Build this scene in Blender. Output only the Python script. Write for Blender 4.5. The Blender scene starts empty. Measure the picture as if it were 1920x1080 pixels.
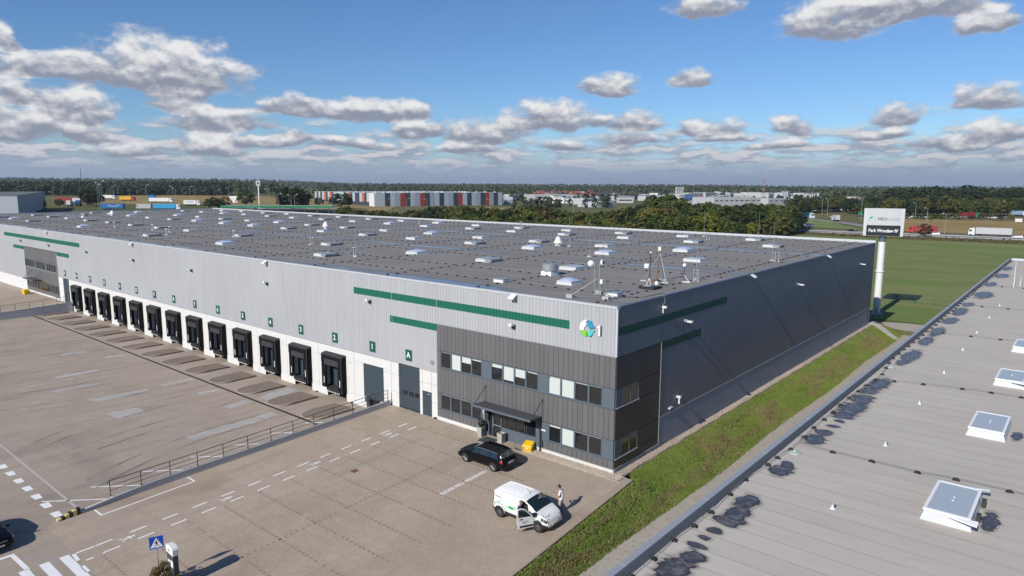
import bpy, bmesh, math, random
from mathutils import Vector, Matrix, noise

random.seed(11)
S = bpy.context.scene
COL = S.collection
rad = math.radians

# ------------------------------------------------------------------ camera
CAM = Vector((24.507, -40.308, 20.330))
YAW, PITCH, ROLL, FPX = -0.7005, -0.1491, 0.0029, 1296.6
fwd = Vector((math.sin(YAW) * math.cos(PITCH), math.cos(YAW) * math.cos(PITCH), math.sin(PITCH)))
rgt = Vector((math.cos(YAW), -math.sin(YAW), 0))
upv = rgt.cross(fwd)
r2 = math.cos(ROLL) * rgt + math.sin(ROLL) * upv
u2 = -math.sin(ROLL) * rgt + math.cos(ROLL) * upv
cam_d = bpy.data.cameras.new('camera')
cam = bpy.data.objects.new('camera', cam_d)
COL.objects.link(cam)
m = Matrix((r2, u2, -fwd)).transposed().to_4x4()
m.translation = CAM
cam.matrix_world = m
cam_d.sensor_width = 36.0
cam_d.lens = FPX / 1920 * 36.0
cam_d.clip_start = 0.1
cam_d.clip_end = 30000
S.camera = cam

# ------------------------------------------------------------------ sun, sky, exposure
TO_SUN = Vector((0.030, -1.0, 0.655)).normalized()
SUN_EL = math.asin(TO_SUN.z)
sun_d = bpy.data.lights.new('sun', 'SUN')
sun_d.energy = 4.6
sun_d.angle = rad(0.53)
sun_d.color = (1.0, 0.945, 0.850)
sun = bpy.data.objects.new('sun', sun_d)
COL.objects.link(sun)
sun.rotation_euler = (-TO_SUN).to_track_quat('-Z', 'Y').to_euler()
sun.location = (0, -60, 80)

W = bpy.data.worlds.new('World')
S.world = W
W.use_nodes = True
nt = W.node_tree
nt.nodes.clear()


def N(t, kind, **kw):
    n = t.nodes.new(kind)
    for k, v in kw.items():
        setattr(n, k, v)
    return n


def mth(t, op, a, b=None, c=None, clamp=False):
    n = t.nodes.new('ShaderNodeMath')
    n.operation = op
    n.use_clamp = clamp
    for i, v in enumerate((a, b, c)):
        if v is None:
            continue
        if isinstance(v, (int, float)):
            n.inputs[i].default_value = v
        else:
            t.links.new(v, n.inputs[i])
    return n.outputs[0]


def sstep(t, v, lo, hi):
    n = t.nodes.new('ShaderNodeMapRange')
    n.interpolation_type = 'SMOOTHSTEP'
    t.links.new(v, n.inputs[0])
    n.inputs[1].default_value = lo
    n.inputs[2].default_value = hi
    return n.outputs[0]


def mixc(t, f, a, b):
    n = t.nodes.new('ShaderNodeMix')
    n.data_type = 'RGBA'
    for sock, v in ((n.inputs[0], f), (n.inputs[6], a), (n.inputs[7], b)):
        if isinstance(v, (int, float)):
            sock.default_value = v
        elif isinstance(v, tuple):
            sock.default_value = v if len(v) == 4 else v + (1,)
        else:
            t.links.new(v, sock)
    return n.outputs[2]


def nz(t, vec, scale, detail=5, rough=.55, dist=0.0, dim='3D'):
    n = t.nodes.new('ShaderNodeTexNoise')
    n.noise_dimensions = dim
    n.inputs['Scale'].default_value = scale
    n.inputs['Detail'].default_value = detail
    n.inputs['Roughness'].default_value = rough
    n.inputs['Distortion'].default_value = dist
    if vec is not None:
        t.links.new(vec, n.inputs['Vector'])
    return n.outputs[0]


sky = N(nt, 'ShaderNodeTexSky', sky_type='NISHITA', sun_disc=False)
sky.sun_elevation = SUN_EL
sky.sun_rotation = math.atan2(TO_SUN.x, TO_SUN.y)
sky.altitude = 120
sky.air_density = 1.0
sky.dust_density = 0.05
sky.ozone_density = 4.0
bg_sky = N(nt, 'ShaderNodeBackground')
sky_c = N(nt, 'ShaderNodeMix', data_type='RGBA', blend_type='MULTIPLY')
sky_c.inputs[0].default_value = 1.0
sky_c.inputs[7].default_value = (.66, .84, 1.05, 1)
nt.links.new(sky.outputs[0], sky_c.inputs[6])
nt.links.new(sky_c.outputs[2], bg_sky.inputs[0])
bg_sky.inputs[1].default_value = 0.10

tc = N(nt, 'ShaderNodeTexCoord')
sep = N(nt, 'ShaderNodeSeparateXYZ')
nt.links.new(tc.outputs['Generated'], sep.inputs[0])
azm = mth(nt, 'ARCTAN2', sep.outputs[0], sep.outputs[1])
azr = mth(nt, 'SUBTRACT', azm, YAW)
elv = mth(nt, 'ARCSINE', sep.outputs[2])
cmb = N(nt, 'ShaderNodeCombineXYZ')
nt.links.new(azr, cmb.inputs[0])
nt.links.new(elv, cmb.inputs[1])
ae = cmb.outputs[0]
# a stretched copy: clouds are wider than tall towards the horizon
st = N(nt, 'ShaderNodeVectorMath', operation='MULTIPLY')
nt.links.new(ae, st.inputs[0])
st.inputs[1].default_value = (1.0, 1.7, 1.0)
aes = st.outputs[0]
n_big = nz(nt, aes, 14.0, 2, .5, 0, '2D')
n_low = nz(nt, aes, 9.0, 2, .55, 0, '2D')


def shifted(vec, dx, dy):
    n_ = N(nt, 'ShaderNodeVectorMath', operation='ADD')
    nt.links.new(vec, n_.inputs[0])
    n_.inputs[1].default_value = (dx, dy, 0)
    return n_.outputs[0]


n_det = nz(nt, aes, 30.0, 7, .54, .05, '2D')
n_up = nz(nt, shifted(aes, .002, .012), 30.0, 4, .52, .05, '2D')
relief = mth(nt, 'SUBTRACT', n_det, n_up)
# displaced position
wob = N(nt, 'ShaderNodeCombineXYZ')
nt.links.new(mth(nt, 'MULTIPLY_ADD', n_big, 0.040, -0.020), wob.inputs[0])
nt.links.new(mth(nt, 'MULTIPLY_ADD', n_low, 0.018, -0.009), wob.inputs[1])
posn = N(nt, 'ShaderNodeVectorMath', operation='ADD')
nt.links.new(ae, posn.inputs[0])
nt.links.new(wob.outputs[0], posn.inputs[1])

# cumulus heaps: bearing from the view axis, elevation of the flat base, half width, height (radians)
HEAPS = [(-0.4587, 0.1221, 0.114, 0.0741), (-0.576, 0.1246, 0.0682, 0.0298), (-0.6119, 0.1504, 0.0208, 0.0274),
         (-0.6145, 0.0909, 0.0426, 0.0342), (-0.6075, 0.0554, 0.0535, 0.0398), (-0.5414, 0.053, 0.0211, 0.029),
         (-0.5478, 0.0766, 0.0411, 0.0384), (-0.4426, 0.0906, 0.0442, 0.03), (-0.3936, 0.0712, 0.0706, 0.031),
         (-0.2996, 0.0907, 0.0425, 0.029), (-0.2191, 0.0886, 0.068, 0.0324), (-0.1463, 0.09, 0.0353, 0.03),
         (-0.1394, 0.0647, 0.043, 0.0261), (-0.0384, 0.0619, 0.0663, 0.0337), (0.0558, 0.0783, 0.069, 0.0434),
         (0.1674, 0.0762, 0.0483, 0.0316), (0.1367, 0.1252, 0.0529, 0.0295), (0.2459, 0.1312, 0.0302, 0.0247),
         (0.2716, 0.0691, 0.0518, 0.0254), (0.3735, 0.0644, 0.0301, 0.0313), (0.4933, 0.0755, 0.0362, 0.0295),
         (0.5882, 0.0898, 0.0509, 0.0324), (0.4164, 0.1882, 0.0691, 0.0554), (0.5148, 0.1997, 0.0725, 0.0409),
         (0.5807, 0.1751, 0.0299, 0.0299), (0.258, 0.2217, 0.0516, 0.0288), (0.1753, 0.0558, 0.0454, 0.0203),
         (0.2931, 0.0568, 0.0429, 0.0155), (0.6069, 0.0527, 0.0383, 0.0278), (-0.3081, 0.0541, 0.0288, 0.0196),
         (-0.4019, 0.0383, 0.0481, 0.0354), (0.48, 0.0564, 0.0357, 0.0157),
         (-0.33, 0.048, .05, .016), (-0.22, 0.046, .06, .018), (-0.06, 0.044, .05, .015), (0.07, 0.047, .05, .016), (0.36, 0.044, .05, .014), (0.55, 0.043, .06, .016), (-0.50, 0.034, .05, .018)]
rc = random.Random(5)
for k in range(6):  # the same sort of sky goes on to the sides and behind
    a = (-1 if k % 2 else 1) * rc.uniform(0.78, 3.0)
    e = rc.uniform(0.06, 0.42)
    HEAPS.append((a, e, rc.uniform(.04, .12), rc.uniform(.025, .06)))
dsum = ssum = None
for a0, e0, w_, h_ in HEAPS:
    sb = N(nt, 'ShaderNodeVectorMath', operation='SUBTRACT')
    nt.links.new(posn.outputs[0], sb.inputs[0])
    sb.inputs[1].default_value = (a0, e0 + .004, 0)
    ml = N(nt, 'ShaderNodeVectorMath', operation='MULTIPLY')
    nt.links.new(sb.outputs[0], ml.inputs[0])
    ml.inputs[1].default_value = (1 / (w_ * 1.20), 1 / (h_ * 1.02), 0)
    sp = N(nt, 'ShaderNodeSeparateXYZ')
    nt.links.new(ml.outputs[0], sp.inputs[0])
    q = mth(nt, 'MAXIMUM', sp.outputs[1], mth(nt, 'MULTIPLY', sp.outputs[1], -3.2))
    d = mth(nt, 'MULTIPLY_ADD', sp.outputs[0], sp.outputs[0], mth(nt, 'MULTIPLY', q, q))
    d = mth(nt, 'MAXIMUM', mth(nt, 'SUBTRACT', 1.0, d), 0.0)
    dsum = d if dsum is None else mth(nt, 'ADD', dsum, d)
    sv = mth(nt, 'MULTIPLY', sp.outputs[1], d)
    ssum = sv if ssum is None else mth(nt, 'ADD', ssum, sv)
dcap = mth(nt, 'MINIMUM', dsum, 1.0)
dens = sstep(nt, mth(nt, 'ADD', dcap, mth(nt, 'MULTIPLY_ADD', n_det, 1.25, -0.80)), 0.0, 0.62)
dens = mth(nt, 'MULTIPLY', dens, sstep(nt, dcap, 0.0, 0.20))
shade = mth(nt, 'DIVIDE', ssum, mth(nt, 'ADD', dsum, 0.0005))
lit = mth(nt, 'ADD', shade, mth(nt, 'MULTIPLY', relief, .85))
lit = sstep(nt, mth(nt, 'ADD', lit, mth(nt, 'MULTIPLY_ADD', n_det, .55, -.27)), -0.10, 0.66)
cl_col = mixc(nt, lit, (0.270, 0.300, 0.385), (0.83, 0.83, 0.84))
# the far deck: long thin banks stacked up towards the horizon
far_v = N(nt, 'ShaderNodeVectorMath', operation='MULTIPLY')
nt.links.new(ae, far_v.inputs[0])
far_v.inputs[1].default_value = (1.0, 4.2, 1.0)
n_far = nz(nt, far_v.outputs[0], 16.0, 6, .60, 0.1, '2D')
n_far2 = nz(nt, shifted(far_v.outputs[0], .004, .03), 16.0, 4, .58, 0.1, '2D')
band = mth(nt, 'MULTIPLY', sstep(nt, elv, 0.120, 0.035), 1.0)
fd = sstep(nt, mth(nt, 'ADD', n_far, mth(nt, 'MULTIPLY_ADD', band, 0.46, -0.70)), 0.0, 0.30)
far_lit = sstep(nt, mth(nt, 'ADD', mth(nt, 'MULTIPLY', mth(nt, 'SUBTRACT', n_far, n_far2), 2.2), mth(nt, 'MULTIPLY_ADD', n_far, 0.9, -0.45)), -0.12, 0.38)
far_col = mixc(nt, far_lit, (0.330, 0.385, 0.490), (0.62, 0.63, 0.67))
far_col = mixc(nt, sstep(nt, elv, 0.042, 0.008), far_col, (0.300, 0.375, 0.500))
# cloud cover seen edge-on closes to a grey-blue bank at the horizon
hz = sstep(nt, elv, 0.060, 0.012)
fd = mth(nt, 'MAXIMUM', mth(nt, 'MULTIPLY', fd, sstep(nt, elv, 0.125, 0.085)), mth(nt, 'MULTIPLY', hz, 0.97))
col_all = mixc(nt, dens, far_col, cl_col)
d_all = mth(nt, 'MAXIMUM', dens, fd)
bg_cl = N(nt, 'ShaderNodeBackground')
nt.links.new(col_all, bg_cl.inputs[0])
bg_cl.inputs[1].default_value = 1.0
mx = N(nt, 'ShaderNodeMixShader')
nt.links.new(d_all, mx.inputs[0])
nt.links.new(bg_sky.outputs[0], mx.inputs[1])
nt.links.new(bg_cl.outputs[0], mx.inputs[2])
wo = N(nt, 'ShaderNodeOutputWorld')
nt.links.new(mx.outputs[0], wo.inputs[0])

S.view_settings.view_transform = 'Standard'
S.view_settings.look = 'None'
S.view_settings.exposure = 0.0
S.view_settings.gamma = 1.0
S.view_settings.use_curve_mapping = False
S.render.engine = 'CYCLES'
S.cycles.use_denoising = True
S.cycles.max_bounces = 6
S.cycles.diffuse_bounces = 2
S.cycles.glossy_bounces = 3
S.cycles.transmission_bounces = 4
S.cycles.transparent_max_bounces = 6
S.cycles.volume_bounces = 0
S.cycles.caustics_reflective = False
S.cycles.caustics_refractive = False


# ------------------------------------------------------------------ helpers
class MB:
    """collects faces for one mesh"""

    def __init__(s):
        s.v, s.f, s.mi, s.cur = [], [], [], 0

    def add(s, vs, fs):
        o = len(s.v)
        s.v.extend([tuple(x) for x in vs])
        for f in fs:
            s.f.append([i + o for i in f])
            s.mi.append(s.cur)
        return s

    def box(s, x0, x1, y0, y1, z0, z1):
        return s.add([(x0, y0, z0), (x1, y0, z0), (x1, y1, z0), (x0, y1, z0), (x0, y0, z1), (x1, y0, z1), (x1, y1, z1), (x0, y1, z1)],
                     [(0, 3, 2, 1), (4, 5, 6, 7), (0, 1, 5, 4), (1, 2, 6, 5), (2, 3, 7, 6), (3, 0, 4, 7)])

    def frust(s, x0, x1, y0, y1, z0, z1, ins):
        return s.add([(x0, y0, z0), (x1, y0, z0), (x1, y1, z0), (x0, y1, z0), (x0 + ins, y0 + ins, z1), (x1 - ins, y0 + ins, z1), (x1 - ins, y1 - ins, z1), (x0 + ins, y1 - ins, z1)],
                     [(0, 3, 2, 1), (4, 5, 6, 7), (0, 1, 5, 4), (1, 2, 6, 5), (2, 3, 7, 6), (3, 0, 4, 7)])

    def quad(s, a, b, c, d):
        return s.add([a, b, c, d], [(0, 1, 2, 3)])

    def cyl(s, p0, p1, r, n=8, r1=None, caps=True):
        p0, p1 = Vector(p0), Vector(p1)
        r1 = r if r1 is None else r1
        ax = (p1 - p0).normalized()
        t = Vector((1, 0, 0)) if abs(ax.x) < .9 else Vector((0, 1, 0))
        a = ax.cross(t).normalized()
        b = ax.cross(a)
        vs = []
        for p, r_ in ((p0, r), (p1, r1)):
            for i in range(n):
                w = 2 * math.pi * i / n
                vs.append(p + a * (r_ * math.cos(w)) + b * (r_ * math.sin(w)))
        fs = [(i, i + n, (i + 1) % n + n, (i + 1) % n) for i in range(n)]
        if caps:
            fs += [tuple(range(n)), tuple(reversed(range(n, 2 * n)))]
        return s.add(vs, fs)

    def tube(s, pts, r, n=6):
        for a, b in zip(pts, pts[1:]):
            s.cyl(a, b, r, n)
        return s

    def lathe(s, prof, c=(0, 0, 0), n=16, axis='z'):
        vs, fs = [], []
        for r, h in prof:
            for i in range(n):
                w = 2 * math.pi * i / n
                q = (r * math.cos(w), r * math.sin(w), h)
                if axis == 'y':
                    q = (q[0], q[2], q[1])
                if axis == 'x':
                    q = (q[2], q[0], q[1])
                vs.append((q[0] + c[0], q[1] + c[1], q[2] + c[2]))
        for k in range(len(prof) - 1):
            for i in range(n):
                j = (i + 1) % n
                fs.append((k * n + i, k * n + j, (k + 1) * n + j, (k + 1) * n + i))
        fs.append(tuple(reversed(range(n))))
        fs.append(tuple(range((len(prof) - 1) * n, len(prof) * n)))
        return s.add(vs, fs)

    def prism(s, poly, z0, z1, tf=lambda x, y, z: (x, y, z)):
        n = len(poly)
        vs = [tf(x, y, z0) for x, y in poly] + [tf(x, y, z1) for x, y in poly]
        fs = [tuple(reversed(range(n))), tuple(range(n, 2 * n))]
        fs += [(i, (i + 1) % n, (i + 1) % n + n, i + n) for i in range(n)]
        return s.add(vs, fs)

    def mesh(s, name, mats, smooth=False):
        me = bpy.data.meshes.new(name)
        me.from_pydata(s.v, [], s.f)
        for mt in (mats if isinstance(mats, (list, tuple)) else [mats]):
            me.materials.append(mt)
        if any(s.mi):
            me.polygons.foreach_set('material_index', s.mi)
        if smooth:
            me.polygons.foreach_set('use_smooth', [True] * len(me.polygons))
        me.update()
        return me

    def build(s, name, mats, parent=None, smooth=False, fix=False, loc=None, **props):
        me = s.mesh(name, mats, smooth)
        if fix:
            bm = bmesh.new()
            bm.from_mesh(me)
            bmesh.ops.recalc_face_normals(bm, faces=bm.faces)
            bm.to_mesh(me)
            bm.free()
        return put(name, me, parent, loc=loc, **props)


def put(name, me, parent=None, loc=None, rot=None, scale=None, **props):
    o = bpy.data.objects.new(name, me)
    COL.objects.link(o)
    if parent is not None:
        o.parent = parent
    if loc is not None:
        o.location = loc
    if rot is not None:
        o.rotation_euler = rot
    if scale is not None:
        o.scale = scale
    for k, v in props.items():
        o[k] = v
    return o


def thing(name, label, cat, loc=(0, 0, 0), rz=0.0, group=None):
    o = put(name, None, None, loc, (0, 0, rz))
    o.empty_display_size = .3
    tag(o, label, cat, group)
    return o


def tag(o, label, cat, group=None):
    o['label'] = label
    o['category'] = cat
    if group:
        o['group'] = group
    return o


def copy_tree(o, parent=None):
    c = o.copy()
    COL.objects.link(c)
    c.parent = parent
    for ch in list(o.children):
        copy_tree(ch, c)
    return c


def bevel(o, w, seg=2):
    b = o.modifiers.new('bevel', 'BEVEL')
    b.width = w
    b.segments = seg
    b.limit_method = 'ANGLE'
    return o


def subd(o, lv=2):
    b = o.modifiers.new('subdivision', 'SUBSURF')
    b.levels = lv
    b.render_levels = lv
    return o


# ------------------------------------------------------------------ materials
def mat_base(name):
    mt = bpy.data.materials.new(name)
    mt.use_nodes = True
    t = mt.node_tree
    b = t.nodes['Principled BSDF']
    return mt, t, b


def mk(name, col, rough=.7, metal=0.0, var=.12, scale=.8, bump=0.0, bscale=30.0, rnd=0.0, spec=.4, tint=None, coat=0.0, fine=.5):
    """plain surface with large and fine uneven tone, optional relief and per-object tone"""
    mt, t, b = mat_base(name)
    co = N(t, 'ShaderNodeTexCoord').outputs['Object']
    a = nz(t, co, scale, 4, .6)
    f = nz(t, co, scale * 14, 4, .6)
    v = mth(t, 'ADD', mth(t, 'MULTIPLY', a, 1 - fine), mth(t, 'MULTIPLY', f, fine))
    v = mth(t, 'MULTIPLY_ADD', mth(t, 'SUBTRACT', v, .5), 2 * var * 2, 1.0)
    if rnd:
        oi = N(t, 'ShaderNodeObjectInfo').outputs['Random']
        v = mth(t, 'MULTIPLY', v, mth(t, 'MULTIPLY_ADD', mth(t, 'SUBTRACT', oi, .5), 2 * rnd, 1.0))
    hs = N(t, 'ShaderNodeHueSaturation')
    hs.inputs['Color'].default_value = col + (1,)
    t.links.new(v, hs.inputs['Value'])
    c = hs.outputs[0]
    if tint:
        c = mixc(t, sstep(t, nz(t, co, scale * 2.3, 5, .65), .5, .75), c, tint)
    t.links.new(c, b.inputs['Base Color'])
    b.inputs['Roughness'].default_value = rough
    b.inputs['Metallic'].default_value = metal
    b.inputs['Specular IOR Level'].default_value = spec
    if coat:
        b.inputs['Coat Weight'].default_value = coat
        b.inputs['Coat Roughness'].default_value = .04
    if bump:
        bp = N(t, 'ShaderNodeBump')
        bp.inputs['Strength'].default_value = bump
        bp.inputs['Distance'].default_value = .03
        t.links.new(nz(t, co, bscale, 5, .6), bp.inputs['Height'])
        t.links.new(bp.outputs[0], b.inputs['Normal'])
    return mt


def glass_mat(name, col, rough=.03):
    mt, t, b = mat_base(name)
    b.inputs['Base Color'].default_value = col + (1,)
    b.inputs['Roughness'].default_value = rough
    b.inputs['Specular IOR Level'].default_value = .8
    b.inputs['IOR'].default_value = 1.55
    co = N(t, 'ShaderNodeTexCoord').outputs['Object']
    bp = N(t, 'ShaderNodeBump')
    bp.inputs['Strength'].default_value = .05
    bp.inputs['Distance'].default_value = .02
    t.links.new(nz(t, co, 1.3, 2, .5), bp.inputs['Height'])
    t.links.new(bp.outputs[0], b.inputs['Normal'])
    return mt


M = {}
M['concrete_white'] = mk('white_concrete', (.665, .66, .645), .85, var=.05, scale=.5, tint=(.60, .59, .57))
M['concrete_shaded'] = mk('shade_darkened_plinth', (.36, .40, .46), .85, var=.07, scale=.5)  # white plinth concrete again, darkened and blued in colour for its shaded side
M['concrete_grey'] = mk('grey_concrete', (.47, .48, .49), .85, var=.08, scale=.6)
M['concrete_raw'] = mk('raw_concrete', (.46, .45, .43), .9, var=.12, scale=1.5, bump=.2)
M['steel_dark'] = mk('dark_painted_steel', (.045, .05, .052), .45, var=.1)
M['steel_galv'] = mk('galvanised_steel', (.42, .43, .44), .45, .5, var=.12, scale=3)
M['white_metal'] = mk('white_painted_metal', (.76, .77, .77), .4, var=.06)
M['roof_white'] = mk('weathered_white_metal', (.56, .57, .57), .55, var=.10, scale=2)
M['white_paint'] = mk('white_line_paint', (.84, .84, .83), .75, var=.07, scale=3, tint=(.70, .69, .67))
M['yellow_paint'] = mk('yellow_paint', (.70, .60, .22), .6, var=.15, scale=5)
M['black_paint'] = mk('black_paint', (.04, .035, .03), .6, var=.15, scale=5)
M['rubber'] = mk('black_rubber', (.022, .022, .023), .65, var=.15)
M['shelter'] = mk('black_shelter_fabric', (.011, .011, .012), .75, var=.25, scale=1.2, spec=.08)
M['shelter_light'] = mk('worn_shelter_fabric', (.050, .051, .054), .75, var=.35, scale=1.5, spec=.12)
M['frame_blue'] = mk('blue_grey_frame', (.108, .138, .168), .42, var=.08)
M['frame_pale'] = mk('pale_aluminium', (.50, .53, .55), .35, .4, var=.06)
M['door_grey'] = mk('anthracite_door', (.046, .064, .080), .5, var=.06, scale=.6)
M['cassette'] = mk('grey_metal_cassette', (.155, .153, .156), .42, .15, var=.06, scale=.5, rnd=.07)
M['cassette_shaded'] = mk('shade_darkened_cassette', (.085, .078, .074), .5, .1, var=.08, scale=.6)  # metal cassette with the side wall's shade painted into its colour
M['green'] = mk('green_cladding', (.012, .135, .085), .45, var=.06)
M['sign_green'] = mk('green_sign', (.008, .095, .062), .5, var=.05)
M['pure_white'] = mk('white_lettering', (.82, .82, .82), .5, var=.02)
M['glass'] = glass_mat('dark_window_glass', (.016, .018, .021))
M['glass_sky'] = glass_mat('skylight_glazing', (.42, .46, .49), .35)
M['dome'] = mk('milky_dome', (.44, .50, .66), .22, var=.05, spec=.7)
M['blind'] = mk('white_roller_blind', (.56, .61, .58), .7, var=.03)
M['coping'] = mk('pale_metal_coping', (.66, .68, .69), .38, .3, var=.05)
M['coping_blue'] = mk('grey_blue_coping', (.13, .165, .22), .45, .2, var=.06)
M['tyre'] = mk('tyre', (.028, .027, .026), .8, var=.1)
M['alloy'] = mk('alloy_rim', (.45, .46, .47), .3, .7, var=.05)
M['plate'] = mk('number_plate', (.62, .62, .60), .5, var=.05)
M['red_light'] = mk('red_tail_lamp', (.42, .02, .02), .2, var=.05)
M['lamp_glass'] = mk('headlamp', (.35, .37, .39), .12, .3, var=.05)
M['car_black'] = mk('black_car_paint', (.004, .004, .005), .16, var=.03, spec=.28)
M['car_white'] = mk('white_car_paint', (.80, .80, .80), .3, var=.015, coat=.8)
M['car_glass'] = glass_mat('car_glass', (.012, .020, .024), .02)
M['yellow_plastic'] = mk('yellow_plastic', (.80, .50, .02), .45, var=.06)
M['granite'] = mk('grey_granite', (.40, .395, .38), .85, var=.14, scale=6)
M['mat_dark'] = mk('dark_doormat', (.06, .062, .065), .95, var=.2, scale=8)
M['rust'] = mk('rusty_iron', (.18, .085, .045), .85, var=.25, scale=8)
M['sign_blue'] = mk('blue_sign', (.010, .07, .42), .4, var=.04)
M['totem_dark'] = mk('dark_totem', (.055, .062, .075), .45, var=.05)
M['bark'] = mk('bark', (.085, .068, .05), .95, var=.3, scale=3)
M['block'] = mk('black_holder_block', (.02, .02, .021), .8, var=.1)
M['cable'] = mk('grey_cable', (.16, .16, .165), .6, var=.1)


def paver_mat(name, c1, c2, mortar, bw=.2, rh=.1, rot=0.0, stain=(.22, .17, .13), stain_amt=.5, pale=None):
    mt, t, b = mat_base(name)
    co = N(t, 'ShaderNodeTexCoord').outputs['Object']
    mp = N(t, 'ShaderNodeMapping')
    mp.inputs['Rotation'].default_value[2] = rot
    t.links.new(co, mp.inputs[0])
    br = N(t, 'ShaderNodeTexBrick')
    br.inputs['Scale'].default_value = 1.0
    br.inputs['Brick Width'].default_value = bw
    br.inputs['Row Height'].default_value = rh
    br.inputs['Mortar Size'].default_value = .009
    br.inputs['Mortar Smooth'].default_value = .3
    br.inputs['Color1'].default_value = c1 + (1,)
    br.inputs['Color2'].default_value = c2 + (1,)
    br.inputs['Mortar'].default_value = mortar + (1,)
    t.links.new(mp.outputs[0], br.inputs[0])
    a = nz(t, co, .16, 5, .62, .4)
    a2 = nz(t, co, .9, 5, .65)
    a3 = nz(t, co, 9, 3, .6)
    v = mth(t, 'ADD', mth(t, 'MULTIPLY', a, .45), mth(t, 'ADD', mth(t, 'MULTIPLY', a2, .3), mth(t, 'MULTIPLY', a3, .25)))
    v = mth(t, 'MULTIPLY_ADD', mth(t, 'SUBTRACT', v, .5), 1.0, 1.0)
    hs = N(t, 'ShaderNodeHueSaturation')
    t.links.new(br.outputs[0], hs.inputs['Color'])
    t.links.new(v, hs.inputs['Value'])
    c = hs.outputs[0]
    st = mth(t, 'MULTIPLY', sstep(t, nz(t, co, .11, 6, .68, .8), .54, .74), stain_amt)
    c = mixc(t, st, c, stain)
    if pale:
        c = mixc(t, mth(t, 'MULTIPLY', sstep(t, nz(t, co, .23, 5, .6, .3), .60, .72), .45), c, pale)
    # tyre tracks: long faint dark wear along Y
    mp2 = N(t, 'ShaderNodeMapping')
    mp2.inputs['Scale'].default_value = (1.1, .06, 1)
    t.links.new(co, mp2.inputs[0])
    tr = mth(t, 'MULTIPLY', sstep(t, nz(t, mp2.outputs[0], 1.0, 4, .6), .52, .68), .42)
    c = mixc(t, tr, c, tuple(x * .62 for x in c1))
    t.links.new(c, b.inputs['Base Color'])
    b.inputs['Roughness'].default_value = .88
    b.inputs['Specular IOR Level'].default_value = .25
    bp = N(t, 'ShaderNodeBump')
    bp.inputs['Strength'].default_value = .35
    bp.inputs['Distance'].default_value = .01
    t.links.new(br.outputs['Fac'], bp.inputs['Height'])
    bp.invert = True
    t.links.new(bp.outputs[0], b.inputs['Normal'])
    return mt


M['paver_park'] = paver_mat('parking_pavers', (.475, .392, .312), (.43, .35, .275), (.18, .14, .108), rot=0, stain=(.29, .215, .155), stain_amt=.75)
M['paver_yard'] = paver_mat('yard_pavers', (.42, .352, .290), (.395, .325, .263), (.25, .20, .16), rot=0, stain=(.24, .20, .17), stain_amt=.75, pale=(.36, .325, .295))
M['paver_dirty_shade'] = paver_mat('dirty_and_shade_pavers', (.25, .205, .165), (.225, .18, .145), (.13, .105, .085), stain=(.17, .135, .105), stain_amt=.7)  # real dirt on the pads, painted shadow tone on the kerb
M['paver_patch'] = paver_mat('repaired_pavers', (.50, .485, .465), (.43, .41, .39), (.25, .23, .21), stain=(.36, .34, .32), stain_amt=.4)
M['paver_red'] = mk('red_pavers', (.32, .215, .168), .88, var=.22, scale=3)
M['gravel'] = mk('gravel', (.44, .375, .31), .95, var=.95, scale=3.0, bump=.9, bscale=18, fine=.85, tint=(.30, .20, .155))
M['gravel_grey'] = mk('grey_gravel', (.42, .375, .32), .95, var=.35, scale=1.2, bump=.8, bscale=12, fine=.75, tint=(.24, .225, .15))
M['asphalt'] = mk('asphalt', (.145, .145, .148), .9, var=.12, scale=.3)
M['soil'] = mk('bare_soil', (.27, .20, .14), .95, var=.3, scale=2, bump=.4)


def grass_mat(name, ca, cb, cc, s1=.05, s2=.6, streak=None):
    mt, t, b = mat_base(name)
    co = N(t, 'ShaderNodeTexCoord').outputs['Object']
    v = co
    if streak:
        mp = N(t, 'ShaderNodeMapping')
        mp.inputs['Scale'].default_value = streak
        t.links.new(co, mp.inputs[0])
        v = mp.outputs[0]
    c = mixc(t, sstep(t, nz(t, v, s1, 6, .65, .5), .40, .62), ca, cb)
    c = mixc(t, mth(t, 'MULTIPLY', sstep(t, nz(t, v, s2, 6, .7, .3), .5, .72), .7), c, cc)
    hs = N(t, 'ShaderNodeHueSaturation')
    t.links.new(c, hs.inputs['Color'])
    t.links.new(mth(t, 'MULTIPLY_ADD', nz(t, co, 6.0, 4, .7), 1.1, .45), hs.inputs['Value'])
    t.links.new(hs.outputs[0], b.inputs['Base Color'])
    b.inputs['Roughness'].default_value = .95
    b.inputs['Specular IOR Level'].default_value = .1
    bp = N(t, 'ShaderNodeBump')
    bp.inputs['Strength'].default_value = .8
    bp.inputs['Distance'].default_value = .12
    t.links.new(nz(t, co, 4.0, 6, .75), bp.inputs['Height'])
    t.links.new(bp.outputs[0], b.inputs['Normal'])
    return mt


M['field'] = grass_mat('green_field', (.150, .205, .058), (.205, .225, .085), (.290, .255, .130), .040, .25, (.30, 1.5, 1))
M['land'] = grass_mat('mixed_land', (.105, .120, .045), (.180, .150, .070), (.070, .085, .035), .006, .05)
M['meadow'] = grass_mat('dry_meadow', (.34, .25, .11), (.28, .195, .075), (.19, .17, .07), .03, .3)
M['bank'] = grass_mat('bank_grass', (.170, .235, .044), (.225, .230, .068), (.275, .220, .112), .13, .9)


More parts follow.
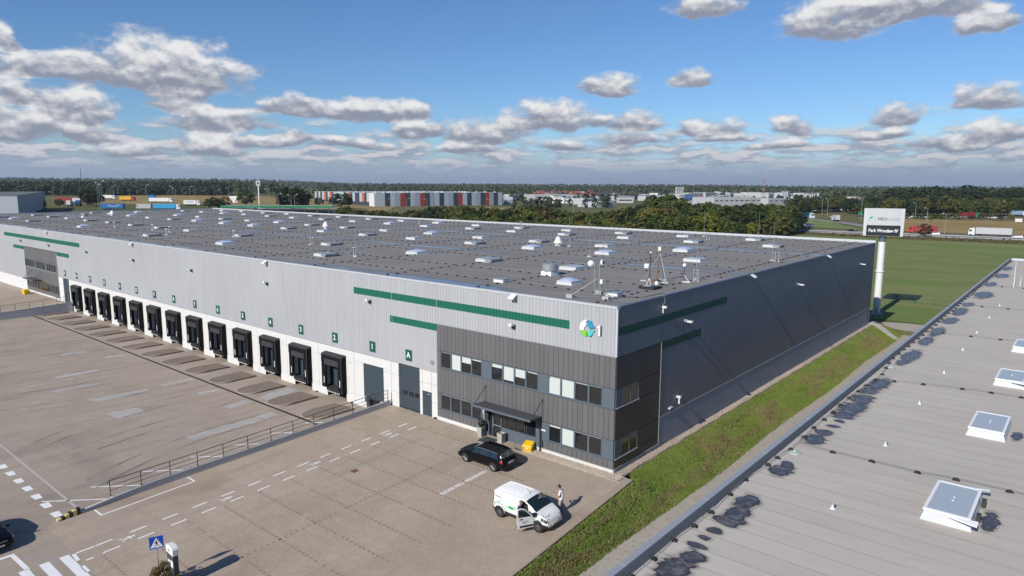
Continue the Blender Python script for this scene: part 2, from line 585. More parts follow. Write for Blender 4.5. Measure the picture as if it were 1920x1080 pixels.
def terrain(x, y):
    """height of the land round the site"""
    dx, dy = x - CAM.x, y - CAM.y
    d = math.hypot(dx, dy)
    az = math.atan2(dx, dy) - YAW
    ss = lambda v, a, b: (lambda t: t * t * (3 - 2 * t))(min(1, max(0, (v - a) / (b - a))))
    left = ss(-az, .18, .40)
    right = ss(az, .25, .45)
    h = -1.5
    h += left * (5.6 * ss(d, 300, 450) + 2.0 * ss(d, 500, 900) + 4 * ss(d, 900, 3200) + 22 * ss(d, 2500, 5200))
    h += right * (-1.3 * ss(d, 170, 290) + 1.0 * ss(d, 420, 900) - 4 * ss(d, 1200, 4500))
    mid = 1 - max(left, right)
    h += mid * (.8 * ss(d, 400, 650) + 1.0 * ss(d, 900, 2500) + 3 * ss(d, 2500, 5200))
    if d > 600:
        h += min(1, (d - 600) / 900) * 2.2 * noise.noise((x * .0016, y * .0016, 3.1))
    return h


# ------------------------------------------------------------------ ground
mb = MB()
rings = [0, 30, 60, 90, 120, 150, 180, 210, 240, 270, 300, 330, 360, 400, 440, 480, 530, 590, 660, 740, 830, 930, 1050, 1200, 1400, 1650, 2000, 2400, 2900, 3500, 4200, 5000, 6000, 7500, 9500]
NA = 180
for r_ in rings[1:]:
    for i in range(NA):
        w = 2 * math.pi * i / NA
        x, y = r_ * math.sin(w), r_ * math.cos(w)
        mb.v.append((x, y, terrain(x, y)))
mb.v.append((0, 0, -1.5))
c0 = len(mb.v) - 1
for i in range(NA):
    mb.f.append([c0, (i + 1) % NA, i])
    mb.mi.append(0)
for k in range(len(rings) - 2):
    for i in range(NA):
        j = (i + 1) % NA
        mb.f.append([k * NA + i, k * NA + j, (k + 1) * NA + j, (k + 1) * NA + i])
        mb.mi.append(0)
mb.build('ground', M['land'], smooth=True, fix=True, kind='structure')


def draped(name, poly_pts, mt, lift=.05, parent=None, step=25, **props):
    """strip of quads between two polylines, laid on the land"""
    A, B = poly_pts
    mb = MB()
    for (a, b) in zip(A, B):
        for p_ in (a, b):
            mb.v.append((p_[0], p_[1], terrain(p_[0], p_[1]) + lift))
    for i in range(len(A) - 1):
        mb.f.append([2 * i, 2 * i + 1, 2 * i + 3, 2 * i + 2])
        mb.mi.append(0)
    return mb.build(name, mt, parent, fix=True, **props)


def gz(y):
    """the parking falls 4 % away from the building"""
    return .04 * max(-28.0, min(0.0, y))


YZ = -1.12
# paved yard in front of the docks and everything south of the ramps (edges drop to the land below)
yard = MB()
yard.box(-106.3, -24.35, -28, 1.1, -1.6, YZ)
yard.box(-230, 3.2, -75, -28, -1.6, YZ)
yard = yard.build('yard_pavement', M['paver_yard'], kind='structure')
park = MB()
park.add([(-24.3, -28, YZ), (3.0, -28, YZ), (1.55, 0.0, 0), (-24.3, 0.0, 0), (-24.3, -28, -1.6), (3.0, -28, -1.6), (1.55, 0.0, -1.6), (-24.3, 0.0, -1.6)],
         [(0, 1, 2, 3), (0, 4, 5, 1), (1, 5, 6, 2), (2, 6, 7, 3), (3, 7, 4, 0), (4, 7, 6, 5)])
park = park.build('parking_pavement', M['paver_park'], kind='structure')
fore = MB()
fore.add([(-200, -28, YZ), (-106.35, -28, YZ), (-106.35, 0.0, 0), (-200, 0.0, 0), (-200, -28, -1.6), (-106.35, -28, -1.6), (-106.35, 0.0, -1.6), (-200, 0.0, -1.6)],
         [(0, 1, 2, 3), (0, 4, 5, 1), (1, 5, 6, 2), (2, 6, 7, 3), (3, 7, 4, 0), (4, 7, 6, 5)])
fore = fore.build('forecourt_pavement', M['paver_park'], kind='structure')
mb = MB()
for x0, x1, y0, y1 in ((-175, -147.5, -6.6, -4.6), (-175, -141, -12.2, -9.8)):
    mb = MB()
    mb.add([(x0, y0, gz(y0) + .03), (x1 - 3, y0, gz(y0) + .03), (x1, (y0 + y1) / 2, gz(y0) + .06), (x1 - 2, y1, gz(y1) + .03), (x0, y1, gz(y1) + .03)], [(0, 1, 2, 3, 4)])
    mb.build('lawn', M['bank'], fore)

# edging kerb on the grass side of the parking
kerb = MB()
for i in range(31):
    y0, y1 = -i * 1.0, -i * 1.0 - .985
    xa = 1.55 - y0 * .0518
    xb = 1.55 - y1 * .0518
    kb = MB()
    kb.add([(xa, y0, gz(y0) + .012), (xa + .07, y0, gz(y0) + .012), (xb + .07, y1, gz(y1) + .012), (xb, y1, gz(y1) + .012),
            (xa, y0, gz(y0) - .3), (xa + .07, y0, gz(y0) - .3), (xb + .07, y1, gz(y1) - .3), (xb, y1, gz(y1) - .3)],
           [(0, 3, 2, 1), (4, 5, 6, 7), (0, 1, 5, 4), (1, 2, 6, 5), (2, 3, 7, 6), (3, 0, 4, 7)])
    kb.build('kerb_stone', M['paver_dirty_shade'], park)  # dark tone paints the shadow line along the kerb drop


def mark(parent, pts, mt=None, lift=.006, flat=None, name='painted_line'):
    mb = MB()
    zz = (lambda y: gz(y) + lift) if flat is None else (lambda y: flat + lift)
    mb.add([(x, y, zz(y)) for x, y in pts], [tuple(range(len(pts)))])
    return mb.build(name, mt or M['white_paint'], parent, fix=True)


def line(parent, a, b, w, flat=None, mt=None, name='painted_line', lift=.006):
    a, b = Vector(a), Vector(b)
    n = (b - a).normalized()
    n = Vector((-n.y, n.x)) * w / 2
    return mark(parent, [tuple(a + n), tuple(b + n), tuple(b - n), tuple(a - n)][::-1], mt, lift, flat, name)


# walkway dashes and walking figures
for k in range(13):
    y = -2.87 - 1.962 * k
    for x in (-19.25, -18.05):
        line(park, (x, y - .48), (x, y + .48), .12)


def walker(parent, cx, cy, s, flat=None, turn=0.0):
    """painted walking figure lying on the paving, head towards +Y"""
    shapes = [[(.13 * math.cos(a), .95 + .12 * math.sin(a)) for a in [i * .785 for i in range(8)]],
              [(-.10, .80), (.12, .78), (.10, .40), (-.08, .38)],
              [(-.08, .40), (.02, .40), (-.22, -.18), (-.34, -.14)],
              [(.0, .40), (.10, .40), (.34, -.08), (.24, -.16)],
              [(-.10, .80), (-.05, .70), (-.30, .42), (-.36, .50)],
              [(.08, .78), (.12, .68), (.36, .52), (.38, .60)]]
    zz = (lambda y: gz(y) + .006) if flat is None else (lambda y: flat + .006)
    mb = MB()
    c, s_ = math.cos(turn), math.sin(turn)
    for sh in shapes:
        pts = [(cx + s * (x * c - y * s_), cy + s * (x * s_ + y * c)) for x, y in sh]
        mb.add([(x, y, zz(y)) for x, y in pts], [tuple(range(len(pts)))])
    mb.build('walking_figure_mark', M['white_paint'], parent, fix=True)


for y in (-5.3, -12.3, -19.3, -25.6):
    walker(park, -18.65, y, .68)
walker(yard, -15.3, -28.05 + .55, .85, YZ, 1.57)
# bay for loading next to the wall
line(park, (-24.2, -25.2), (-23.05, -25.2), .12)
line(park, (-23.05, -25.26), (-23.05, -19.02), .12)
line(park, (-24.1, -19.08), (-23.05, -19.08), .12)
for k in range(16):
    x = -25.65 - 1.985 * k
    mark(yard, [(x - .48, -27.25), (x + .48, -27.2), (x + .48, -26.75), (x - .48, -26.72)], flat=YZ)
for y in (-27.0, -24.0, -20.44, -16.83, -13.36, -9.8, -6.4):
    line(yard, (-28.5, y), (-25.0, y + 3.62), .13, YZ)
line(yard, (-95, -25.9), (-25.2, -25.78), .16, YZ, M['concrete_raw'], 'kerb_flush')
# zebra and the outline left of it
for y in (-28.47, -29.47, -30.46, -31.45, -32.4):
    mark(yard, [(-19.45, y - .25), (-15.6, y - .25), (-15.6, y + .25), (-19.45, y + .25)], flat=YZ)
mark(yard, [(-22.0, -30.25), (-21.75, -30.25), (-21.75, -33.5), (-22.0, -33.5)], flat=YZ)
mark(yard, [(-21.75, -30.25), (-19.4, -30.15), (-19.4, -30.4), (-21.75, -30.5)], flat=YZ)
line(park, (-19.3, -27.9), (-19.25, -26.95), .13)
line(yard, (-19.3, -28.02), (-18.3, -28.1), .2, YZ)
for x in (-17.0, -15.2, -13.4):
    line(yard, (x - .5, -28.15), (x + .4, -28.15), .22, YZ)
line(park, (-17.98, -27.4), (-17.98, -27.8), .13)
# red paver rows between the bays and across them
def red_row(pts, w):
    (xa, ya), (xb, yb) = pts
    n = int(math.hypot(xb - xa, yb - ya) / .40)
    mb = MB()
    for i in range(n):
        if random.random() < .05:
            continue
        t0, t1 = i / n, (i + .55) / n
        if abs(xb - xa) > abs(yb - ya):
            x0, x1 = xa + (xb - xa) * t0, xa + (xb - xa) * t1
            y_ = ya + (yb - ya) * t0
            q = [(x0, y_ - w / 2), (x1, y_ - w / 2), (x1, y_ + w / 2), (x0, y_ + w / 2)]
        else:
            y0, y1 = ya + (yb - ya) * t0, ya + (yb - ya) * t1
            q = [(xa - w / 2, y0), (xa + w / 2, y0), (xa + w / 2, y1), (xa - w / 2, y1)]
        mb.add([(x, y, gz(y) + .005) for x, y in q], [(0, 1, 2, 3)])
    mb.build('red_paver_row', M['paver_red'], park, fix=True, kind='stuff')


for k in range(11):
    y = -2.35 - 2.463 * k
    red_row([(-17.7, y), (-11.5 if k == 0 else (-3.9 if k > 2 else -4.2), y - .0)], .19)
red_row([(-11.1, -4.7), (-11.1, -27.5)], .19)
# RESERVED lettering
def text_mesh(txt, size, mt, depth=0.0):
    cu = bpy.data.curves.new('lettering', 'FONT')
    cu.body = txt
    cu.size = size
    cu.extrude = depth
    cu.offset = size * .018
    cu.align_x = 'CENTER'
    cu.align_y = 'CENTER'
    cu.resolution_u = 3
    o = bpy.data.objects.new('lettering', cu)
    me = bpy.data.meshes.new_from_object(o)
    bpy.data.objects.remove(o)
    bpy.data.curves.remove(cu)
    me.materials.clear()
    me.materials.append(mt)
    return me


res = text_mesh('RESERVED', .47, M['white_paint'])
xs = [v.co.x for v in res.vertices]
for v in res.vertices:
    bold = 1.0
    v.co.x *= 2.12 / (max(xs) - min(xs))
    v.co.y *= 1.0
for yc in (-8.6, -6.2):
    put('reserved_lettering', res, park, (-7.52, yc, gz(yc) + .008), (0, -0.04 * 0, math.pi / 2))
    bpy.data.objects[-1] if False else None
for o in park.children:
    if o.name.startswith('reserved_lettering'):
        o.rotation_euler = Matrix(((0, -1, 0), (1, 0, 0), (0, 0, 1))).to_euler()
        o.rotation_euler = (Matrix.Rotation(math.atan(.04), 3, 'X') @ Matrix(((0, -1, 0), (1, 0, 0), (0, 0, 1)))).to_euler()
for x, y in ((-6.35, -2.75), (-15.2, -11.0)):
    mb = MB()
    mb.box(x - .25, x + .25, y - .25, y + .25, gz(y) - .05, gz(y) + .012)
    mb.build('drain_grate', M['rust'], park)
DOCKX0 = -26.6
# yard repairs, drain and raised pads
PATCH = [[(-50.85, -16.69), (-50.44, -11.34), (-49.48, -11.21), (-49.4, -16.38)], [(-50.71, -9.78), (-50.86, -6.28), (-50.08, -6.23), (-49.85, -9.76)],
         [(-44.99, -17.02), (-44.62, -14.39), (-42.6, -14.39), (-42.7, -16.97)], [(-33.34, -15.15), (-33.4, -8.44), (-32.09, -8.6), (-32.17, -15.07)],
         [(-38.56, -8.89), (-38.99, -6.5), (-37.9, -6.4), (-37.38, -8.76)], [(-62.87, -16.07), (-62.94, -11.84), (-61.92, -11.73), (-61.83, -15.81)],
         [(-52.89, -22.08), (-56.53, -17.96), (-55.2, -18.16), (-51.24, -22.1)], [(-58.29, -22.13), (-61.47, -18.31), (-60.15, -18.27), (-56.91, -22.22)],
         [(-49.01, -22.11), (-52.96, -18.51), (-51.01, -18.08), (-48.42, -22.04)], [(-56.94, -17.97), (-56.6, -13.74), (-55.74, -13.75), (-55.89, -17.89)],
         [(-68.7, -8.68), (-68.08, -6.84), (-67.13, -7.02), (-67.51, -8.94)], [(-45.02, -8.41), (-44.8, -6.35), (-44.05, -6.3), (-43.89, -8.64)],
         [(-38.79, -5.0), (-39.5, -1.3), (-38.2, -.9), (-37.3, -3.0), (-37.2, -5.0)], [(-33.59, -8.33), (-33.7, -6.75), (-32.29, -6.67), (-32.3, -8.3)],
         [(-74, -12), (-73.6, -9.2), (-72.4, -9.4), (-72.8, -12.2)], [(-30.9, -5.0), (-31.2, -2.6), (-30.0, -2.6), (-30.1, -5.0)]]
rp = random.Random(3)
for k, pl in enumerate(PATCH):
    pts = []
    n = len(pl)
    for i in range(n):
        a, b = Vector(pl[i]), Vector(pl[(i + 1) % n])
        ln = (b - a).length
        st = max(2, int(ln / .35))
        for j in range(st):
            q = a.lerp(b, j / st)
            pts.append((q.x + rp.choice((-.1, 0, .1)), q.y + rp.uniform(-.08, .08)))
    mark(yard, pts, M['paver_patch'] if k not in (6, 7, 8) else M['paver_park'], .004 + .001 * (k % 3), YZ, 'paving_patch')
def track_mat():
    mt, t, b = mat_base('tyre_marks')
    gp = N(t, 'ShaderNodeNewGeometry').outputs['Position']
    b.inputs['Base Color'].default_value = (.10, .085, .075, 1)
    b.inputs['Roughness'].default_value = .9
    t.links.new(mth(t, 'MULTIPLY', sstep(t, nz(t, gp, .45, 5, .65), .40, .70), .34), b.inputs['Alpha'])
    return mt


M['track'] = track_mat()
rk = random.Random(14)
for k in range(13):
    cx = DOCKX0 - 5.92 * (k + 1) + rk.uniform(-.3, .3)
    turn = rk.uniform(.25, .95) * (1 if rk.random() < .7 else -1)
    for side in (-.95, .95):
        L_, R_ = [], []
        for i in range(15):
            t_ = i / 14
            y_ = -6.3 - 17.5 * t_
            xm = cx + side + turn * 9.0 * max(0, t_ - .25) ** 2
            L_.append((xm - .16, y_))
            R_.append((xm + .16, y_))
        mb = MB()
        for (a, b) in zip(L_, R_):
            mb.v += [(a[0], a[1], YZ + .0085 + .0004 * k), (b[0], b[1], YZ + .0085 + .0004 * k)]
        for i in range(14):
            mb.f.append([2 * i, 2 * i + 2, 2 * i + 3, 2 * i + 1])
            mb.mi.append(0)
        mb.build('tyre_mark', M['track'], yard, fix=True)
mb = MB()
mb.box(-106.2, -25.4, -6.05, -5.77, YZ - .1, YZ + .005)
mb.build('drain_channel', M['rubber'], yard)
DOCKX = [-26.6 - 5.92 * k for k in range(14)]
for k in range(14):
    cx = DOCKX[k] - 2.96 - .1
    # outline with a round end towards the drain, highest along its +X side
    poly = [(cx + 1.5, -1.25), (cx + 1.5, -4.2)]
    for i in range(1, 8):
        w = i * math.pi / 9
        poly.append((cx - .1 + 1.6 * math.cos(w), -4.2 - 1.45 * math.sin(w)))
    poly += [(cx - 1.75, -3.6), (cx - 1.6, -1.25)]
    mb = MB()
    n = len(poly)
    top = [(x, y, YZ + .03 + .13 * max(0, min(1, (x - cx + 1.6) / 3.1)) * max(.15, min(1, (y + 6.0) / 1.6))) for x, y in poly]
    mb.add([(x, y, YZ - .1) for x, y in poly] + top, [tuple(range(n, 2 * n))] + [(i, i + n, (i + 1) % n + n, (i + 1) % n) for i in range(n)])
    pad = mb.build('raised_pad', M['paver_dirty_shade'], yard, fix=True)
    kb = MB()
    for i in range(1, n - 1):
        a, b = Vector(top[i]), Vector(top[(i + 1) % n])
        kb.cyl(a + Vector((0, 0, -.02)), b + Vector((0, 0, -.02)), .05, 5)
    kb.build('pad_edging', M['paver_yard'], pad)

# gravel strips, bank, path on the east side
def sheet(name, A, B, mt, nx=6, rough=0.0, seed=1, parent=None, **props):
    """surface between polylines A and B (lists of xyz), nx cells across, with uneven relief"""
    mb = MB()
    for a, b in zip(A, B):
        a, b = Vector(a), Vector(b)
        for i in range(nx + 1):
            q = a.lerp(b, i / nx)
            if rough and 0 < i < nx:
                q.z += rough * noise.noise((q.x * .8 + seed, q.y * .8, 0)) + rough * .6 * noise.noise((q.x * 2.3 + seed, q.y * 2.3, 5))
            mb.v.append(tuple(q))
    for k in range(len(A) - 1):
        for i in range(nx):
            j = k * (nx + 1) + i
            mb.f.append([j, j + 1, j + nx + 2, j + nx + 1])
            mb.mi.append(0)
    return mb.build(name, mt, parent, smooth=True, fix=True, **props)


ys = [-32 + i * 1.5 for i in range(71)]
A = [(1.62 - min(0, y) * .0518 if y < 0 else (1.62 if y < .6 else .80), y, gz(y) + (-.12 if y < 0 else -.02)) for y in ys]
B = [(4.25 + .14 * math.sin(y * .21) + .08 * math.sin(y * 1.3), y, -1.42) for y in ys]
sheet('grass_bank', A, B, M['bank'], 14, .11, kind='structure')
E2 = [(x, 73.0, -.05 - .4 * max(0, x - 1)) for x in (-6, -3, 0, 1.05, 2.2, 3.6, 5.0)]
F2 = [(x, 76.5, -1.42) for x in (-6, -3, 0, 1.4, 2.6, 4.0, 5.2)]
sheet('grass_bank', E2, F2, M['bank'], 6, .06, kind='structure')
sheet('gravel_path', [(3.9, y, -1.43) for y in ys], [(14.5, y, -1.405) for y in ys], M['gravel_grey'], 8, .03, kind='structure')
mb = MB()
mb.add([(-8, 76.2, -1.40), (14.5, 76.2, -1.40), (14.5, 81.0, -1.40), (8, 83.4, -1.40), (2.2, 82.6, -1.40), (-2, 80.5, -1.40), (-8, 80, -1.40)], [(0, 1, 2, 3, 4, 5, 6)])
mb.build('gravel_lot', M['gravel_grey'], kind='structure')
sheet('gravel_strip', [(0.0, y, .03) for y in ys if y > -1.2], [(.66 + .06 * math.sin(y * 1.7), y, .02) for y in ys if y > -1.2], M['gravel'], 4, .03, kind='structure')
mb = MB()
mb.box(-7.6, 0, -.85, 0, -.05, .045)
mb.build('gravel_bed', M['gravel'], kind='structure')
# pebbles that show singly at the corner
mb = MB()
rg = random.Random(8)
for i in range(4200):
    if rg.random() < .6:
        x, y = rg.uniform(-7.5, .9), rg.uniform(-.82, -.03)
    else:
        x, y = rg.uniform(.03, .66), rg.uniform(-.8, 40)
    r_ = rg.uniform(.03, .065)
    z = .045
    mb.add([(x - r_, y, z), (x, y - r_, z), (x + r_, y, z), (x, y + r_, z), (x + r_ * .2, y, z + r_)], [(0, 1, 4), (1, 2, 4), (2, 3, 4), (3, 0, 4)])
mb.build('pebbles', M['gravel'], kind='stuff')
for i in range(73):
    y0 = -.9 + i
    mb = MB()
    mb.box(.74, .79, y0, y0 + .985, -.1, .035)
    o = mb.build('edging_stone', M['gravel_grey'], None)
    o.parent = bpy.data.objects['gravel_strip']
for i in range(8):
    x0 = -7.6 + i * 1.08
    mb = MB()
    mb.box(x0, x0 + 1.06, -.93, -.86, -.1, .018)
    mb.build('edging_stone', M['gravel_grey'], bpy.data.objects['gravel_bed'])
# tufts standing on the bank: nobody could count them
M['tuft'] = mk('grass_blades', (.165, .240, .042), .9, var=.5, scale=.22, tint=(.27, .215, .095), fine=.35)
M['tuft_dry'] = mk('dry_grass_blades', (.255, .195, .105), .9, var=.35, scale=.5, tint=(.10, .075, .045), fine=.4)
rg = random.Random(21)
for nm, mt, cnt, h0 in (('grass_tufts', M['tuft'], 52000, .085), ('dry_grass_tufts', M['tuft_dry'], 30000, .12)):
    mb = MB()
    for i in range(cnt):
        y = -32 + 104 * rg.random() ** 1.5
        xa = (1.7 - min(0, y) * .0518) if y < .6 else .84
        t = rg.random()
        if nm[0] == 'd':
            t = min(1, max(0, rg.gauss(.55, .2)))
            if noise.noise((y * .12, t * 3, 7)) < -.05:
                continue
        x = xa + (4.3 + .14 * math.sin(y * .21) - xa) * t
        z = (gz(y) if y < 0 else -.02) * (1 - t) + -1.42 * t - .03
        h = h0 * rg.uniform(.6, 1.7) * (1 + .6 * noise.noise((x * .9, y * .5, 2)))
        for k in range(2):
            w = rg.uniform(0, 6.28)
            a, b = .032 * math.cos(w), .032 * math.sin(w)
            lx, ly = rg.uniform(-.1, .1), rg.uniform(-.1, .1)
            mb.v += [(x - a, y - b, z), (x + a, y + b, z), (x + lx, y + ly, z + h)]
            n = len(mb.v)
            mb.f.append([n - 3, n - 2, n - 1])
            mb.mi.append(0)
    mb.build(nm, mt, kind='stuff')
# concrete steps down the end of the bank
st_ = thing('garden_steps', 'flight of small concrete steps down the grass bank at the warehouse end', 'steps', (1.25, 70.4, .12), -.62)
for i in range(9):
    mb = MB()
    mb.box(i * .42, i * .42 + .32, -.45, .45, -i * .16 - .25, -i * .16 + .02)
    mb.build('step', M['concrete_raw'], st_)
mb = MB()
mb.box(-1.2, -.05, -.45, .45, -.2, .03)
mb.build('landing', M['concrete_raw'], st_)


# ------------------------------------------------------------------ the warehouse
def streak_mat(name, col, rough, metal, axis_scale, amt=.10):
    mt, t, b = mat_base(name)
    co = N(t, 'ShaderNodeTexCoord').outputs['Object']
    mp = N(t, 'ShaderNodeMapping')
    mp.inputs['Scale'].default_value = axis_scale
    t.links.new(co, mp.inputs[0])
    v = mth(t, 'ADD', mth(t, 'MULTIPLY', nz(t, mp.outputs[0], 1.0, 5, .6), .6), mth(t, 'MULTIPLY', nz(t, co, .12, 3, .5), .4))
    hs = N(t, 'ShaderNodeHueSaturation')
    hs.inputs['Color'].default_value = col + (1,)
    t.links.new(mth(t, 'MULTIPLY_ADD', mth(t, 'SUBTRACT', v, .5), 4 * amt, 1.0), hs.inputs['Value'])
    t.links.new(hs.outputs[0], b.inputs['Base Color'])
    b.inputs['Roughness'].default_value = rough
    b.inputs['Metallic'].default_value = metal
    return mt


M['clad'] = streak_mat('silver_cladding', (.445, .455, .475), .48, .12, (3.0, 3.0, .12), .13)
M['clad_shaded'] = streak_mat('shade_darkened_cladding', (.175, .195, .225), .5, .12, (3.0, 3.0, .10), .2)  # silver cladding again, with the wall's shade put into its colour
M['green_shaded'] = mk('shade_darkened_green', (.010, .075, .055), .5, var=.1)  # same green sheeting, its colour darkened to stand in for shade


def roof_mat(name, col, seam, pitch_y, valleys, wet=True):
    mt, t, b = mat_base(name)
    co = N(t, 'ShaderNodeTexCoord').outputs['Object']
    sp = N(t, 'ShaderNodeSeparateXYZ')
    t.links.new(co, sp.inputs[0])
    # felt strips laid along X: tone of its own for each strip
    row = mth(t, 'FLOOR', mth(t, 'DIVIDE', sp.outputs[1], pitch_y))
    cb = N(t, 'ShaderNodeCombineXYZ')
    t.links.new(row, cb.inputs[1])
    t.links.new(mth(t, 'MULTIPLY', sp.outputs[0], .05), cb.inputs[0])
    tone = nz(t, cb.outputs[0], 3.1, 1, .5)
    fr = mth(t, 'FRACT', mth(t, 'DIVIDE', sp.outputs[1], pitch_y))
    sm = mth(t, 'SUBTRACT', 1.0, sstep(t, fr, 0.0, .09))
    mp = N(t, 'ShaderNodeMapping')
    mp.inputs['Scale'].default_value = (.08, .9, 1)
    t.links.new(co, mp.inputs[0])
    v = mth(t, 'ADD', mth(t, 'MULTIPLY', tone, .22), mth(t, 'ADD', mth(t, 'MULTIPLY', nz(t, mp.outputs[0], 1, 5, .65), .40), mth(t, 'MULTIPLY', nz(t, co, .09, 5, .6), .38)))
    hs = N(t, 'ShaderNodeHueSaturation')
    hs.inputs['Color'].default_value = col + (1,)
    t.links.new(mth(t, 'MULTIPLY_ADD', mth(t, 'SUBTRACT', v, .5), 1.0, 1.0), hs.inputs['Value'])
    c = mixc(t, mth(t, 'MULTIPLY', sm, .28), hs.outputs[0], seam)
    rg_ = None
    for yv in valleys:
        w = mth(t, 'SUBTRACT', 1.0, sstep(t, mth(t, 'ABSOLUTE', mth(t, 'SUBTRACT', sp.outputs[1], yv)), .2, 1.7))
        rg_ = w if rg_ is None else mth(t, 'MAXIMUM', rg_, w)
    mp3 = N(t, 'ShaderNodeMapping')
    mp3.inputs['Scale'].default_value = (.055, .35, 1)
    t.links.new(co, mp3.inputs[0])
    wetm = mth(t, 'MULTIPLY', rg_, sstep(t, nz(t, mp3.outputs[0], 1.0, 4, .6, .3), .42, .54))
    c = mixc(t, mth(t, 'MULTIPLY', wetm, .7), c, (.10, .105, .115))
    t.links.new(c, b.inputs['Base Color'])
    t.links.new(mth(t, 'MULTIPLY_ADD', wetm, .65, .08), b.inputs['Specular IOR Level'])
    t.links.new(mth(t, 'SUBTRACT', .88, mth(t, 'MULTIPLY', wetm, .74)), b.inputs['Roughness'])
    bp = N(t, 'ShaderNodeBump')
    bp.inputs['Strength'].default_value = .3
    bp.inputs['Distance'].default_value = .02
    t.links.new(mth(t, 'ADD', fr, mth(t, 'MULTIPLY', nz(t, co, 3, 4, .6), .4)), bp.inputs['Height'])
    t.links.new(bp.outputs[0], b.inputs['Normal'])
    return mt


M['felt'] = roof_mat('dark_roofing_felt', (.240, .228, .216), (.195, .186, .178), 1.0, (1.2, 23.6, 47.0), True)
LX, LY, RZ = -198.0, 71.0, 11.95
wh = thing('warehouse', 'long silver grey warehouse with numbered black loading docks and an office corner', 'warehouse')

mb = MB()
mb.box(LX + .3, -.3, 1.2, LY - .3, -1.4, RZ)
# slim core so that light does not leak; the visible skins are the panels below
mb.build('core', M['concrete_grey'], wh)
mb = MB()
mb.quad((LX + .1, .1, RZ + .02), (-.1, .1, RZ + .02), (-.1, LY - .1, RZ + .02), (LX + .1, LY - .1, RZ + .02))
roof = mb.build('roof', M['felt'], wh)


def rib_profile(u0, u1, depth, pitch=.333):
    n = max(1, round((u1 - u0) / pitch))
    p_ = (u1 - u0) / n
    us = []
    for i in range(n):
        a = u0 + i * p_
        us += [(a, 0), (a + p_ * .56, 0), (a + p_ * .66, depth), (a + p_ * .90, depth)]
    us.append((u1, 0))
    return us


def clip_profile(us, a, b):
    """the stretch of a rib profile between a and b"""
    def at(u):
        for (x0, d0), (x1, d1) in zip(us, us[1:]):
            if x0 <= u <= x1:
                return d0 + (d1 - d0) * ((u - x0) / (x1 - x0) if x1 > x0 else 0)
        return 0
    return [(a, at(a))] + [q for q in us if a < q[0] < b] + [(b, at(b))]


BAYS = {'x': [], 'y': []}


def rib_sheet(name, mt, along, us, z0, z1, off, parent):
    mb = MB()
    for u, d in us:
        for z in (z0, z1):
            if along == 'x':
                mb.v.append((u, -(off + .035 - d), z))
            else:
                mb.v.append((off + .035 - d, u, z))
    for i in range(len(us) - 1):
        mb.f.append([2 * i, 2 * i + 2, 2 * i + 3, 2 * i + 1])
        mb.mi.append(0)
    return mb.build(name, mt, parent)


def ribbed(name, mt, along, u0, u1, z0, z1, off, parent=wh, depth=None):
    """trapezoidal cladding; along 'x' faces -Y, along 'y' faces +X; off = how far proud of the wall line"""
    us = rib_profile(u0, u1, (.035 if along == 'x' else .014) if depth is None else depth)
    BAYS[along].append((u0, u1, us))
    return rib_sheet(name, mt, along, us, z0, z1, off, parent)


def stripe(along, u0, u1, z0, z1, mt):
    """coloured length of the same sheeting, following its ribs"""
    for a, b, us in BAYS[along]:
        lo, hi = max(a, u0), min(b, u1)
        if hi - lo > .05:
            rib_sheet('green_stripe', mt, along, clip_profile(us, lo, hi), z0, z1, .030, wh)


# front cladding in bays
edges = [0, -17.85]
bays = [(-17.85, 0, 8.5)]
x = -17.85
for e in (-23.7, -41.45, -59.15, -76.8, -94.5, -112.65):
    bays.append((e, x, 4.15))
    x = e
bays += [(-130.5, -112.65, 8.5), (-148, -130.5, 2.2), (-166, -148, 2.2), (-182, -166, 2.2), (LX, -182, 2.2)]
for x0, x1, z0 in bays:
    ribbed('cladding_panel', M['clad'], 'x', x0 + .012, x1 - .012, z0 + .02, 11.9, .02)
    mb = MB()
    mb.box(x0 - .03, x0 + .03, -.063, -.0, max(z0, 4.2), 11.88)
    mb.build('joint_cover', M['clad'], wh)
for x0, x1, z0, z1 in ((-29.25, -4.0, 9.95, 10.58), (-24.0, -17.87, 7.86, 8.47), (-142.3, -101.1, 9.97, 10.65), (-137, -130.6, 7.84, 8.47), (-112.5, -106.4, 7.86, 8.53)):
    stripe('x', x0, x1, z0, z1, M['green'])
# east side
y = 6.4
ribbed('cladding_panel', M['clad_shaded'], 'y', .012, 6.38, 8.48, 11.9, .02)
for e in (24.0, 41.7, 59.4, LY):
    ribbed('cladding_panel', M['clad_shaded'], 'y', y + .012, e - .012, 2.47, 11.9, .02)
    y = e
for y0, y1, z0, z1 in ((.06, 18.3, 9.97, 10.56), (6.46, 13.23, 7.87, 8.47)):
    stripe('y', y0, y1, z0, z1, M['green_shaded'])
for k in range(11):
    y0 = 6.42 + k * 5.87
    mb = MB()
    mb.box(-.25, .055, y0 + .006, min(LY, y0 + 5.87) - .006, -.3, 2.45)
    mb.build('plinth_panel', M['concrete_shaded'], wh)
mb = MB()
mb.box(-.02, .085, 6.42, LY, 2.452, 2.49)
mb.build('plinth_flashing', M['frame_pale'], wh)
# copings
mb = MB()
for k in range(33):
    x0 = LX + k * 6.0
    mb.box(x0 + .004, min(0.05, x0 + 6.0) - .004, -.075, .22, 11.90, 12.04)
mb.build('coping', M['coping'], wh)
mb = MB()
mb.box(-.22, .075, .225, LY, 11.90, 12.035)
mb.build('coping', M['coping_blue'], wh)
mb = MB()
mb.box(LX, 0.075, LY + .002, LY + .35, 11.5, 12.33)
mb.build('parapet', M['coping'], wh)
mb = MB()
mb.box(LX - .3, LX - .002, -.075, LY + .35, 11.5, 12.2)
mb.build('parapet', M['coping'], wh)
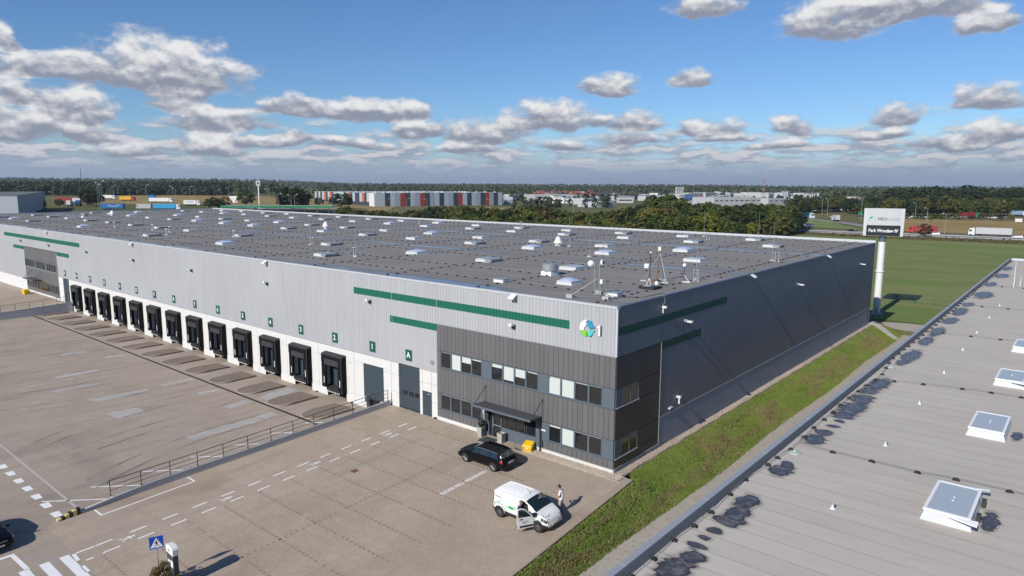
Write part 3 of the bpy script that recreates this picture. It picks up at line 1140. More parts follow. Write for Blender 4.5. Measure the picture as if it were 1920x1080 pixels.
# rear and west walls
ribbed('cladding_panel', M['clad_shaded'], 'y', 0, LY, -1.3, 11.9, LX + .02)
mb = MB()
mb.box(LX, -.0, LY - .29, LY, -1.3, 11.5)
mb.build('wall', M['clad_shaded'], wh)
mb = MB()
mb.box(-.06, .075, -.075, .05, 8.5, 11.9)
mb.build('corner_trim', M['coping'], wh)

# --- white concrete base with dock bays
def cpanel(x0, x1, z0, z1, y1=.3):
    mb = MB()
    mb.box(x0 + .013, x1 - .013, -.055, y1, z0 + .013, z1 - .013)
    return mb.build('concrete_panel', M['concrete_white'], wh)


def cstack(x0, x1, z0):
    zs = [z0, -.1 if z0 < -.5 else 1.35, 3.0, 4.15]
    for a, b in zip(zs, zs[1:]):
        cpanel(x0, x1, a, b)


num = [str(k) for k in range(1, 15)]
sign_mesh = MB().box(-.40, .40, -.02, .02, -.50, .50).mesh('sign_plate', M['sign_green'])


def number_sign(cx, cz, txt):
    s_ = put('number_sign', sign_mesh, wh, (cx, -.10, cz))
    me = text_mesh(txt, .72, M['pure_white'], .006)
    put('numeral', me, s_, (0, -.028, 0), (math.pi / 2, 0, 0))


def dock(cx):
    """one loading dock: sheltered door, levelling plate and the pit below it"""
    d = put('loading_dock', None, wh, (cx, 0, 0))
    MB().box(-1.55, 1.55, .35, .42, 0, 3.2).build('dock_door', M['door_grey'], d)
    mb = MB()
    for k in range(3):
        mb.box(-.95 + k * .68, -.45 + k * .68, .33, .36, 1.75, 2.1)
    mb.build('door_panes', M['glass'], d)
    mb = MB()
    for k in range(1, 6):
        mb.box(-1.55, 1.55, .34, .352, k * .53, k * .53 + .02)
    mb.build('door_seams', M['steel_dark'], d)
    mb = MB()
    mb.box(-1.55, 1.55, .8, .86, -1.3, 0)
    mb.box(-1.56, -1.5, -.05, .8, -1.3, 0)
    mb.box(1.5, 1.56, -.05, .8, -1.3, 0)
    mb.build('pit', M['rubber'], d)
    # shelter
    mb = MB()
    mb.add([(-1.7, 0, 3.55), (1.7, 0, 3.55), (1.7, -.62, 3.42), (-1.7, -.62, 3.42), (-1.7, 0, 3.40), (1.7, 0, 3.40), (1.7, -.62, 3.30), (-1.7, -.62, 3.30)],
           [(0, 3, 2, 1), (4, 5, 6, 7), (0, 1, 5, 4), (1, 2, 6, 5), (2, 3, 7, 6), (3, 0, 4, 7)])
    mb.build('shelter_top', M['shelter_light'], d)
    for s_ in (-1, 1):
        a, b = sorted((s_ * 1.7, s_ * 1.62))
        MB().box(a, b, -.6, -.0, -.08, 3.34).build('shelter_side', M['shelter'], d)
        a, b = sorted((s_ * 1.69, s_ * .98))
        mb = MB()
        mb.add([(a, -.62, -.05), (b, -.62, -.05), (b, -.62, 3.3), (a, -.62, 3.3), (a, -.59, -.05), (b, -.59, -.05), (b, -.59, 3.3), (a, -.59, 3.3)],
               [(0, 1, 2, 3), (4, 7, 6, 5), (0, 4, 5, 1), (1, 5, 6, 2), (2, 6, 7, 3), (3, 7, 4, 0)])
        mb.build('side_curtain', M['shelter'], d)
        xs_ = s_ * 1.30
        MB().box(xs_ - .045, xs_ + .045, -.632, -.621, .35, 1.05).build('guide_stripe', M['pure_white'], d)
        MB().box(s_ * 1.2 - .13, s_ * 1.2 + .13, -.35, -.06, -.42, .0).build('bumper', M['rubber'], d)
    MB().box(-1.69, 1.69, -.645, -.605, 2.55, 3.29).build('top_curtain', M['shelter'], d)
    MB().box(-1.15, 1.15, -.66, -.647, 2.35, 2.95).build('head_flap', M['shelter_light'], d)
    mb = MB()
    mb.box(1.60, 1.705, -.665, -.646, -.05, 3.31)
    mb.box(-1.7, 1.60, -.665, -.646, 3.292, 3.33)
    mb.build('edge_trim', M['shelter_light'], d)
    MB().box(-1.05, 1.05, -.30, .33, -.12, -.005).build('leveller_plate', M['steel_dark'], d)
    mb = MB()
    mb.box(-1.0, 1.0, -.42, -.30, -.55, -.03)
    mb.build('leveller_lip', M['rubber'], d)
    mb = MB()
    for k in range(7):
        mb.box(-.95 + k * .29, -.80 + k * .29, -.435, -.421, -.52, -.43)
    mb.build('warning_marks', M['pure_white'], d)
    return d


def dock_bay(cx):
    l, r_ = cx - 2.96, cx + 2.96
    for a, b in ((l, cx - 1.58), (cx + 1.58, r_)):
        for z0, z1 in ((-1.3, -.1), (-.1, 3.0)):
            cpanel(a, b, z0, z1)
    cpanel(l, r_, 3.0, 4.15)


first = None
for k in range(14):
    cx = DOCKX[k]
    number_sign(cx, 5.13, num[k])
    if k == 0:
        # dock 1: bare sectional door, no shelter
        d = put('loading_dock', None, wh, (cx, 0, 0))
        mb = MB()
        for j in range(6):
            mb.box(-1.46, 1.46, -.03, .05, j * .541 + .004, j * .541 + .537)
        mb.build('dock_door', M['door_grey'], d)
        MB().box(-1.52, -1.47, -.06, .06, 0, 3.28).build('door_jamb', M['frame_pale'], d)
        MB().box(-1.2, 1.2, .7, .76, -1.3, 0).build('pit', M['rubber'], d)
        MB().box(-1.0, 1.0, -.05, .6, -.14, -.03).build('leveller_plate', M['steel_dark'], d)
        for s_ in (-1, 1):
            MB().box(s_ * 1.3 - .14, s_ * 1.3 + .14, -.28, -.06, -.40, .0).build('bumper', M['white_metal'], d)
        l, r_ = cx - 2.96, cx + 2.6
        for a, b in ((l, cx - 1.52), (cx + 1.47, r_)):
            for z0, z1 in ((-1.3, -.1), (-.1, 3.0)):
                cpanel(a, b, z0, z1)
        cpanel(l, r_, 3.28, 4.15)
        cpanel(l, cx - 1.52, 3.0, 3.28)
        cpanel(cx + 1.47, r_, 3.0, 3.28)
        cpanel(cx - 1.52, cx - 1.2, -1.3, -.02)
        cpanel(cx + 1.2, cx + 1.47, -1.3, -.02)
        continue
    dock_bay(cx)
    if first is None:
        first = dock(cx)
    else:
        c = copy_tree(first, wh)
        c.location = (cx, 0, 0)
        for ch in c.children:
            b_ = ch.name.split('.')[0]
            if b_ == 'head_flap':
                ch.scale.z = random.uniform(.93, 1.02)
                ch.rotation_euler.y = random.uniform(-.012, .012)
                if k % 5 == 3:
                    ch.location.z = .22
            if b_ == 'side_curtain':
                ch.rotation_euler.x = random.uniform(-.012, .004)
                ch.scale.x = random.uniform(.96, 1.0)
cstack(-24.0, -22.95, -.3)
cstack(-20.13, -19.78, -.3)
cpanel(-19.78, -18.6, 2.22, 3.0)
cpanel(-19.78, -18.6, 3.0, 4.15)
cstack(-18.6, -17.87, -.3)
cstack(-112.65, -110.4, -.3)
cstack(-107.6, DOCKX[13] - 2.96, -.3)
for x0, x1 in ((-137, -130.5), (-144, -137), (-151, -144), (-160, -151), (-172, -160), (-185, -172), (LX, -185)):
    cpanel(x0, x1, -.4, 2.2)


def big_door(cx, z1, sign):
    d = put('sectional_door', None, wh, (cx, 0, 0))
    n = 7
    h = z1 / n
    for j in range(n):
        MB().box(-1.37, 1.37, .14, .2, j * h + .003, (j + 1) * h - .003).build('door_panel', M['door_grey'], d)
    mb = MB()
    for k in range(3):
        mb.box(-1.05 + k * .80, -.45 + k * .80, .125, .139, h * 2 + .1, h * 3 - .1)
    mb.build('pane', M['glass'], d)
    MB().box(.05 - 1.0, .2 - 1.0, .11, .14, .3, .36).build('handle', M['steel_dark'], d)
    number_sign(cx + .05 if sign == 'A' else cx, 5.13, sign)
    return d


big_door(-21.54, 4.15, 'A')
big_door(-109.0, 4.12, 'B')


def small_door(cx, h=2.2, w=1.15, mt='door_grey'):
    d = put('service_door', None, wh, (cx, 0, 0))
    MB().box(-w / 2, w / 2, -.02, .06, .02, h).build('door_leaf', M[mt], d)
    MB().box(-w / 2 + .08, -w / 2 + .22, -.05, -.021, 1.0, 1.05).build('handle', M['steel_dark'], d)
    MB().box(.05, .38, -.08, -.021, h - .22, h - .16).build('door_closer', M['frame_pale'], d)
    return d


small_door(-19.19)
for x in (-132.2, -134.6, -137.2):
    s_ = small_door(x, 1.95, 1.0, 'white_metal')
    s_.location.y = -.058
s_ = small_door(-111.6, 2.1, 1.0, 'white_metal')
s_.location.y = -.058
# junction boxes at the foot of the wall
for x in (-24.1, -18.1, -30.0, -35.9):
    z = 0.02 if x > -25 else YZ
    MB().box(x - .14, x + .14, -.22, -.06, z, z + .09).build('foot_guard', M['rubber'], wh)

# --- office corner
CP = 17.85 / 40
cas = {}


def cassette(x0, x1, z0, z1, i):
    w, h = x1 - x0, z1 - z0
    key = (round(w, 3), round(h, 3))
    if key not in cas:
        a = .012
        mb = MB()
        mb.add([(a, -.075, a), (w - a, -.075, a), (w - a, -.075, h - a), (a, -.075, h - a), (a, 0, a), (w - a, 0, a), (w - a, 0, h - a), (a, 0, h - a)],
               [(0, 1, 2, 3), (0, 4, 5, 1), (1, 5, 6, 2), (2, 6, 7, 3), (3, 7, 4, 0)])
        cas[key] = mb.mesh('cassette_panel', M['cassette'])
    put('cassette_panel', cas[key], wh, (x0, 0, z0))


MB().box(-17.85, 0, .02, .28, .0, 8.5).build('office_wall', M['steel_dark'], wh)
for i in range(40):
    x0 = -17.85 + i * CP
    cassette(x0, x0 + CP, 6.2, 8.47, i)
    cassette(x0, x0 + CP, 2.45, 4.68, i)
    if not (13 <= i < 26):
        cassette(x0, x0 + CP, .34, .98, i)
for z0, z1 in ((4.7, 6.18), (1.0, 2.43)):
    cassette(-17.85, -17.40, z0, z1, 0)
MB().box(-17.85, 0.02, -.10, .0, 8.475, 8.515).build('band_flashing', M['frame_pale'], wh)
for x0, x1 in ((-17.85, -11.95), (-7.0, .03)):
    MB().box(x0, x1, -.09, .2, -.3, .30).build('plinth', M['concrete_white'], wh)
    MB().box(x0, x1, -.12, .0, .303, .335).build('plinth_flashing', M['frame_pale'], wh)

rwin = random.Random(12)


def window(x0, x1, z0, z1, blind=0.0, tilt=0.0):
    w_ = put('window', None, wh, (x0, 0, z0))
    w, h = x1 - x0, z1 - z0
    mb = MB()
    f = .075
    mb.box(0, w, -.085, .0, 0, f)
    mb.box(0, w, -.085, .0, h - f, h)
    mb.box(0, f, -.085, .0, f, h - f)
    mb.box(w - f, w, -.085, .0, f, h - f)
    mb.build('window_frame', M['frame_blue'], w_)
    mb = MB()
    mb.box(f, w - f, -.088, -.06, h - f, h - f + .03)
    mb.build('head_trim', M['frame_pale'], w_)
    tl, tw_ = rwin.uniform(-.010, .010), rwin.uniform(-.014, .014)
    MB().quad((f, -.03 - tl - tw_, f), (w - f, -.03 - tl + tw_, f), (w - f, -.03 + tl + tw_, h - f), (f, -.03 + tl - tw_, h - f)).build('pane', M['glass'], w_)
    if blind > 0:
        MB().box(f + .02, w - f - .02, -.045, -.034, h - f - (h - 2 * f) * blind, h - f - .005).build('blind', M['blind'], w_)


def infill(x0, x1, z0, z1):
    MB().box(x0 + .01, x1 - .01, -.08, 0, z0, z1).build('infill_panel', M['frame_blue'], wh)


UP = [(-17.35, -16.14, 0), (-16.14, -14.95, 1), (-14.95, -13.75, .38), (-13.75, -12.6, .08), (-12.6, -11.58, None), (-11.58, -10.35, .2), (-10.35, -9.15, .85),
      (-9.15, -7.99, .5), (-7.99, -6.77, .06), (-6.77, -5.84, None), (-5.84, -4.65, 1), (-4.65, -3.41, 1), (-3.41, -2.19, .04), (-2.19, -1.03, 0), (-1.03, -.02, None)]
for x0, x1, bl in UP:
    if bl is None:
        infill(x0, x1, 4.74, 6.17)
    else:
        window(x0, x1, 4.74, 6.17, bl)
for x0, x1, bl in [(-17.35, -16.2, 0), (-16.2, -15.0, 0), (-15.0, -13.74, 0), (-13.74, -12.6, 0), (-12.6, -11.85, None), (-7.0, -5.75, None), (-5.75, -4.58, .1), (-4.58, -3.37, 1), (-3.37, -2.13, 0),
                   (-2.13, -.97, 0), (-.97, -.02, None)]:
    if bl is None:
        infill(x0, x1, 1.02, 2.42)
    else:
        window(x0, x1, 1.02, 2.42, bl)
for x0, x1, z in ((-17.4, .05, 4.69), (-17.4, -11.9, .985), (-7.0, .05, .985)):
    MB().box(x0, x1, -.15, 0.0, z - .0, z + .045).build('window_sill', M['frame_blue'], wh)
# side of the office (in shade): wide cassettes in a shade-darkened colour, two windows
MB().box(-.28, -.02, .0, 6.4, .0, 8.47).build('office_wall', M['steel_dark'], wh)
for z0, z1, ya in ((6.2, 8.46, 0), (4.79, 6.17, 3.2), (2.45, 4.76, 0), (1.05, 2.42, 3.2), (.36, 1.02, 0)):
    n = 7 if ya == 0 else 4
    p_ = (6.38 - ya) / n
    for i in range(n):
        MB().box(-.02, .04, ya + i * p_ + .008, ya + (i + 1) * p_ - .008, z0 + .008, z1 - .008).build('cassette_panel', M['cassette_shaded'], wh)
for z0, z1 in ((4.82, 6.17), (1.07, 2.42)):
    MB().box(-.02, .045, .03, .88, z0, z1).build('infill_panel', M['frame_blue'], wh)
    w_ = put('window', None, wh, (0, .88, z0))
    h = z1 - z0
    mb = MB()
    for a, b in ((0, .07), (1.10, 1.18), (2.23, 2.30)):
        mb.box(-.02, .05, a, b, 0, h)
    for a, b in ((0, .07), (h - .07, h)):
        for c0_, c1_ in ((.07, 1.10), (1.18, 2.23)):
            mb.box(-.02, .05, c0_, c1_, a, b)
    mb.build('window_frame', M['frame_blue'], w_)
    for a, b in ((.07, 1.10), (1.18, 2.23)):
        MB().quad((.015, a, .07), (.015, b, .07), (.015, b, h - .07), (.015, a, h - .07)).build('pane', M['glass'], w_)
    MB().box(0, .12, -.85, 2.32, -.05, -.012).build('window_sill', M['frame_pale'], w_)
MB().box(-.2, .05, -.0, 6.4, -.3, .32).build('plinth', M['concrete_shaded'], wh)
MB().box(0, .09, 0, 6.4, .323, .355).build('plinth_flashing', M['frame_pale'], wh)
MB().box(.0, .075, 6.39, 6.41, .36, 8.46).build('edge_trim', M['frame_pale'], wh)

# --- entrance
en = put('entrance', None, wh, (-9.4, 0, 0))
def ebox(nm, x0, x1, y0, y1, z0, z1, mt):
    return MB().box(x0 + 9.4, x1 + 9.4, y0, y1, z0, z1).build(nm, M[mt], en)


ebox('glass_door', -11.4, -10.5, -.03, -.01, .06, 2.25, 'glass')
ebox('side_light', -11.8, -11.45, -.03, -.01, .06, 2.25, 'glass')
for x in (-11.85, -11.43, -10.5):
    ebox('door_post', x - .045, x + .045, -.08, .0, .03, 2.42, 'frame_blue')
ebox('door_handle', -11.33, -11.29, -.14, -.06, .8, 1.5, 'steel_galv')
ebox('door_rail', -11.38, -10.55, -.055, -.031, 1.0, 1.05, 'frame_pale')
ebox('transom', -11.85, -7.0, -.085, 0, 2.26, 2.43, 'frame_blue')
for x0, x1 in ((-10.42, -10.05), (-9.95, -9.1), (-9.05, -8.2), (-7.9, -7.05)):
    ebox('side_window', x0, x1, -.03, -.01, 1.05, 2.25, 'glass')
for x in (-10.0, -9.08, -8.1):
    ebox('mullion', x - .05, x + .05, -.075, -.0, 1.0, 2.26, 'steel_dark')
ebox('panel', -10.44, -7.0, -.07, 0, .02, 1.0, 'frame_blue')
ebox('side_panel', -7.0, -6.35, -.085, 0, .34, 1.0, 'frame_blue')
cn = put('canopy', None, wh, (-9.35, 0, 2.78))
mb = MB()
mb.add([(-2.95, 0, .02), (2.95, 0, .02), (2.95, -1.5, .10), (-2.95, -1.5, .10), (-2.95, 0, -.10), (2.95, 0, -.10), (2.95, -1.5, -.02), (-2.95, -1.5, -.02)],
       [(0, 3, 2, 1), (4, 5, 6, 7), (0, 1, 5, 4), (1, 2, 6, 5), (2, 3, 7, 6), (3, 0, 4, 7)])
mb.build('canopy_roof', mk('canopy_sheet', (.065, .066, .072), .5, var=.12), cn)
MB().box(-2.97, 2.97, -1.56, -1.502, -.05, .115).build('canopy_gutter', M['frame_blue'], cn)
for sx in (-2.82, 2.98):
    mb = MB()
    mb.cyl((sx, -1.45, .12), (sx, -.08, 1.33), .035, 6)
    mb.cyl((sx, -.09, 1.25), (sx, -.09, 1.4), .07, 6)
    mb.build('tie_rod', M['steel_dark'], cn)
for x, y0 in ((-12.25, -.18), (-6.45, -.22)):
    mb = MB()
    mb.cyl((x, y0, .02), (x, y0, 2.75 if x > -8 else 1.9), .055, 8)
    mb.build('downpipe', M['steel_dark'] if x > -8 else M['frame_pale'], wh)
MB().box(-12.05, -11.75, -.26, -.09, 1.35, 2.05).build('letter_box', M['steel_dark'], wh)
for z in (1.72, 1.9):
    MB().box(-12.5, -12.15, -.1, -.082, z, z + .1).build('notice_strip', M['pure_white'], wh)
MB().box(-6.42, -6.02, -.12, -.088, 1.72, 1.83).build('notice_strip', M['pure_white'], wh)

# --- emblem and the big 1 on the corner
em = put('emblem', None, wh, (-2.42, -.10, 10.23), None, (.92, 1, .92))
def blob(nm, pts, mt):
    mb = MB()
    mb.prism(pts, -.05, .05, lambda x, y, z: (x, z, y))
    return mb.build(nm, mt, em, fix=True)


arc = lambda r_, a0, a1, n: [(r_ * math.cos(rad(a0 + (a1 - a0) * i / n)), r_ * math.sin(rad(a0 + (a1 - a0) * i / n))) for i in range(n + 1)]
ed = mk('emblem_edge', (.03, .05, .06), .5, var=.05)
blob('emblem_part', [(.0, .62), (-.12, .42), (-.02, .28), (-.22, .06), (-.30, -.18)] + arc(.66, 200, 92, 9), M['pure_white'])
blob('emblem_part', [(.02, .30), (.05, .50)] + arc(.66, 80, 5, 7) + [(.22, .02)], mk('emblem_blue', (.03, .28, .46), .45, var=.03))
blob('emblem_part', [(.22, -.10)] + arc(.66, -8, -62, 6) + [(.10, -.62)], mk('emblem_teal', (.06, .55, .50), .45, var=.03))
blob('emblem_part', [(-.42, -.22), (-.2, -.14), (-.02, -.26), (.02, -.5), (-.08, -.66)] + arc(.66, 262, 214, 4), mk('emblem_green', (.20, .56, .04), .45, var=.03))
for a0, a1 in ((95, 200), (5, 80), (-62, -8), (214, 262)):
    mb = MB()
    o_, i_ = arc(.70, a0, a1, 9), arc(.63, a0, a1, 9)
    mb.prism(o_ + i_[::-1], .052, .075, lambda x, y, z: (x + .03, z, y - .02))
    mb.build('emblem_edge', ed, em, fix=True)
one = put('wall_numeral', None, wh, (-1.36, -.12, 10.2), None, (1.25, 1, 1.1))
mb = MB()
mb.prism([(.06, -.34), (.06, .34), (-.04, .34), (-.15, .22), (-.15, .14), (-.05, .2), (-.05, -.34)], -.05, .05, lambda x, y, z: (x, z, y))
mb.build('numeral', M['pure_white'], one, fix=True)
mb = MB()
mb.prism([(.13, -.36), (.13, .34), (.02, .34), (-.10, .20), (-.10, .10), (.0, .17), (.0, -.36)], .052, .085, lambda x, y, z: (x, z, y))
mb.build('numeral_edge_shadow', ed, one, fix=True)  # offset dark solid: the numeral's dark edge plus a modelled drop shadow

# --- wall lamps and cameras
lamp0 = None
for x, z in [(-9.2, 9.55), (-26.75, 9.55), (-44.6, 9.55), (-62.3, 9.55), (-80.0, 9.55), (-97.9, 9.55), (-115.7, 9.55), (-131.5, 9.55)]:
    if lamp0 is None:
        lamp0 = put('wall_lamp', None, wh, (x, -.07, z))
        MB().box(-.16, .16, -.52, -.2, -.02, .16).build('lamp_housing', M['white_metal'], lamp0)
        MB().box(-.12, .12, -.2, .02, -.28, .02).build('lamp_bracket', M['steel_dark'], lamp0)
        MB().box(-.13, .13, -.50, -.22, -.035, -.021).build('lamp_glass', M['lamp_glass'], lamp0)
    else:
        c = copy_tree(lamp0, wh)
        c.location = (x, -.07, z)
cap0 = None
for x in (-9.15, -44.6, -80.0, -116.2, -152):
    if cap0 is None:
        cap0 = put('eaves_floodlight', None, wh, (x, -.08, 11.86))
        mb = MB()
        mb.add([(-.28, -.5, -.22), (.28, -.5, -.22), (.28, 0, .06), (-.28, 0, .06), (-.28, -.5, -.12), (.28, -.5, -.12), (.28, 0, .16), (-.28, 0, .16)],
               [(0, 3, 2, 1), (4, 5, 6, 7), (0, 1, 5, 4), (1, 2, 6, 5), (2, 3, 7, 6), (3, 0, 4, 7)])
        mb.build('lamp_housing', M['white_metal'], cap0)
    else:
        c = copy_tree(cap0, wh)
        c.location = (x, -.08, 11.86)
for y in (23.87, 47.8):
    mb = MB()
    mb.add([(.5, y - .28, 11.64), (.5, y + .28, 11.64), (.05, y + .28, 11.9), (.05, y - .28, 11.9), (.5, y - .28, 11.74), (.5, y + .28, 11.74), (.05, y + .28, 12.0), (.05, y - .28, 12.0)],
           [(0, 3, 2, 1), (4, 5, 6, 7), (0, 1, 5, 4), (1, 2, 6, 5), (2, 3, 7, 6), (3, 0, 4, 7)])
    mb.build('eaves_floodlight', M['white_metal'], wh)
for y in (10.1, 37.24, 63.2):
    l_ = put('wall_lamp', None, wh, (.06, y, 9.5))
    MB().box(.28, .72, -.16, .16, .0, .12).build('lamp_housing', M['white_metal'], l_)
    MB().box(-.02, .28, -.06, .06, .0, .2).build('lamp_bracket', M['frame_pale'], l_)
cam_ = put('security_camera', None, wh, (.06, 6.24, 11.2))
MB().box(.05, .4, -.1, .1, -.05, .1).build('camera_body', M['white_metal'], cam_)
MB().cyl((.1, 0, -.05), (.1, 0, -.45), .05, 8).build('camera_mount', M['white_metal'], cam_)
cab = MB()
cab.tube([(.1, 6.3, 11.3), (.16, 6.55, 11.7), (.1, 6.4, 12.08), (-.3, 6.0, 12.1)], .015, 5)
cab.build('camera_cable', M['frame_pale'], wh)
cam_ = put('security_camera', None, wh, (.06, 9.3, 3.35))
MB().box(.0, .36, -.12, .12, .08, .22).build('camera_body', M['white_metal'], cam_)
MB().cyl((.2, 0, .1), (.2, 0, -.42), .07, 8).build('camera_mount', M['white_metal'], cam_)
MB().box(.05, .2, 7.9, 8.4, 2.78, 2.9).build('bulkhead_light', M['white_metal'], wh)
MB().box(.055, .09, 69.0, 69.9, .05, 2.1).build('escape_door', M['frame_blue'], wh)
MB().cyl((-18.5, -.12, 5.0), (-18.5, -.04, 5.0), .22, 10).build('wall_vent', M['steel_galv'], wh)

# --- far office block on the same front
for i in range(20):
    x0 = -130.4 + i * .885
    for z0, z1 in ((6.2, 8.45), (2.5, 4.7), (.3, .95)):
        cassette(x0, x0 + .885, z0, z1, i)
MB().box(-130.5, -112.65, .02, .28, 0, 8.5).build('office_wall', M['steel_dark'], wh)
for g in range(3):
    for j in range(4):
        x0 = -129.8 + g * 5.75 + j * 1.25
        window(x0, x0 + 1.22, 4.76, 6.17, 0)
    infill(-129.8 + g * 5.75 + 5.0, -129.8 + g * 5.75 + 5.75, 4.76, 6.17)
for j in range(4):
    window(-129.8 + j * 1.5, -128.3 + j * 1.5, 1.0, 2.45, 0)
for j in range(4):
    window(-118.7 + j * 1.45, -117.25 + j * 1.45, 1.0, 2.45, 0)
MB().box(-123.8, -118.7, -.03, .0, .05, 2.45).build('entrance_glazing', M['glass'], wh)
MB().box(-130.3, -112.8, -.16, 0, 4.68, 4.75).build('window_sill', M['frame_pale'], wh)
MB().box(-130.5, -112.7, -.09, .1, -.3, .29).build('plinth', M['concrete_white'], wh)
cn2 = copy_tree(cn, wh)
cn2.location = (-124.3, 0, 2.78)

# --- roof lights
def skylight(kind):
    r_ = put('roof_light', None, wh)
    s_ = .98 if kind != 's' else .74
    mb = MB()
    mb.frust(-s_ - .06, s_ + .06, -s_ - .06, s_ + .06, 0, .42, .06)
    r_.scale = (1, 1, .60)
    mb.build('upstand', M['roof_white'], r_)
    if kind in 'fd' or kind == 's':
        MB().box(-s_ - .02, s_ + .02, -s_ - .02, s_ + .02, .42, .53).build('rim', M['roof_white'], r_)
    if kind == 'f':
        MB().box(-s_ + .06, s_ - .06, -s_ + .06, s_ - .06, .53, .575).build('glazing', M['glass_sky'], r_)
    if kind in 'ds':
        mb = MB()
        n = 8
        for i in range(n + 1):
            for j in range(n + 1):
                u, v = -1 + 2 * i / n, -1 + 2 * j / n
                mb.v.append((u * s_ * .97, v * s_ * .97, .53 + .42 * (1 - u * u) ** .6 * (1 - v * v) ** .6))
        for i in range(n):
            for j in range(n):
                k = i * (n + 1) + j
                mb.f.append([k, k + n + 1, k + n + 2, k + 1])
                mb.mi.append(0)
        mb.build('dome', M['dome'], r_, smooth=True)
    if kind == 'v':
        MB().box(-s_, s_ * .35, -s_ - .02, s_ + .02, .42, .52).build('rim', M['roof_white'], r_)
        MB().box(-s_ + .1, s_ * .3, -s_ + .08, s_ - .08, .52, .57).build('glazing', M['glass_sky'], r_)
        mb = MB()
        mb.add([(-s_ * .1, -s_, .58), (s_ + .3, -s_, .50), (s_ + .3, s_, .50), (-s_ * .1, s_, .58), (-s_ * .1, -s_, .50), (s_ + .3, -s_, .42), (s_ + .3, s_, .42), (-s_ * .1, s_, .50)],
               [(0, 3, 2, 1), (4, 5, 6, 7), (0, 1, 5, 4), (1, 2, 6, 5), (2, 3, 7, 6), (3, 0, 4, 7)])
        mb.build('flap', M['steel_galv'], r_, fix=True)
        for sy in (-1, 1):
            MB().box(s_ * .5, s_ + .35, sy * s_ - .08, sy * s_ + .08, .1, .45).build('wind_deflector', M['steel_galv'], r_)
    return r_


LIGHTS = [
 ('d',-184.1,42.4),('d',-163.9,32.6),('f',-150.0,31.6),('d',-158.0,41.8),('v',-138.7,31.9),('v',-121.7,16.8),('v',-109.4,16.6),('v',-185.7,56.4),('f',-174.2,56.5),('f',-180.9,66.0),('d',-161.4,56.0),
 ('f',-145.5,41.6),('d',-128.0,32.4),('v',-132.2,40.8),('d',-114.8,31.9),('f',-170.3,66.7),('f',-150.4,56.4),('f',-120.6,40.9),('d',-102.7,31.6),('v',-155.5,65.1),('v',-137.5,55.8),('d',-109.6,41.4),
 ('f',-144.8,65.8),('f',-125.3,55.1),('v',-90.4,31.4),('v',-90.8,7.1),('f',-97.4,16.6),('v',-79.7,16.5),('d',-67.6,7.3),('v',-178.5,8.7),('d',-166.6,8.2),('v',-184.6,17.6),('v',-152.9,7.9),
 ('v',-171.6,17.3),('f',-159.9,17.5),('v',-189.5,32.9),('v',-146.8,17.2),('d',-178.3,33.3),('d',-122.7,8.0),('v',-135.0,17.4),('v',-131.1,64.2),('v',-113.7,55.6),('v',-119.9,64.8),('f',-101.3,55.0),
 ('v',-96.4,40.4),('v',-84.2,40.1),('v',-106.8,63.8),('d',-88.5,54.2),('f',-95.0,63.5),('f',-78.9,31.4),('v',-66.6,31.0),('f',-72.2,39.8),('f',-76.6,53.6),('d',-83.1,62.9),('d',-60.8,40.0),
 ('f',-54.9,30.9),('v',-55.9,16.4),('v',-44.1,7.3),('d',-37.9,16.0),('f',-70.8,62.2),('v',-64.9,54.3),('v',-59.4,61.9),('f',-54.0,53.4),('f',-48.4,62.1),('v',-42.9,53.6),('f',-48.6,39.0),
 ('v',-42.5,30.9),('v',-37.5,39.2),('d',-31.7,30.5),('v',-37.4,62.6),('f',-31.7,54.0),('f',-26.2,39.4),('d',-20.7,31.0),('v',-26.1,15.7),('f',-14.9,15.9),('s',-9.2,7.2),('f',-26.2,63.2),
 ('v',-20.4,54.0),('v',-15.1,63.9),('d',-15.2,40.5),('v',-9.0,54.5),('f',-9.0,30.9)]
proto = {}
for k, x, y in LIGHTS:
    if k not in proto:
        proto[k] = skylight(k)
        proto[k].location = (x, y, RZ + .02)
    else:
        c = copy_tree(proto[k], wh)
        c.location = (x, y, RZ + .02)
# conductor holders: hundreds of small blocks with the wire they carry
hb, wr = MB(), MB()
def run_blocks(a, b, step, wire=True):
    a, b = Vector(a), Vector(b)
    n = max(2, int((b - a).length / step))
    for i in range(n + 1):
        q = a.lerp(b, i / n)
        q = q + Vector((random.uniform(-.08, .08), random.uniform(-.08, .08)))
        hb.box(q.x - .09, q.x + .09, q.y - .09, q.y + .09, RZ + .02, RZ + .10)
    wr.cyl((a.x, a.y, RZ + .15), (b.x, b.y, RZ + .15), .012, 4)


for y in (4.6, 10.6, 19.5, 27.5, 35.5, 44.5, 51, 58.5, 67.5, 70.0):
    run_blocks((-196, y), (-1.2, y), 1.25)
for x in [-2.2 - 11.6 * k for k in range(17)]:
    run_blocks((x, .9), (x, 70), 1.15)
hb.build('conductor_holders', M['block'], wh, kind='stuff')
wr.build('conductor_wire', M['steel_galv'], wh, kind='stuff')
# soil pipes and vents
def pipe_pair(x, y, h=.95):
    for dx in (0, .38):
        p_ = put('vent_pipe', None, wh, (x + dx, y + .1 * dx, RZ + .02))
        MB().lathe([(.11, 0), (.06, .2), (.05, h)], n=10).build('pipe', M['steel_galv'], p_)
        MB().lathe([(.07, h - .02), (.13, h + .02), (.10, h + .09), (.02, h + .12)], n=10).build('cowl', M['steel_galv'], p_)


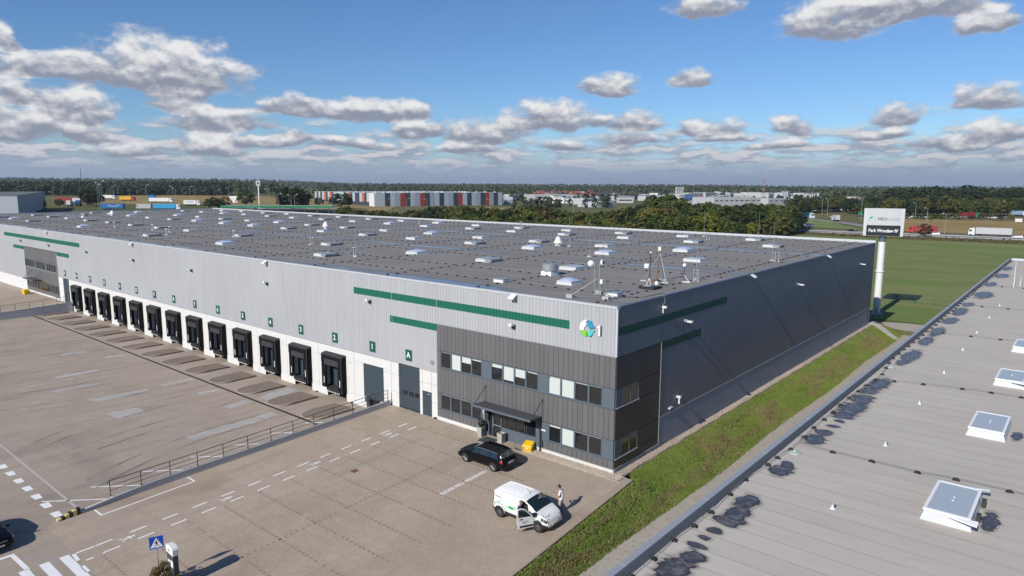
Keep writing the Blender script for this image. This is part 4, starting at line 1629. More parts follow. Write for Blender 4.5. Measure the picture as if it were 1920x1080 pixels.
for x, y in ((-2.0, 15.8), (-2.2, 36.3), (-20.8, 59.5), (-41.5, 9.3), (-58.6, 15), (-79, 14.5), (-91.5, 9.6), (-97, 12.5), (-105, 13), (-118, 11.5), (-84, 58), (-63, 66)):
    pipe_pair(x, y)
for x, y in ((-14.26, 4.24), (-2.95, 4.23)):
    b_ = put('roof_hatch', None, wh, (x, y, RZ + .02))
    MB().box(-.55, .55, -.4, .4, 0, .26).build('hatch_curb', M['white_metal'], b_)
    MB().box(-.58, .58, -.43, .43, .26, .33).build('hatch_lid', M['steel_galv'], b_)
for x, y in ((-14.0, 10.8), (-164.5, 22.0)):
    f_ = put('roof_fan', None, wh, (x, y, RZ + .02))
    MB().frust(-.62, .62, -.62, .62, 0, .4, .08).build('fan_base', M['white_metal'], f_)
    MB().lathe([(.55, .4), (.72, .46), (.72, 1.02), (.62, 1.1), (.1, 1.12)], n=20).build('fan_drum', M['steel_galv'], f_, smooth=False)
for x, y in ((-31.6, 36.0), (-171, 30.6), (-86, 36.5)):
    f_ = put('roof_aerator', None, wh, (x, y, RZ + .02))
    MB().lathe([(.42, 0), (.36, .3), (.34, .42)], n=12).build('aerator_base', M['white_metal'], f_)
    MB().lathe([(.62, .40), (.60, .48), (.24, 1.22), (.04, 1.34)], n=16).build('aerator_cone', M['pure_white'], f_)


# ------------------------------------------------------------------ neighbouring building (its roof is in the foreground)
Z2 = 9.0
nb = thing('neighbouring_warehouse', 'low hall with a pale grey felt roof and white roof lights in the foreground', 'warehouse')
MB().box(14.95, 74, -62, 90.2, -1.6, Z2 - .03).build('hall_body', M['clad_shaded'], nb)


def strip_mat():
    mt, t, b = mat_base('pale_roofing_felt')
    tc_ = N(t, 'ShaderNodeTexCoord')
    g = N(t, 'ShaderNodeSeparateXYZ')
    t.links.new(tc_.outputs['Generated'], g.inputs[0])
    co = tc_.outputs['Object']
    gp = N(t, 'ShaderNodeNewGeometry').outputs['Position']
    edge = mth(t, 'MAXIMUM', mth(t, 'SUBTRACT', 1.0, sstep(t, g.outputs[1], .0, .12)), sstep(t, g.outputs[1], .91, 1.0))
    mp = N(t, 'ShaderNodeMapping')
    mp.inputs['Scale'].default_value = (.25, 2.2, 1)
    t.links.new(gp, mp.inputs[0])
    v = mth(t, 'ADD', mth(t, 'MULTIPLY', nz(t, mp.outputs[0], 1.0, 5, .65), .4), mth(t, 'ADD', mth(t, 'MULTIPLY', nz(t, gp, .25, 5, .6), .35), mth(t, 'MULTIPLY', nz(t, gp, 25, 3, .6), .25)))
    oi = N(t, 'ShaderNodeObjectInfo').outputs['Random']
    v = mth(t, 'MULTIPLY_ADD', mth(t, 'SUBTRACT', v, .5), .62, mth(t, 'MULTIPLY_ADD', oi, .05, .975))
    hs = N(t, 'ShaderNodeHueSaturation')
    hs.inputs['Color'].default_value = (.490, .448, .396, 1)
    t.links.new(v, hs.inputs['Value'])
    en_ = mth(t, 'MULTIPLY', edge, mth(t, 'MULTIPLY_ADD', nz(t, gp, .35, 5, .7), 1.3, -.15))
    c = mixc(t, en_, hs.outputs[0], (.25, .235, .215))
    c = mixc(t, mth(t, 'MULTIPLY', sstep(t, nz(t, gp, .5, 6, .7, .4), .60, .78), .3), c, (.30, .275, .25))
    t.links.new(c, b.inputs['Base Color'])
    b.inputs['Roughness'].default_value = .9
    b.inputs['Specular IOR Level'].default_value = .08
    bp = N(t, 'ShaderNodeBump')
    bp.inputs['Strength'].default_value = .25
    bp.inputs['Distance'].default_value = .01
    t.links.new(nz(t, gp, 14, 4, .6), bp.inputs['Height'])
    t.links.new(bp.outputs[0], b.inputs['Normal'])
    return mt


M['strip'] = strip_mat()
# one felt strip, a metre wide, lapping over its neighbour: unit mesh scaled in length
su = MB()
su.add([(0, 0, .004), (1, 0, .004), (1, 1.06, .026), (0, 1.06, .026), (0, 0, -.01), (1, 0, -.01), (1, 1.06, .014), (0, 1.06, .014)],
       [(0, 1, 2, 3), (4, 7, 6, 5), (0, 4, 5, 1), (1, 5, 6, 2), (2, 6, 7, 3), (3, 7, 4, 0)])
strip_me = su.mesh('felt_strip', M['strip'])
rs = random.Random(4)
for k in range(128):
    y = -38.0 + k
    cuts = [15.0]
    if y < 34:
        cuts += [15.0 + rs.uniform(3.0, 6.5), 15.0 + rs.uniform(8.0, 12.5)]
    cuts.append(74)
    for i, (a, b) in enumerate(zip(cuts, cuts[1:])):
        put('felt_strip', strip_me, nb, (a, y, Z2 - .012 + .003 * i), None, (b - a + .06, 1, 1))
mb = MB()
mb.box(14.62, 14.85, -62, 90.4, Z2 - .12, Z2 + .17)
mb.build('edge_coping', mk('blue_grey_coping_sheet', (.33, .35, .38), .5, .1, var=.06), nb)
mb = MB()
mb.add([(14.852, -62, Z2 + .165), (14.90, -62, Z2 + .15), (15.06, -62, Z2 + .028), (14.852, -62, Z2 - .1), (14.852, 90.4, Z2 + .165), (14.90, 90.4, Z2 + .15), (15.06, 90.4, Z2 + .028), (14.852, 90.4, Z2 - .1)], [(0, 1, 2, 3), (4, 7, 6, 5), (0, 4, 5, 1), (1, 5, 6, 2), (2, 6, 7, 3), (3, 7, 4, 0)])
mb.build('edge_upstand', mk('shade_darkened_upstand', (.075, .085, .10), .8, var=.15), nb, fix=True)  # dark colour paints the shade on the coping's inner face
mb = MB()
mb.box(14.605, 14.70, -62, 90.4, Z2 - .45, Z2 - .122)
mb.build('coping_drip', M['coping_blue'], nb)
mb = MB()
mb.box(15.02, 74, 90.0, 90.4, Z2 - .3, Z2 + .28)
mb.build('end_parapet', M['coping'], nb)
for i in range(22):
    y = -35 + i * 5.7
    MB().box(14.615, 14.855, y, y + .06, Z2 + .1705, Z2 + .178).build('coping_joint', M['frame_pale'], nb)


def smoke_vent(x0, y0, y1, openflap):
    v = put('roof_light', None, nb, (x0, y0, Z2 + .01), None, (1, 1, .74))
    w, l = 1.38, y1 - y0
    MB().frust(-.06, w + .06, -.06, l + .06, 0, .46, .10).build('upstand', M['roof_white'], v)
    mb = MB()
    r_ = .10
    mb.box(0, w, 0, r_, .46, .56)
    mb.box(0, w, l - r_, l, .46, .56)
    mb.box(0, r_, r_, l - r_, .46, .56)
    mb.box(w - r_, w, r_, l - r_, .46, .56)
    mb.build('rim', M['pure_white'], v)
    MB().box(r_, w - r_, r_, l - r_, .46, .535).build('glazing', M['glass_sky'], v)
    for dy in (-.12, .12):
        MB().lathe([(.035, .535), (.03, .56), (.01, .565)], (w / 2, l / 2 + dy * 1.3, 0), 8).build('fixing', M['pure_white'], v)
    if openflap:
        for s_ in (0, 1):
            mb = MB()
            y_ = -.05 if s_ == 0 else l + .05
            e_ = -.34 if s_ == 0 else .34
            mb.add([(w * .55, y_, .50), (w + .22, y_, .58), (w + .22, y_ + e_, .50), (w * .55, y_ + e_ * .1, .46), (w * .55, y_, .48), (w + .22, y_, .55), (w + .22, y_ + e_, .47), (w * .55, y_ + e_ * .1, .44)],
                   [(0, 1, 2, 3), (4, 7, 6, 5), (0, 4, 5, 1), (1, 5, 6, 2), (2, 6, 7, 3), (3, 7, 4, 0)])
            mb.build('wind_deflector', M['pure_white'], v, fix=True)
            MB().box(w + .07, w + .2, l * .3 - .1 if s_ == 0 else l * .75, l * .3 + .15 if s_ == 0 else l * .75 + .25, .1, .42).build('hinge_motor', M['steel_dark'], v)


for i, (y0, op) in enumerate(((-14.15, True), (-3.6, False), (6.9, True), (17.4, False), (27.9, True), (38.4, False), (48.9, False), (59.4, True), (-24.6, False))):
    smoke_vent(20.9, y0, y0 + 2.95, op)
def puddle_mat():
    """dark wet stain with fingers along the strips and a dried silt rim; clear outside its own outline"""
    mt, t, b = mat_base('wet_stain')
    tc_ = N(t, 'ShaderNodeTexCoord')
    gp = N(t, 'ShaderNodeNewGeometry').outputs['Position']
    g = N(t, 'ShaderNodeVectorMath', operation='MULTIPLY_ADD')
    t.links.new(tc_.outputs['Generated'], g.inputs[0])
    g.inputs[1].default_value = (2, 2, 0)
    g.inputs[2].default_value = (-1, -1, 0)
    ln = N(t, 'ShaderNodeVectorMath', operation='LENGTH')
    t.links.new(g.outputs[0], ln.inputs[0])
    mp = N(t, 'ShaderNodeMapping')
    mp.inputs['Scale'].default_value = (.8, 2.0, 1)
    t.links.new(gp, mp.inputs[0])
    fld = mth(t, 'ADD', ln.outputs['Value'], mth(t, 'MULTIPLY_ADD', nz(t, mp.outputs[0], 1.7, 3, .5, .2), 1.0, -.50))
    core = mth(t, 'SUBTRACT', 1.0, sstep(t, fld, .60, .66))
    rim = mth(t, 'SUBTRACT', 1.0, sstep(t, fld, .60, .92))
    tide = mth(t, 'MULTIPLY', sstep(t, fld, .40, .55), .8)
    inner = mixc(t, sstep(t, nz(t, gp, 3.2, 5, .65), .42, .66), (.062, .060, .064), (.165, .155, .150))
    inner = mixc(t, tide, inner, (.035, .033, .035))
    c = mixc(t, core, (.32, .285, .245), inner)
    t.links.new(c, b.inputs['Base Color'])
    t.links.new(mth(t, 'MULTIPLY_ADD', core, -.55, .85), b.inputs['Roughness'])
    b.inputs['Specular IOR Level'].default_value = .45
    t.links.new(mth(t, 'MAXIMUM', mth(t, 'MULTIPLY', rim, .38), mth(t, 'MULTIPLY', core, .94)), b.inputs['Alpha'])
    return mt


M['puddle'] = puddle_mat()


def puddle(cx, cy, rx, ry, seed):
    mb = MB()
    rx, ry = rx * 1.55, ry * 1.5
    pts = [(cx + rx * math.cos(i * .2618), cy + ry * math.sin(i * .2618)) for i in range(24)]
    mb.add([(max(15.03, x), y, Z2 + .0275 + .0006 * (seed % 5)) for x, y in pts], [tuple(range(24))])
    mb.build('puddle', M['puddle'], nb, fix=True)


PUD = [(15.85, -22.5, .48, .85), (16.0, -21.6, .36, .38), (15.82, -20.9, .30, .18), (15.8, -20.25, .27, .16), (15.86, -19.6, .25, .20), (15.95, -18.6, .45, .45), (15.9, -17.9, .40, .60), (15.85, -16.8, .36, .60),
       (15.8, -13.2, .40, .60), (15.78, -12.5, .25, .40), (15.75, -8.8, .42, .62), (15.85, -7.6, .36, .40), (15.9, -6.4, .30, .22), (15.9, -5.5, .28, .20),
       (15.8, -4.5, .48, .55), (15.85, -2.9, .55, 1.3), (15.8, -1.0, .5, 1.0), (15.75, .9, .42, .9), (15.75, 2.7, .55, 1.4), (15.8, 9.0, .32, .7), (15.85, 11.4, .45, 1.9), (15.75, 17.3, .4, 1.6), (15.8, 21.5, .4, 1.9),
       (15.8, 27.5, .5, 1.6), (15.8, 33, .45, 2.2), (15.8, 38, .42, 1.2), (15.9, 46, .9, 2.6), (15.8, 56, .5, 2.0), (15.8, 66, .7, 2.4), (15.7, 76, .45, 2.5), (22.72, -12.9, .24, .8), (22.66, -2.4, .2, .65)]
for i, (x, y, a, b) in enumerate(PUD):
    puddle(x, y, a * 1.05, b * 1.1, i)
# conductor cable on blocks
blk = MB()
blk.add([(-.13, -.06, 0), (.13, -.06, 0), (.13, .06, 0), (-.13, .06, 0), (-.07, -.04, .10), (.07, -.04, .10), (.07, .04, .10), (-.07, .04, .10)],
        [(0, 3, 2, 1), (4, 5, 6, 7), (0, 1, 5, 4), (1, 2, 6, 5), (2, 3, 7, 6), (3, 0, 4, 7)])
blk_me = blk.mesh('conductor_holder', M['block'])
runs = [[(15.16, -28.5), (15.13, -25.3), (15.15, -23.8), (15.15, -22.5), (15.11, -21.1), (15.19, -19.8), (15.2, -18.5), (15.12, -16.7), (15.07, -15.1), (15.22, -13.1), (15.25, -12.1), (15.37, -10.8), (15.35, -8.9), (15.28, -7.35),
         (15.29, -5.8), (15.31, -4.3), (15.26, -2.9), (15.28, -1.3), (15.33, .3), (15.37, 1.8), (15.48, 3.45), (15.5, 5), (15.32, 6.8), (15.2, 8.3), (15.1, 9.8), (15.12, 11.5), (15.12, 13), (15.15, 14.4), (15.15, 16), (15.18, 17.7), (15.2, 19.3)]
        + [(15.2 + .05 * math.sin(i), 21 + i * 1.7) for i in range(41)],
        [(15.36, -9.86), (16.84, -9.93), (18.36, -9.93), (20.02, -9.97), (21.3, -9.75), (23, -9.7), (25, -9.7), (27, -9.75)],
        [(15.5, 3.6), (16.38, 3.82), (17.8, 4.25), (19.65, 4.62), (20.96, 4.8), (22.32, 4.84), (24, 4.9), (26, 4.9)],
        [(15.3, 20.9), (16.26, 20.99), (18.06, 21.17), (19.88, 21.29), (21.9, 21.4), (24, 21.4)],
        [(15.3, 37), (17, 37.2), (19, 37.4), (21, 37.4), (23, 37.5)], [(15.3, 54), (17, 54.2), (19, 54.3), (21, 54.4), (23, 54.4)]]
for rn in runs:
    tb = MB()
    tb.tube([(x, y, Z2 + .115) for x, y in rn], .013, 5)
    tb.build('conductor_cable', M['cable'], nb)
    for x, y in rn[1:-1]:
        put('conductor_holder', blk_me, nb, (x, y, Z2 + .02), (0, 0, rs.uniform(-.3, .3)))
for x, y in [(18.35, -15.4), (18.36, -7.55), (18.34, .1), (18.28, 7.9), (18.24, 15.7), (18.22, 23), (18.2, 31), (18.2, 39)]:
    v = put('roof_breather', None, nb, (x, y, Z2 + .02))
    MB().lathe([(.10, 0), (.045, .04), (.03, .18)], n=10).build('breather_pipe', M['pure_white'], v)
    MB().lathe([(.07, .17), (.06, .21), (.02, .25)], n=10).build('breather_cap', M['steel_galv'], v)
for x, y in ((15.6, -11.0), (15.5, 7.3)):
    MB().lathe([(.26, .02), (.24, .06), (.08, .09), (.02, .16)], (x, y, Z2), 12).build('roof_drain', mk('pale_green_plastic', (.38, .46, .42), .6, var=.1), nb)
for x, y in ((18.05, 54.6), (18.5, 56.5), (21, 66)):
    MB().cyl((x, y, Z2), (x, y, Z2 + (3.0 if x < 18.3 else 1.2)), .05, 6, .015).build('vent_rod', M['white_metal'], nb)

# ------------------------------------------------------------------ retaining walls with railings
def ret_wall(name, label, pts, rail, capw=.20, mirror=1, group=None):
    w = thing(name, label, 'wall', (0, 0, 0), 0, group)
    A, B = pts
    n = 14
    mb = MB()
    cp = MB()
    for i in range(n):
        t0, t1 = i / n, (i + 1) / n
        q = []
        for t in (t0, t1):
            x = A[0] + (B[0] - A[0]) * t
            y = A[1] + (B[1] - A[1]) * t
            z = gz(y) + min(.50, .08 + t * 5.0 * .42)
            q.append((x, y, z))
        (xa, ya, za), (xb, yb, zb) = q
        h = capw / 2
        for b_, l0, l1 in ((mb, -1.5, -.05), (cp, -.0495, 0.0)):
            e = h if b_ is mb else h + .02
            b_.add([(xa - e, ya, za + l0 if l0 > -1 else -1.5), (xa + e, ya, za + l0 if l0 > -1 else -1.5), (xb + e, yb, zb + l0 if l0 > -1 else -1.5), (xb - e, yb, zb + l0 if l0 > -1 else -1.5),
                    (xa - e, ya, za + l1), (xa + e, ya, za + l1), (xb + e, yb, zb + l1), (xb - e, yb, zb + l1)],
                   [(0, 3, 2, 1), (4, 5, 6, 7), (0, 1, 5, 4), (1, 2, 6, 5), (2, 3, 7, 6), (3, 0, 4, 7)])
    mb.build('wall_body', M['concrete_grey'], w, fix=True)
    cp.build('wall_top', M['concrete_raw'], w, fix=True)
    return w


WA, WB = (-24.5, -27.3), (-24.02, -.3)
rw = ret_wall('retaining_wall', 'low concrete retaining wall between the loading yard and the car park', (WA, WB), True)
# painted hazard end
for i in range(6):
    y0 = WA[1] + .02 + i * .22
    t = (y0 - WA[1]) / 27.0
    hz_ = gz(y0) + .06 + (y0 - WA[1]) * .066
    MB().box(WA[0] - .17, WA[0] + .17, y0, y0 + .21, gz(y0) - .1, hz_ + .06 + .045 * i).build('hazard_stripe', M['yellow_paint'] if i % 2 == 0 else M['black_paint'], rw)


def wall_pt(t, A=WA, B=WB):
    return Vector((A[0] + (B[0] - A[0]) * t, A[1] + (B[1] - A[1]) * t, 0))


def railing(name, label, A, B, y0, y1, step, top):
    r_ = thing(name, label, 'railing')
    n = int(round((y1 - y0) / step))
    P_ = []
    for i in range(n + 1):
        y = y0 + (y1 - y0) * i / n
        t = (y - A[1]) / (B[1] - A[1])
        x = A[0] + (B[0] - A[0]) * t
        z = gz(y) + .50
        P_.append(Vector((x, y, z)))
        mb = MB()
        mb.cyl((x, y, z), (x, y, z + top), .03, 6)
        mb.box(x - .06, x + .06, y - .06, y + .06, z, z + .015)
        mb.build('post', M['steel_dark'], r_)
    for h, rr in ((top, .028), (top * .66, .02), (top * .33, .02)):
        mb = MB()
        mb.tube([q + Vector((0, 0, h)) for q in P_], rr, 6)
        if h == top:
            q = P_[0]
            mb.tube([q + Vector((0, 0, top)), q + Vector((0, -.12, top - .05)), q + Vector((0, -.14, top - .2))], rr, 6)
        mb.build('rail', M['steel_dark'], r_)
    return r_


railing('guard_railing', 'dark tubular railing on the wall beside the car park', WA, WB, -24.1, -.5, 1.968, 1.02)
ret_wall('retaining_wall', 'low concrete retaining wall at the far end of the loading yard', ((-106.3, -27.3), (-106.3, -.3)), True)
railing('guard_railing', 'dark tubular railing on the far wall beyond the docks', (-106.3, -27.3), (-106.3, -.3), -24.0, -.5, 2.0, 1.02)

# ------------------------------------------------------------------ things standing on the warehouse roof
RT = RZ + .02
ms = thing('antenna_mast', 'lattice antenna mast with two white dishes near the front roof corner', 'antenna', (-3.75, 2.75, RT))
ms.scale = (.9, .9, .92)
mb = MB()
for dx, dy in ((0, 0), (.42, .1), (.2, .42)):
    mb.cyl((dx, dy, 0), (dx, dy, 2.9), .035, 6)
mb.build('mast_pole', M['steel_galv'], ms)
mb = MB()
P3 = [Vector((0, 0, 0)), Vector((.42, .1, 0)), Vector((.2, .42, 0))]
for k in range(7):
    for i in range(3):
        a, b = P3[i] + Vector((0, 0, .2 + k * .36)), P3[(i + 1) % 3] + Vector((0, 0, .2 + (k + 1) * .36))
        mb.cyl(a, b, .014, 4)
mb.build('lattice', M['steel_galv'], ms)
for (ex, ey) in ((-1.35, -1.5), (1.55, -.55), (-.6, 1.7)):
    mb = MB()
    mb.cyl((.15, .1, .05), (ex, ey, .12), .03, 5)
    mb.cyl((.15, .1, 1.5), (ex, ey, .15), .022, 5)
    mb.build('stay', M['steel_galv'], ms)
    mb = MB()
    for i in range(3):
        mb.box(ex - .28 + i * .20, ex - .10 + i * .20, ey - .22, ey + .22, 0, .30)
    mb.build('ballast_block', M['concrete_raw'], ms)
for dx, dy, dz, rz_ in ((-.36, -.05, 2.72, .5), (.62, .0, 2.88, -.9)):
    h = put('dish', None, ms, (dx, dy, dz), (math.pi / 2, 0, rz_))
    MB().lathe([(.02, .08), (.16, .04), (.26, -.05), (.27, -.07), (.02, -.05)], n=18).build('dish_bowl', M['pure_white'], h, smooth=True)
    MB().cyl((0, 0, -.06), (0, 0, -.32), .08, 8).build('dish_mount', M['steel_dark'], h)
MB().box(.5, .75, .05, .3, 1.15, 1.5).build('equipment_box', M['white_metal'], ms)
MB().cyl((.6, .25, 2.9), (.6, .25, 4.6), .012, 4).build('whip_aerial', M['steel_galv'], ms)
mb = MB()
mb.tube([(.5, .2, 1.2), (.62, .3, .7), (1.0, .5, .2), (1.8, 1.2, .06), (3.2, 2.4, .05), (3.4, 5.6, .05)], .02, 5)
mb.build('cable', M['rubber'], ms)

ms = thing('tripod_mast', 'tripod mast with a cream box on top, on the warehouse roof', 'antenna', (-4.35, 13.4, RT))
MB().cyl((0, 0, .1), (.25, .1, 2.7), .07, 8, .05).build('mast_pole', mk('brown_wood', (.20, .14, .10), .8, var=.2), ms)
MB().box(.1, .4, -.05, .25, 2.7, 3.05).build('cream_box', mk('cream_plastic', (.72, .68, .52), .5, var=.05), ms)
MB().box(-.25, .25, -.25, .25, 0, .14).build('foot_plate', M['rust'], ms)
for ex, ey in ((-.95, -.4), (1.1, -.3), (.1, 1.2)):
    mb = MB()
    mb.cyl((.24, .1, 2.5), (ex, ey, .1), .035, 6)
    mb.build('tripod_leg', M['steel_galv'], ms)
    MB().box(ex - .3, ex + .3, ey - .18, ey + .18, 0, .1).build('ballast_block', M['concrete_raw'], ms)
ms = thing('antenna_post', 'thin antenna post with white radio box on a black ballast tray', 'antenna', (-2.75, 9.3, RT))
MB().cyl((0, 0, .2), (0, 0, 2.9), .04, 6).build('mast_pole', M['steel_dark'], ms)
MB().lathe([(.22, -.17), (.24, .0), (.22, .17)], (-.26, -.02, 1.85), 14).build('radio_box', M['pure_white'], ms)
MB().lathe([(.06, -.06), (.09, 0), (.06, .06)], (.05, 0, 2.95), 10).build('lamp', M['pure_white'], ms)
MB().box(-.7, .7, -.5, .5, .03, .22).build('ballast_tray', M['rubber'], ms)
MB().box(-.45, .2, -.35, .3, .221, .26).build('tray_cover', M['frame_pale'], ms)
for ex in (-.5, .5):
    MB().cyl((0, 0, .9), (ex * .4, -.2, .24), .025, 5).build('stay', M['white_metal'], ms)
MB().lathe([(.05, 0), (.16, .12), (.18, .25), (.1, .4)], (.5, .3, .22), 12).build('camera_dome', M['white_metal'], ms)
ms = thing('roof_camera_post', 'short post with a round white camera near the side roof edge', 'camera', (-2.4, 14.75, RT))
MB().cyl((0, 0, .05), (0, 0, 1.35), .03, 6).build('post', M['steel_dark'], ms)
MB().lathe([(.05, -.15), (.15, -.08), (.17, .05), (.1, .17), (.02, .2)], (0, 0, 1.45), 12).build('camera_ball', M['pure_white'], ms)
MB().cyl((.02, 0, .6), (.4, .05, .08), .025, 5).build('stay', M['white_metal'], ms)
MB().box(-.1, .6, -.15, .2, 0, .08).build('base_plate', M['white_metal'], ms)
RODS = [(-2.2, 16.7, 'by vent pipes at the side edge'), (-2.6, 36.6, 'halfway along the side roof edge'), (-20.3, 26.8, 'between the domes at the right'),
        (-30.0, 36.4, 'beside the white roof cone'), (-40.6, 8.9, 'near the middle of the front edge'), (-24.5, 66.5, 'at the rear parapet, right half'), (-58.2, 14.6, 'near the paired vent pipes in the middle front'),
        (-15.6, 66.8, 'at the rear parapet near the right end')]
for x, y, w in RODS:
    r_ = thing('lightning_rod', 'thin lightning rod on a round foot ' + w, 'lightning rod', (x, y, RT), 0, 'lightning rods on the warehouse roof')
    MB().lathe([(.30, 0), (.28, .10), (.10, .16)], n=12).build('rod_foot', M['concrete_raw'], r_)
    MB().cyl((0, 0, .1), (0, 0, 4.2), .022, 5, .010).build('rod', M['frame_pale'], r_)

# ------------------------------------------------------------------ pylon sign
py = thing('pylon_sign', 'tall white pylon with a lens shaped box reading PROLOGIS and Park Wrocław IV'.replace('PROLOGIS and Park Wrocław IV', 'a company name over a black panel'), 'sign', (-2.75, 88.3, terrain(-3.2, 88.3)), .21)
ph = 13.45
MB().cyl((0, 0, 0), (0, 0, ph - 1.0), .58, 28, .54).build('column', M['white_metal'], py, smooth=False)
MB().cyl((0, 0, ph - 1.0), (0, 0, ph), .52, 28).build('column_neck', M['coping_blue'], py)
for z in (7.4,):
    MB().cyl((0, 0, z), (0, 0, z + .12), .70, 28).build('flange', M['white_metal'], py)
mb = MB()
for k in range(4):
    mb.box(.60, .72, -.06, .06, 3 + k * 2.6, 3.15 + k * 2.6)
mb.build('rung', M['steel_galv'], py)
mb = MB()
for k in range(3):
    mb.box(-.25, .25, -.69, -.60, .5 + k * .28, .64 + k * .28)
mb.build('service_plate', M['frame_pale'], py)
MB().box(-.9, .95, -.5, .5, -.1, .25).build('footing', M['concrete_raw'], py)
WS, HS = 3.0, 4.55
front = lambda x: -.55 - .35 * (1 - (x / WS) ** 2)
mb = MB()
n = 20
for s_ in (1, -1):
    for i in range(n + 1):
        x = -WS + 2 * WS * i / n
        y = front(x) * s_
        taper = 1.0
        mb.v += [(x * .985, y, ph), (x, y, ph + HS)]
for i in range(n):
    mb.f.append([2 * i, 2 * i + 2, 2 * i + 3, 2 * i + 1])
    b_ = 2 * (n + 1)
    mb.f.append([b_ + 2 * i, b_ + 2 * i + 1, b_ + 2 * i + 3, b_ + 2 * i + 2])
    mb.f.append([2 * i, b_ + 2 * i, b_ + 2 * i + 2, 2 * i + 2])
    mb.f.append([2 * i + 1, 2 * i + 3, b_ + 2 * i + 3, b_ + 2 * i + 1])
    mb.mi += [0, 0, 0, 0]
b_ = 2 * (n + 1)
mb.f.append([0, 1, b_ + 1, b_])
mb.f.append([2 * n, b_ + 2 * n, b_ + 2 * n + 1, 2 * n + 1])
mb.mi += [0, 0]
mb.build('sign_box', mk('sign_white', (.60, .61, .62), .4, var=.02), py, fix=True)


def on_curve(nm, x0, x1, z0, z1, mt, off=.02, seg=12):
    mb = MB()
    for i in range(seg + 1):
        x = x0 + (x1 - x0) * i / seg
        mb.v += [(x, front(x) - off, z0), (x, front(x) - off, z1)]
    for i in range(seg):
        mb.f.append([2 * i, 2 * i + 2, 2 * i + 3, 2 * i + 1])
        mb.mi.append(0)
    return mb.build(nm, mt, py)


on_curve('name_panel', -2.5, 2.5, ph + .04, ph + 1.78, mk('sign_black', (.022, .024, .032), .4, var=.05), .02)
on_curve('face_panel', -2.5, 2.5, ph + 1.83, ph + 4.52, mk('sign_face', (.54, .55, .56), .35, var=.02), .014)


def curved_text(txt, size, xc, z, width, mt, nm, bold=False):
    me = text_mesh(txt, size, mt)
    xs = [v.co.x for v in me.vertices]
    k = width / (max(xs) - min(xs))
    for v in me.vertices:
        x, y = v.co.x * k + xc, v.co.y
        v.co = (x, front(x) - .035, z + y)
    put(nm, me, py)


curved_text('PRO', .68, -.22, ph + 2.8, 1.25, mk('grey_letter_dark', (.16, .18, .19), .5, var=.02), 'company_lettering')
curved_text('PRO', .70, -.20, ph + 2.8, 1.26, mk('grey_letter_dark2', (.16, .18, .19), .5, var=.02), 'company_lettering')
curved_text('LOGIS', .68, 1.36, ph + 2.8, 1.78, mk('grey_letter', (.36, .38, .39), .5, var=.02), 'company_lettering')
curved_text('Park Wrocław IV', .74, 0, ph + .88, 4.35, M['pure_white'], 'park_lettering')
curved_text('Park Wrocław IV', .77, .02, ph + .88, 4.37, M['pure_white'], 'park_lettering')
def lg(pts, mt):
    mb = MB()
    mb.add([(x * .95 - 1.55, front(x * .95 - 1.55) - .035, ph + 2.82 + z * .95) for x, z in pts], [tuple(range(len(pts)))])
    mb.build('logo_part', mt, py, fix=True)


lg([(-.62, -.02), (-.5, .30), (-.2, .42), (-.08, .46), (-.16, .22), (-.36, .1), (-.46, -.06)], mk('logo_green', (.02, .24, .19), .5, var=.03))
lg([(.0, .46), (.3, .38), (.46, .12), (.32, -.02), (.26, .16), (.06, .22)], mk('logo_pale', (.30, .60, .62), .5, var=.03))
lg([(.28, -.08), (.46, -.02), (.36, -.26), (.22, -.36)], mk('logo_teal', (.10, .45, .42), .5, var=.03))
lg([(-.5, -.14), (-.34, -.08), (-.16, -.28), (-.12, -.44), (-.34, -.36)], mk('logo_leaf', (.55, .62, .42), .5, var=.03))

# ------------------------------------------------------------------ traffic sign, totem, entrance things
def ground_z(x, y):
    return gz(y) if -24.3 < x < 3 else YZ


ts = thing('crossing_sign', 'blue square pedestrian crossing sign on a thin grey post', 'traffic sign', (-12.35, -26.1, gz(-26.1)), math.radians(66))
MB().cyl((0, 0, -.05), (0, 0, 2.68), .032, 10).build('post', M['steel_galv'], ts)
MB().box(-.36, .36, -.065, -.045, 2.28, 3.02).build('sign_plate', M['sign_blue'], ts)
mb = MB()
for a, b, c_, d_ in ((-.36, .36, 2.28, 2.292), (-.36, .36, 3.008, 3.02), (-.36, -.348, 2.292, 3.008), (.348, .36, 2.292, 3.008)):
    mb.box(a, b, -.068, -.0655, c_, d_)
mb.build('sign_border', M['pure_white'], ts)
MB().add([(-.31, -.069, 2.37), (.31, -.069, 2.37), (0, -.069, 2.92)], [(0, 1, 2)]).build('white_triangle', M['pure_white'], ts)
mb = MB()
figure = [[(-.02, 2.80), (.03, 2.80), (.05, 2.76), (.03, 2.72), (-.02, 2.72), (-.035, 2.76)], [(-.05, 2.70), (.04, 2.70), (.05, 2.58), (-.02, 2.56)], [(-.02, 2.57), (.03, 2.58), (-.05, 2.42), (-.10, 2.40)], [(.0, 2.57), (.05, 2.58), (.10, 2.42), (.15, 2.42)],
          [(-.05, 2.70), (-.02, 2.66), (-.11, 2.57), (-.13, 2.59)], [(.03, 2.70), (.05, 2.66), (.12, 2.60), (.11, 2.64)], [(-.22, 2.40), (-.13, 2.40), (-.13, 2.415), (-.22, 2.415)], [(.13, 2.44), (.2, 2.44), (.2, 2.455), (.13, 2.455)]]
for sh in figure:
    mb.add([(x, -.072, z) for x, z in sh], [tuple(range(len(sh)))])
mb.build('walking_figure', M['black_paint'], ts, fix=True)
for z in (2.4, 2.85):
    MB().box(-.1, .1, -.044, .04, z, z + .04).build('clamp', M['steel_galv'], ts)

for ch in ts.children:
    if ch.name.split('.')[0] != 'post':
        ch.location.z = -.30

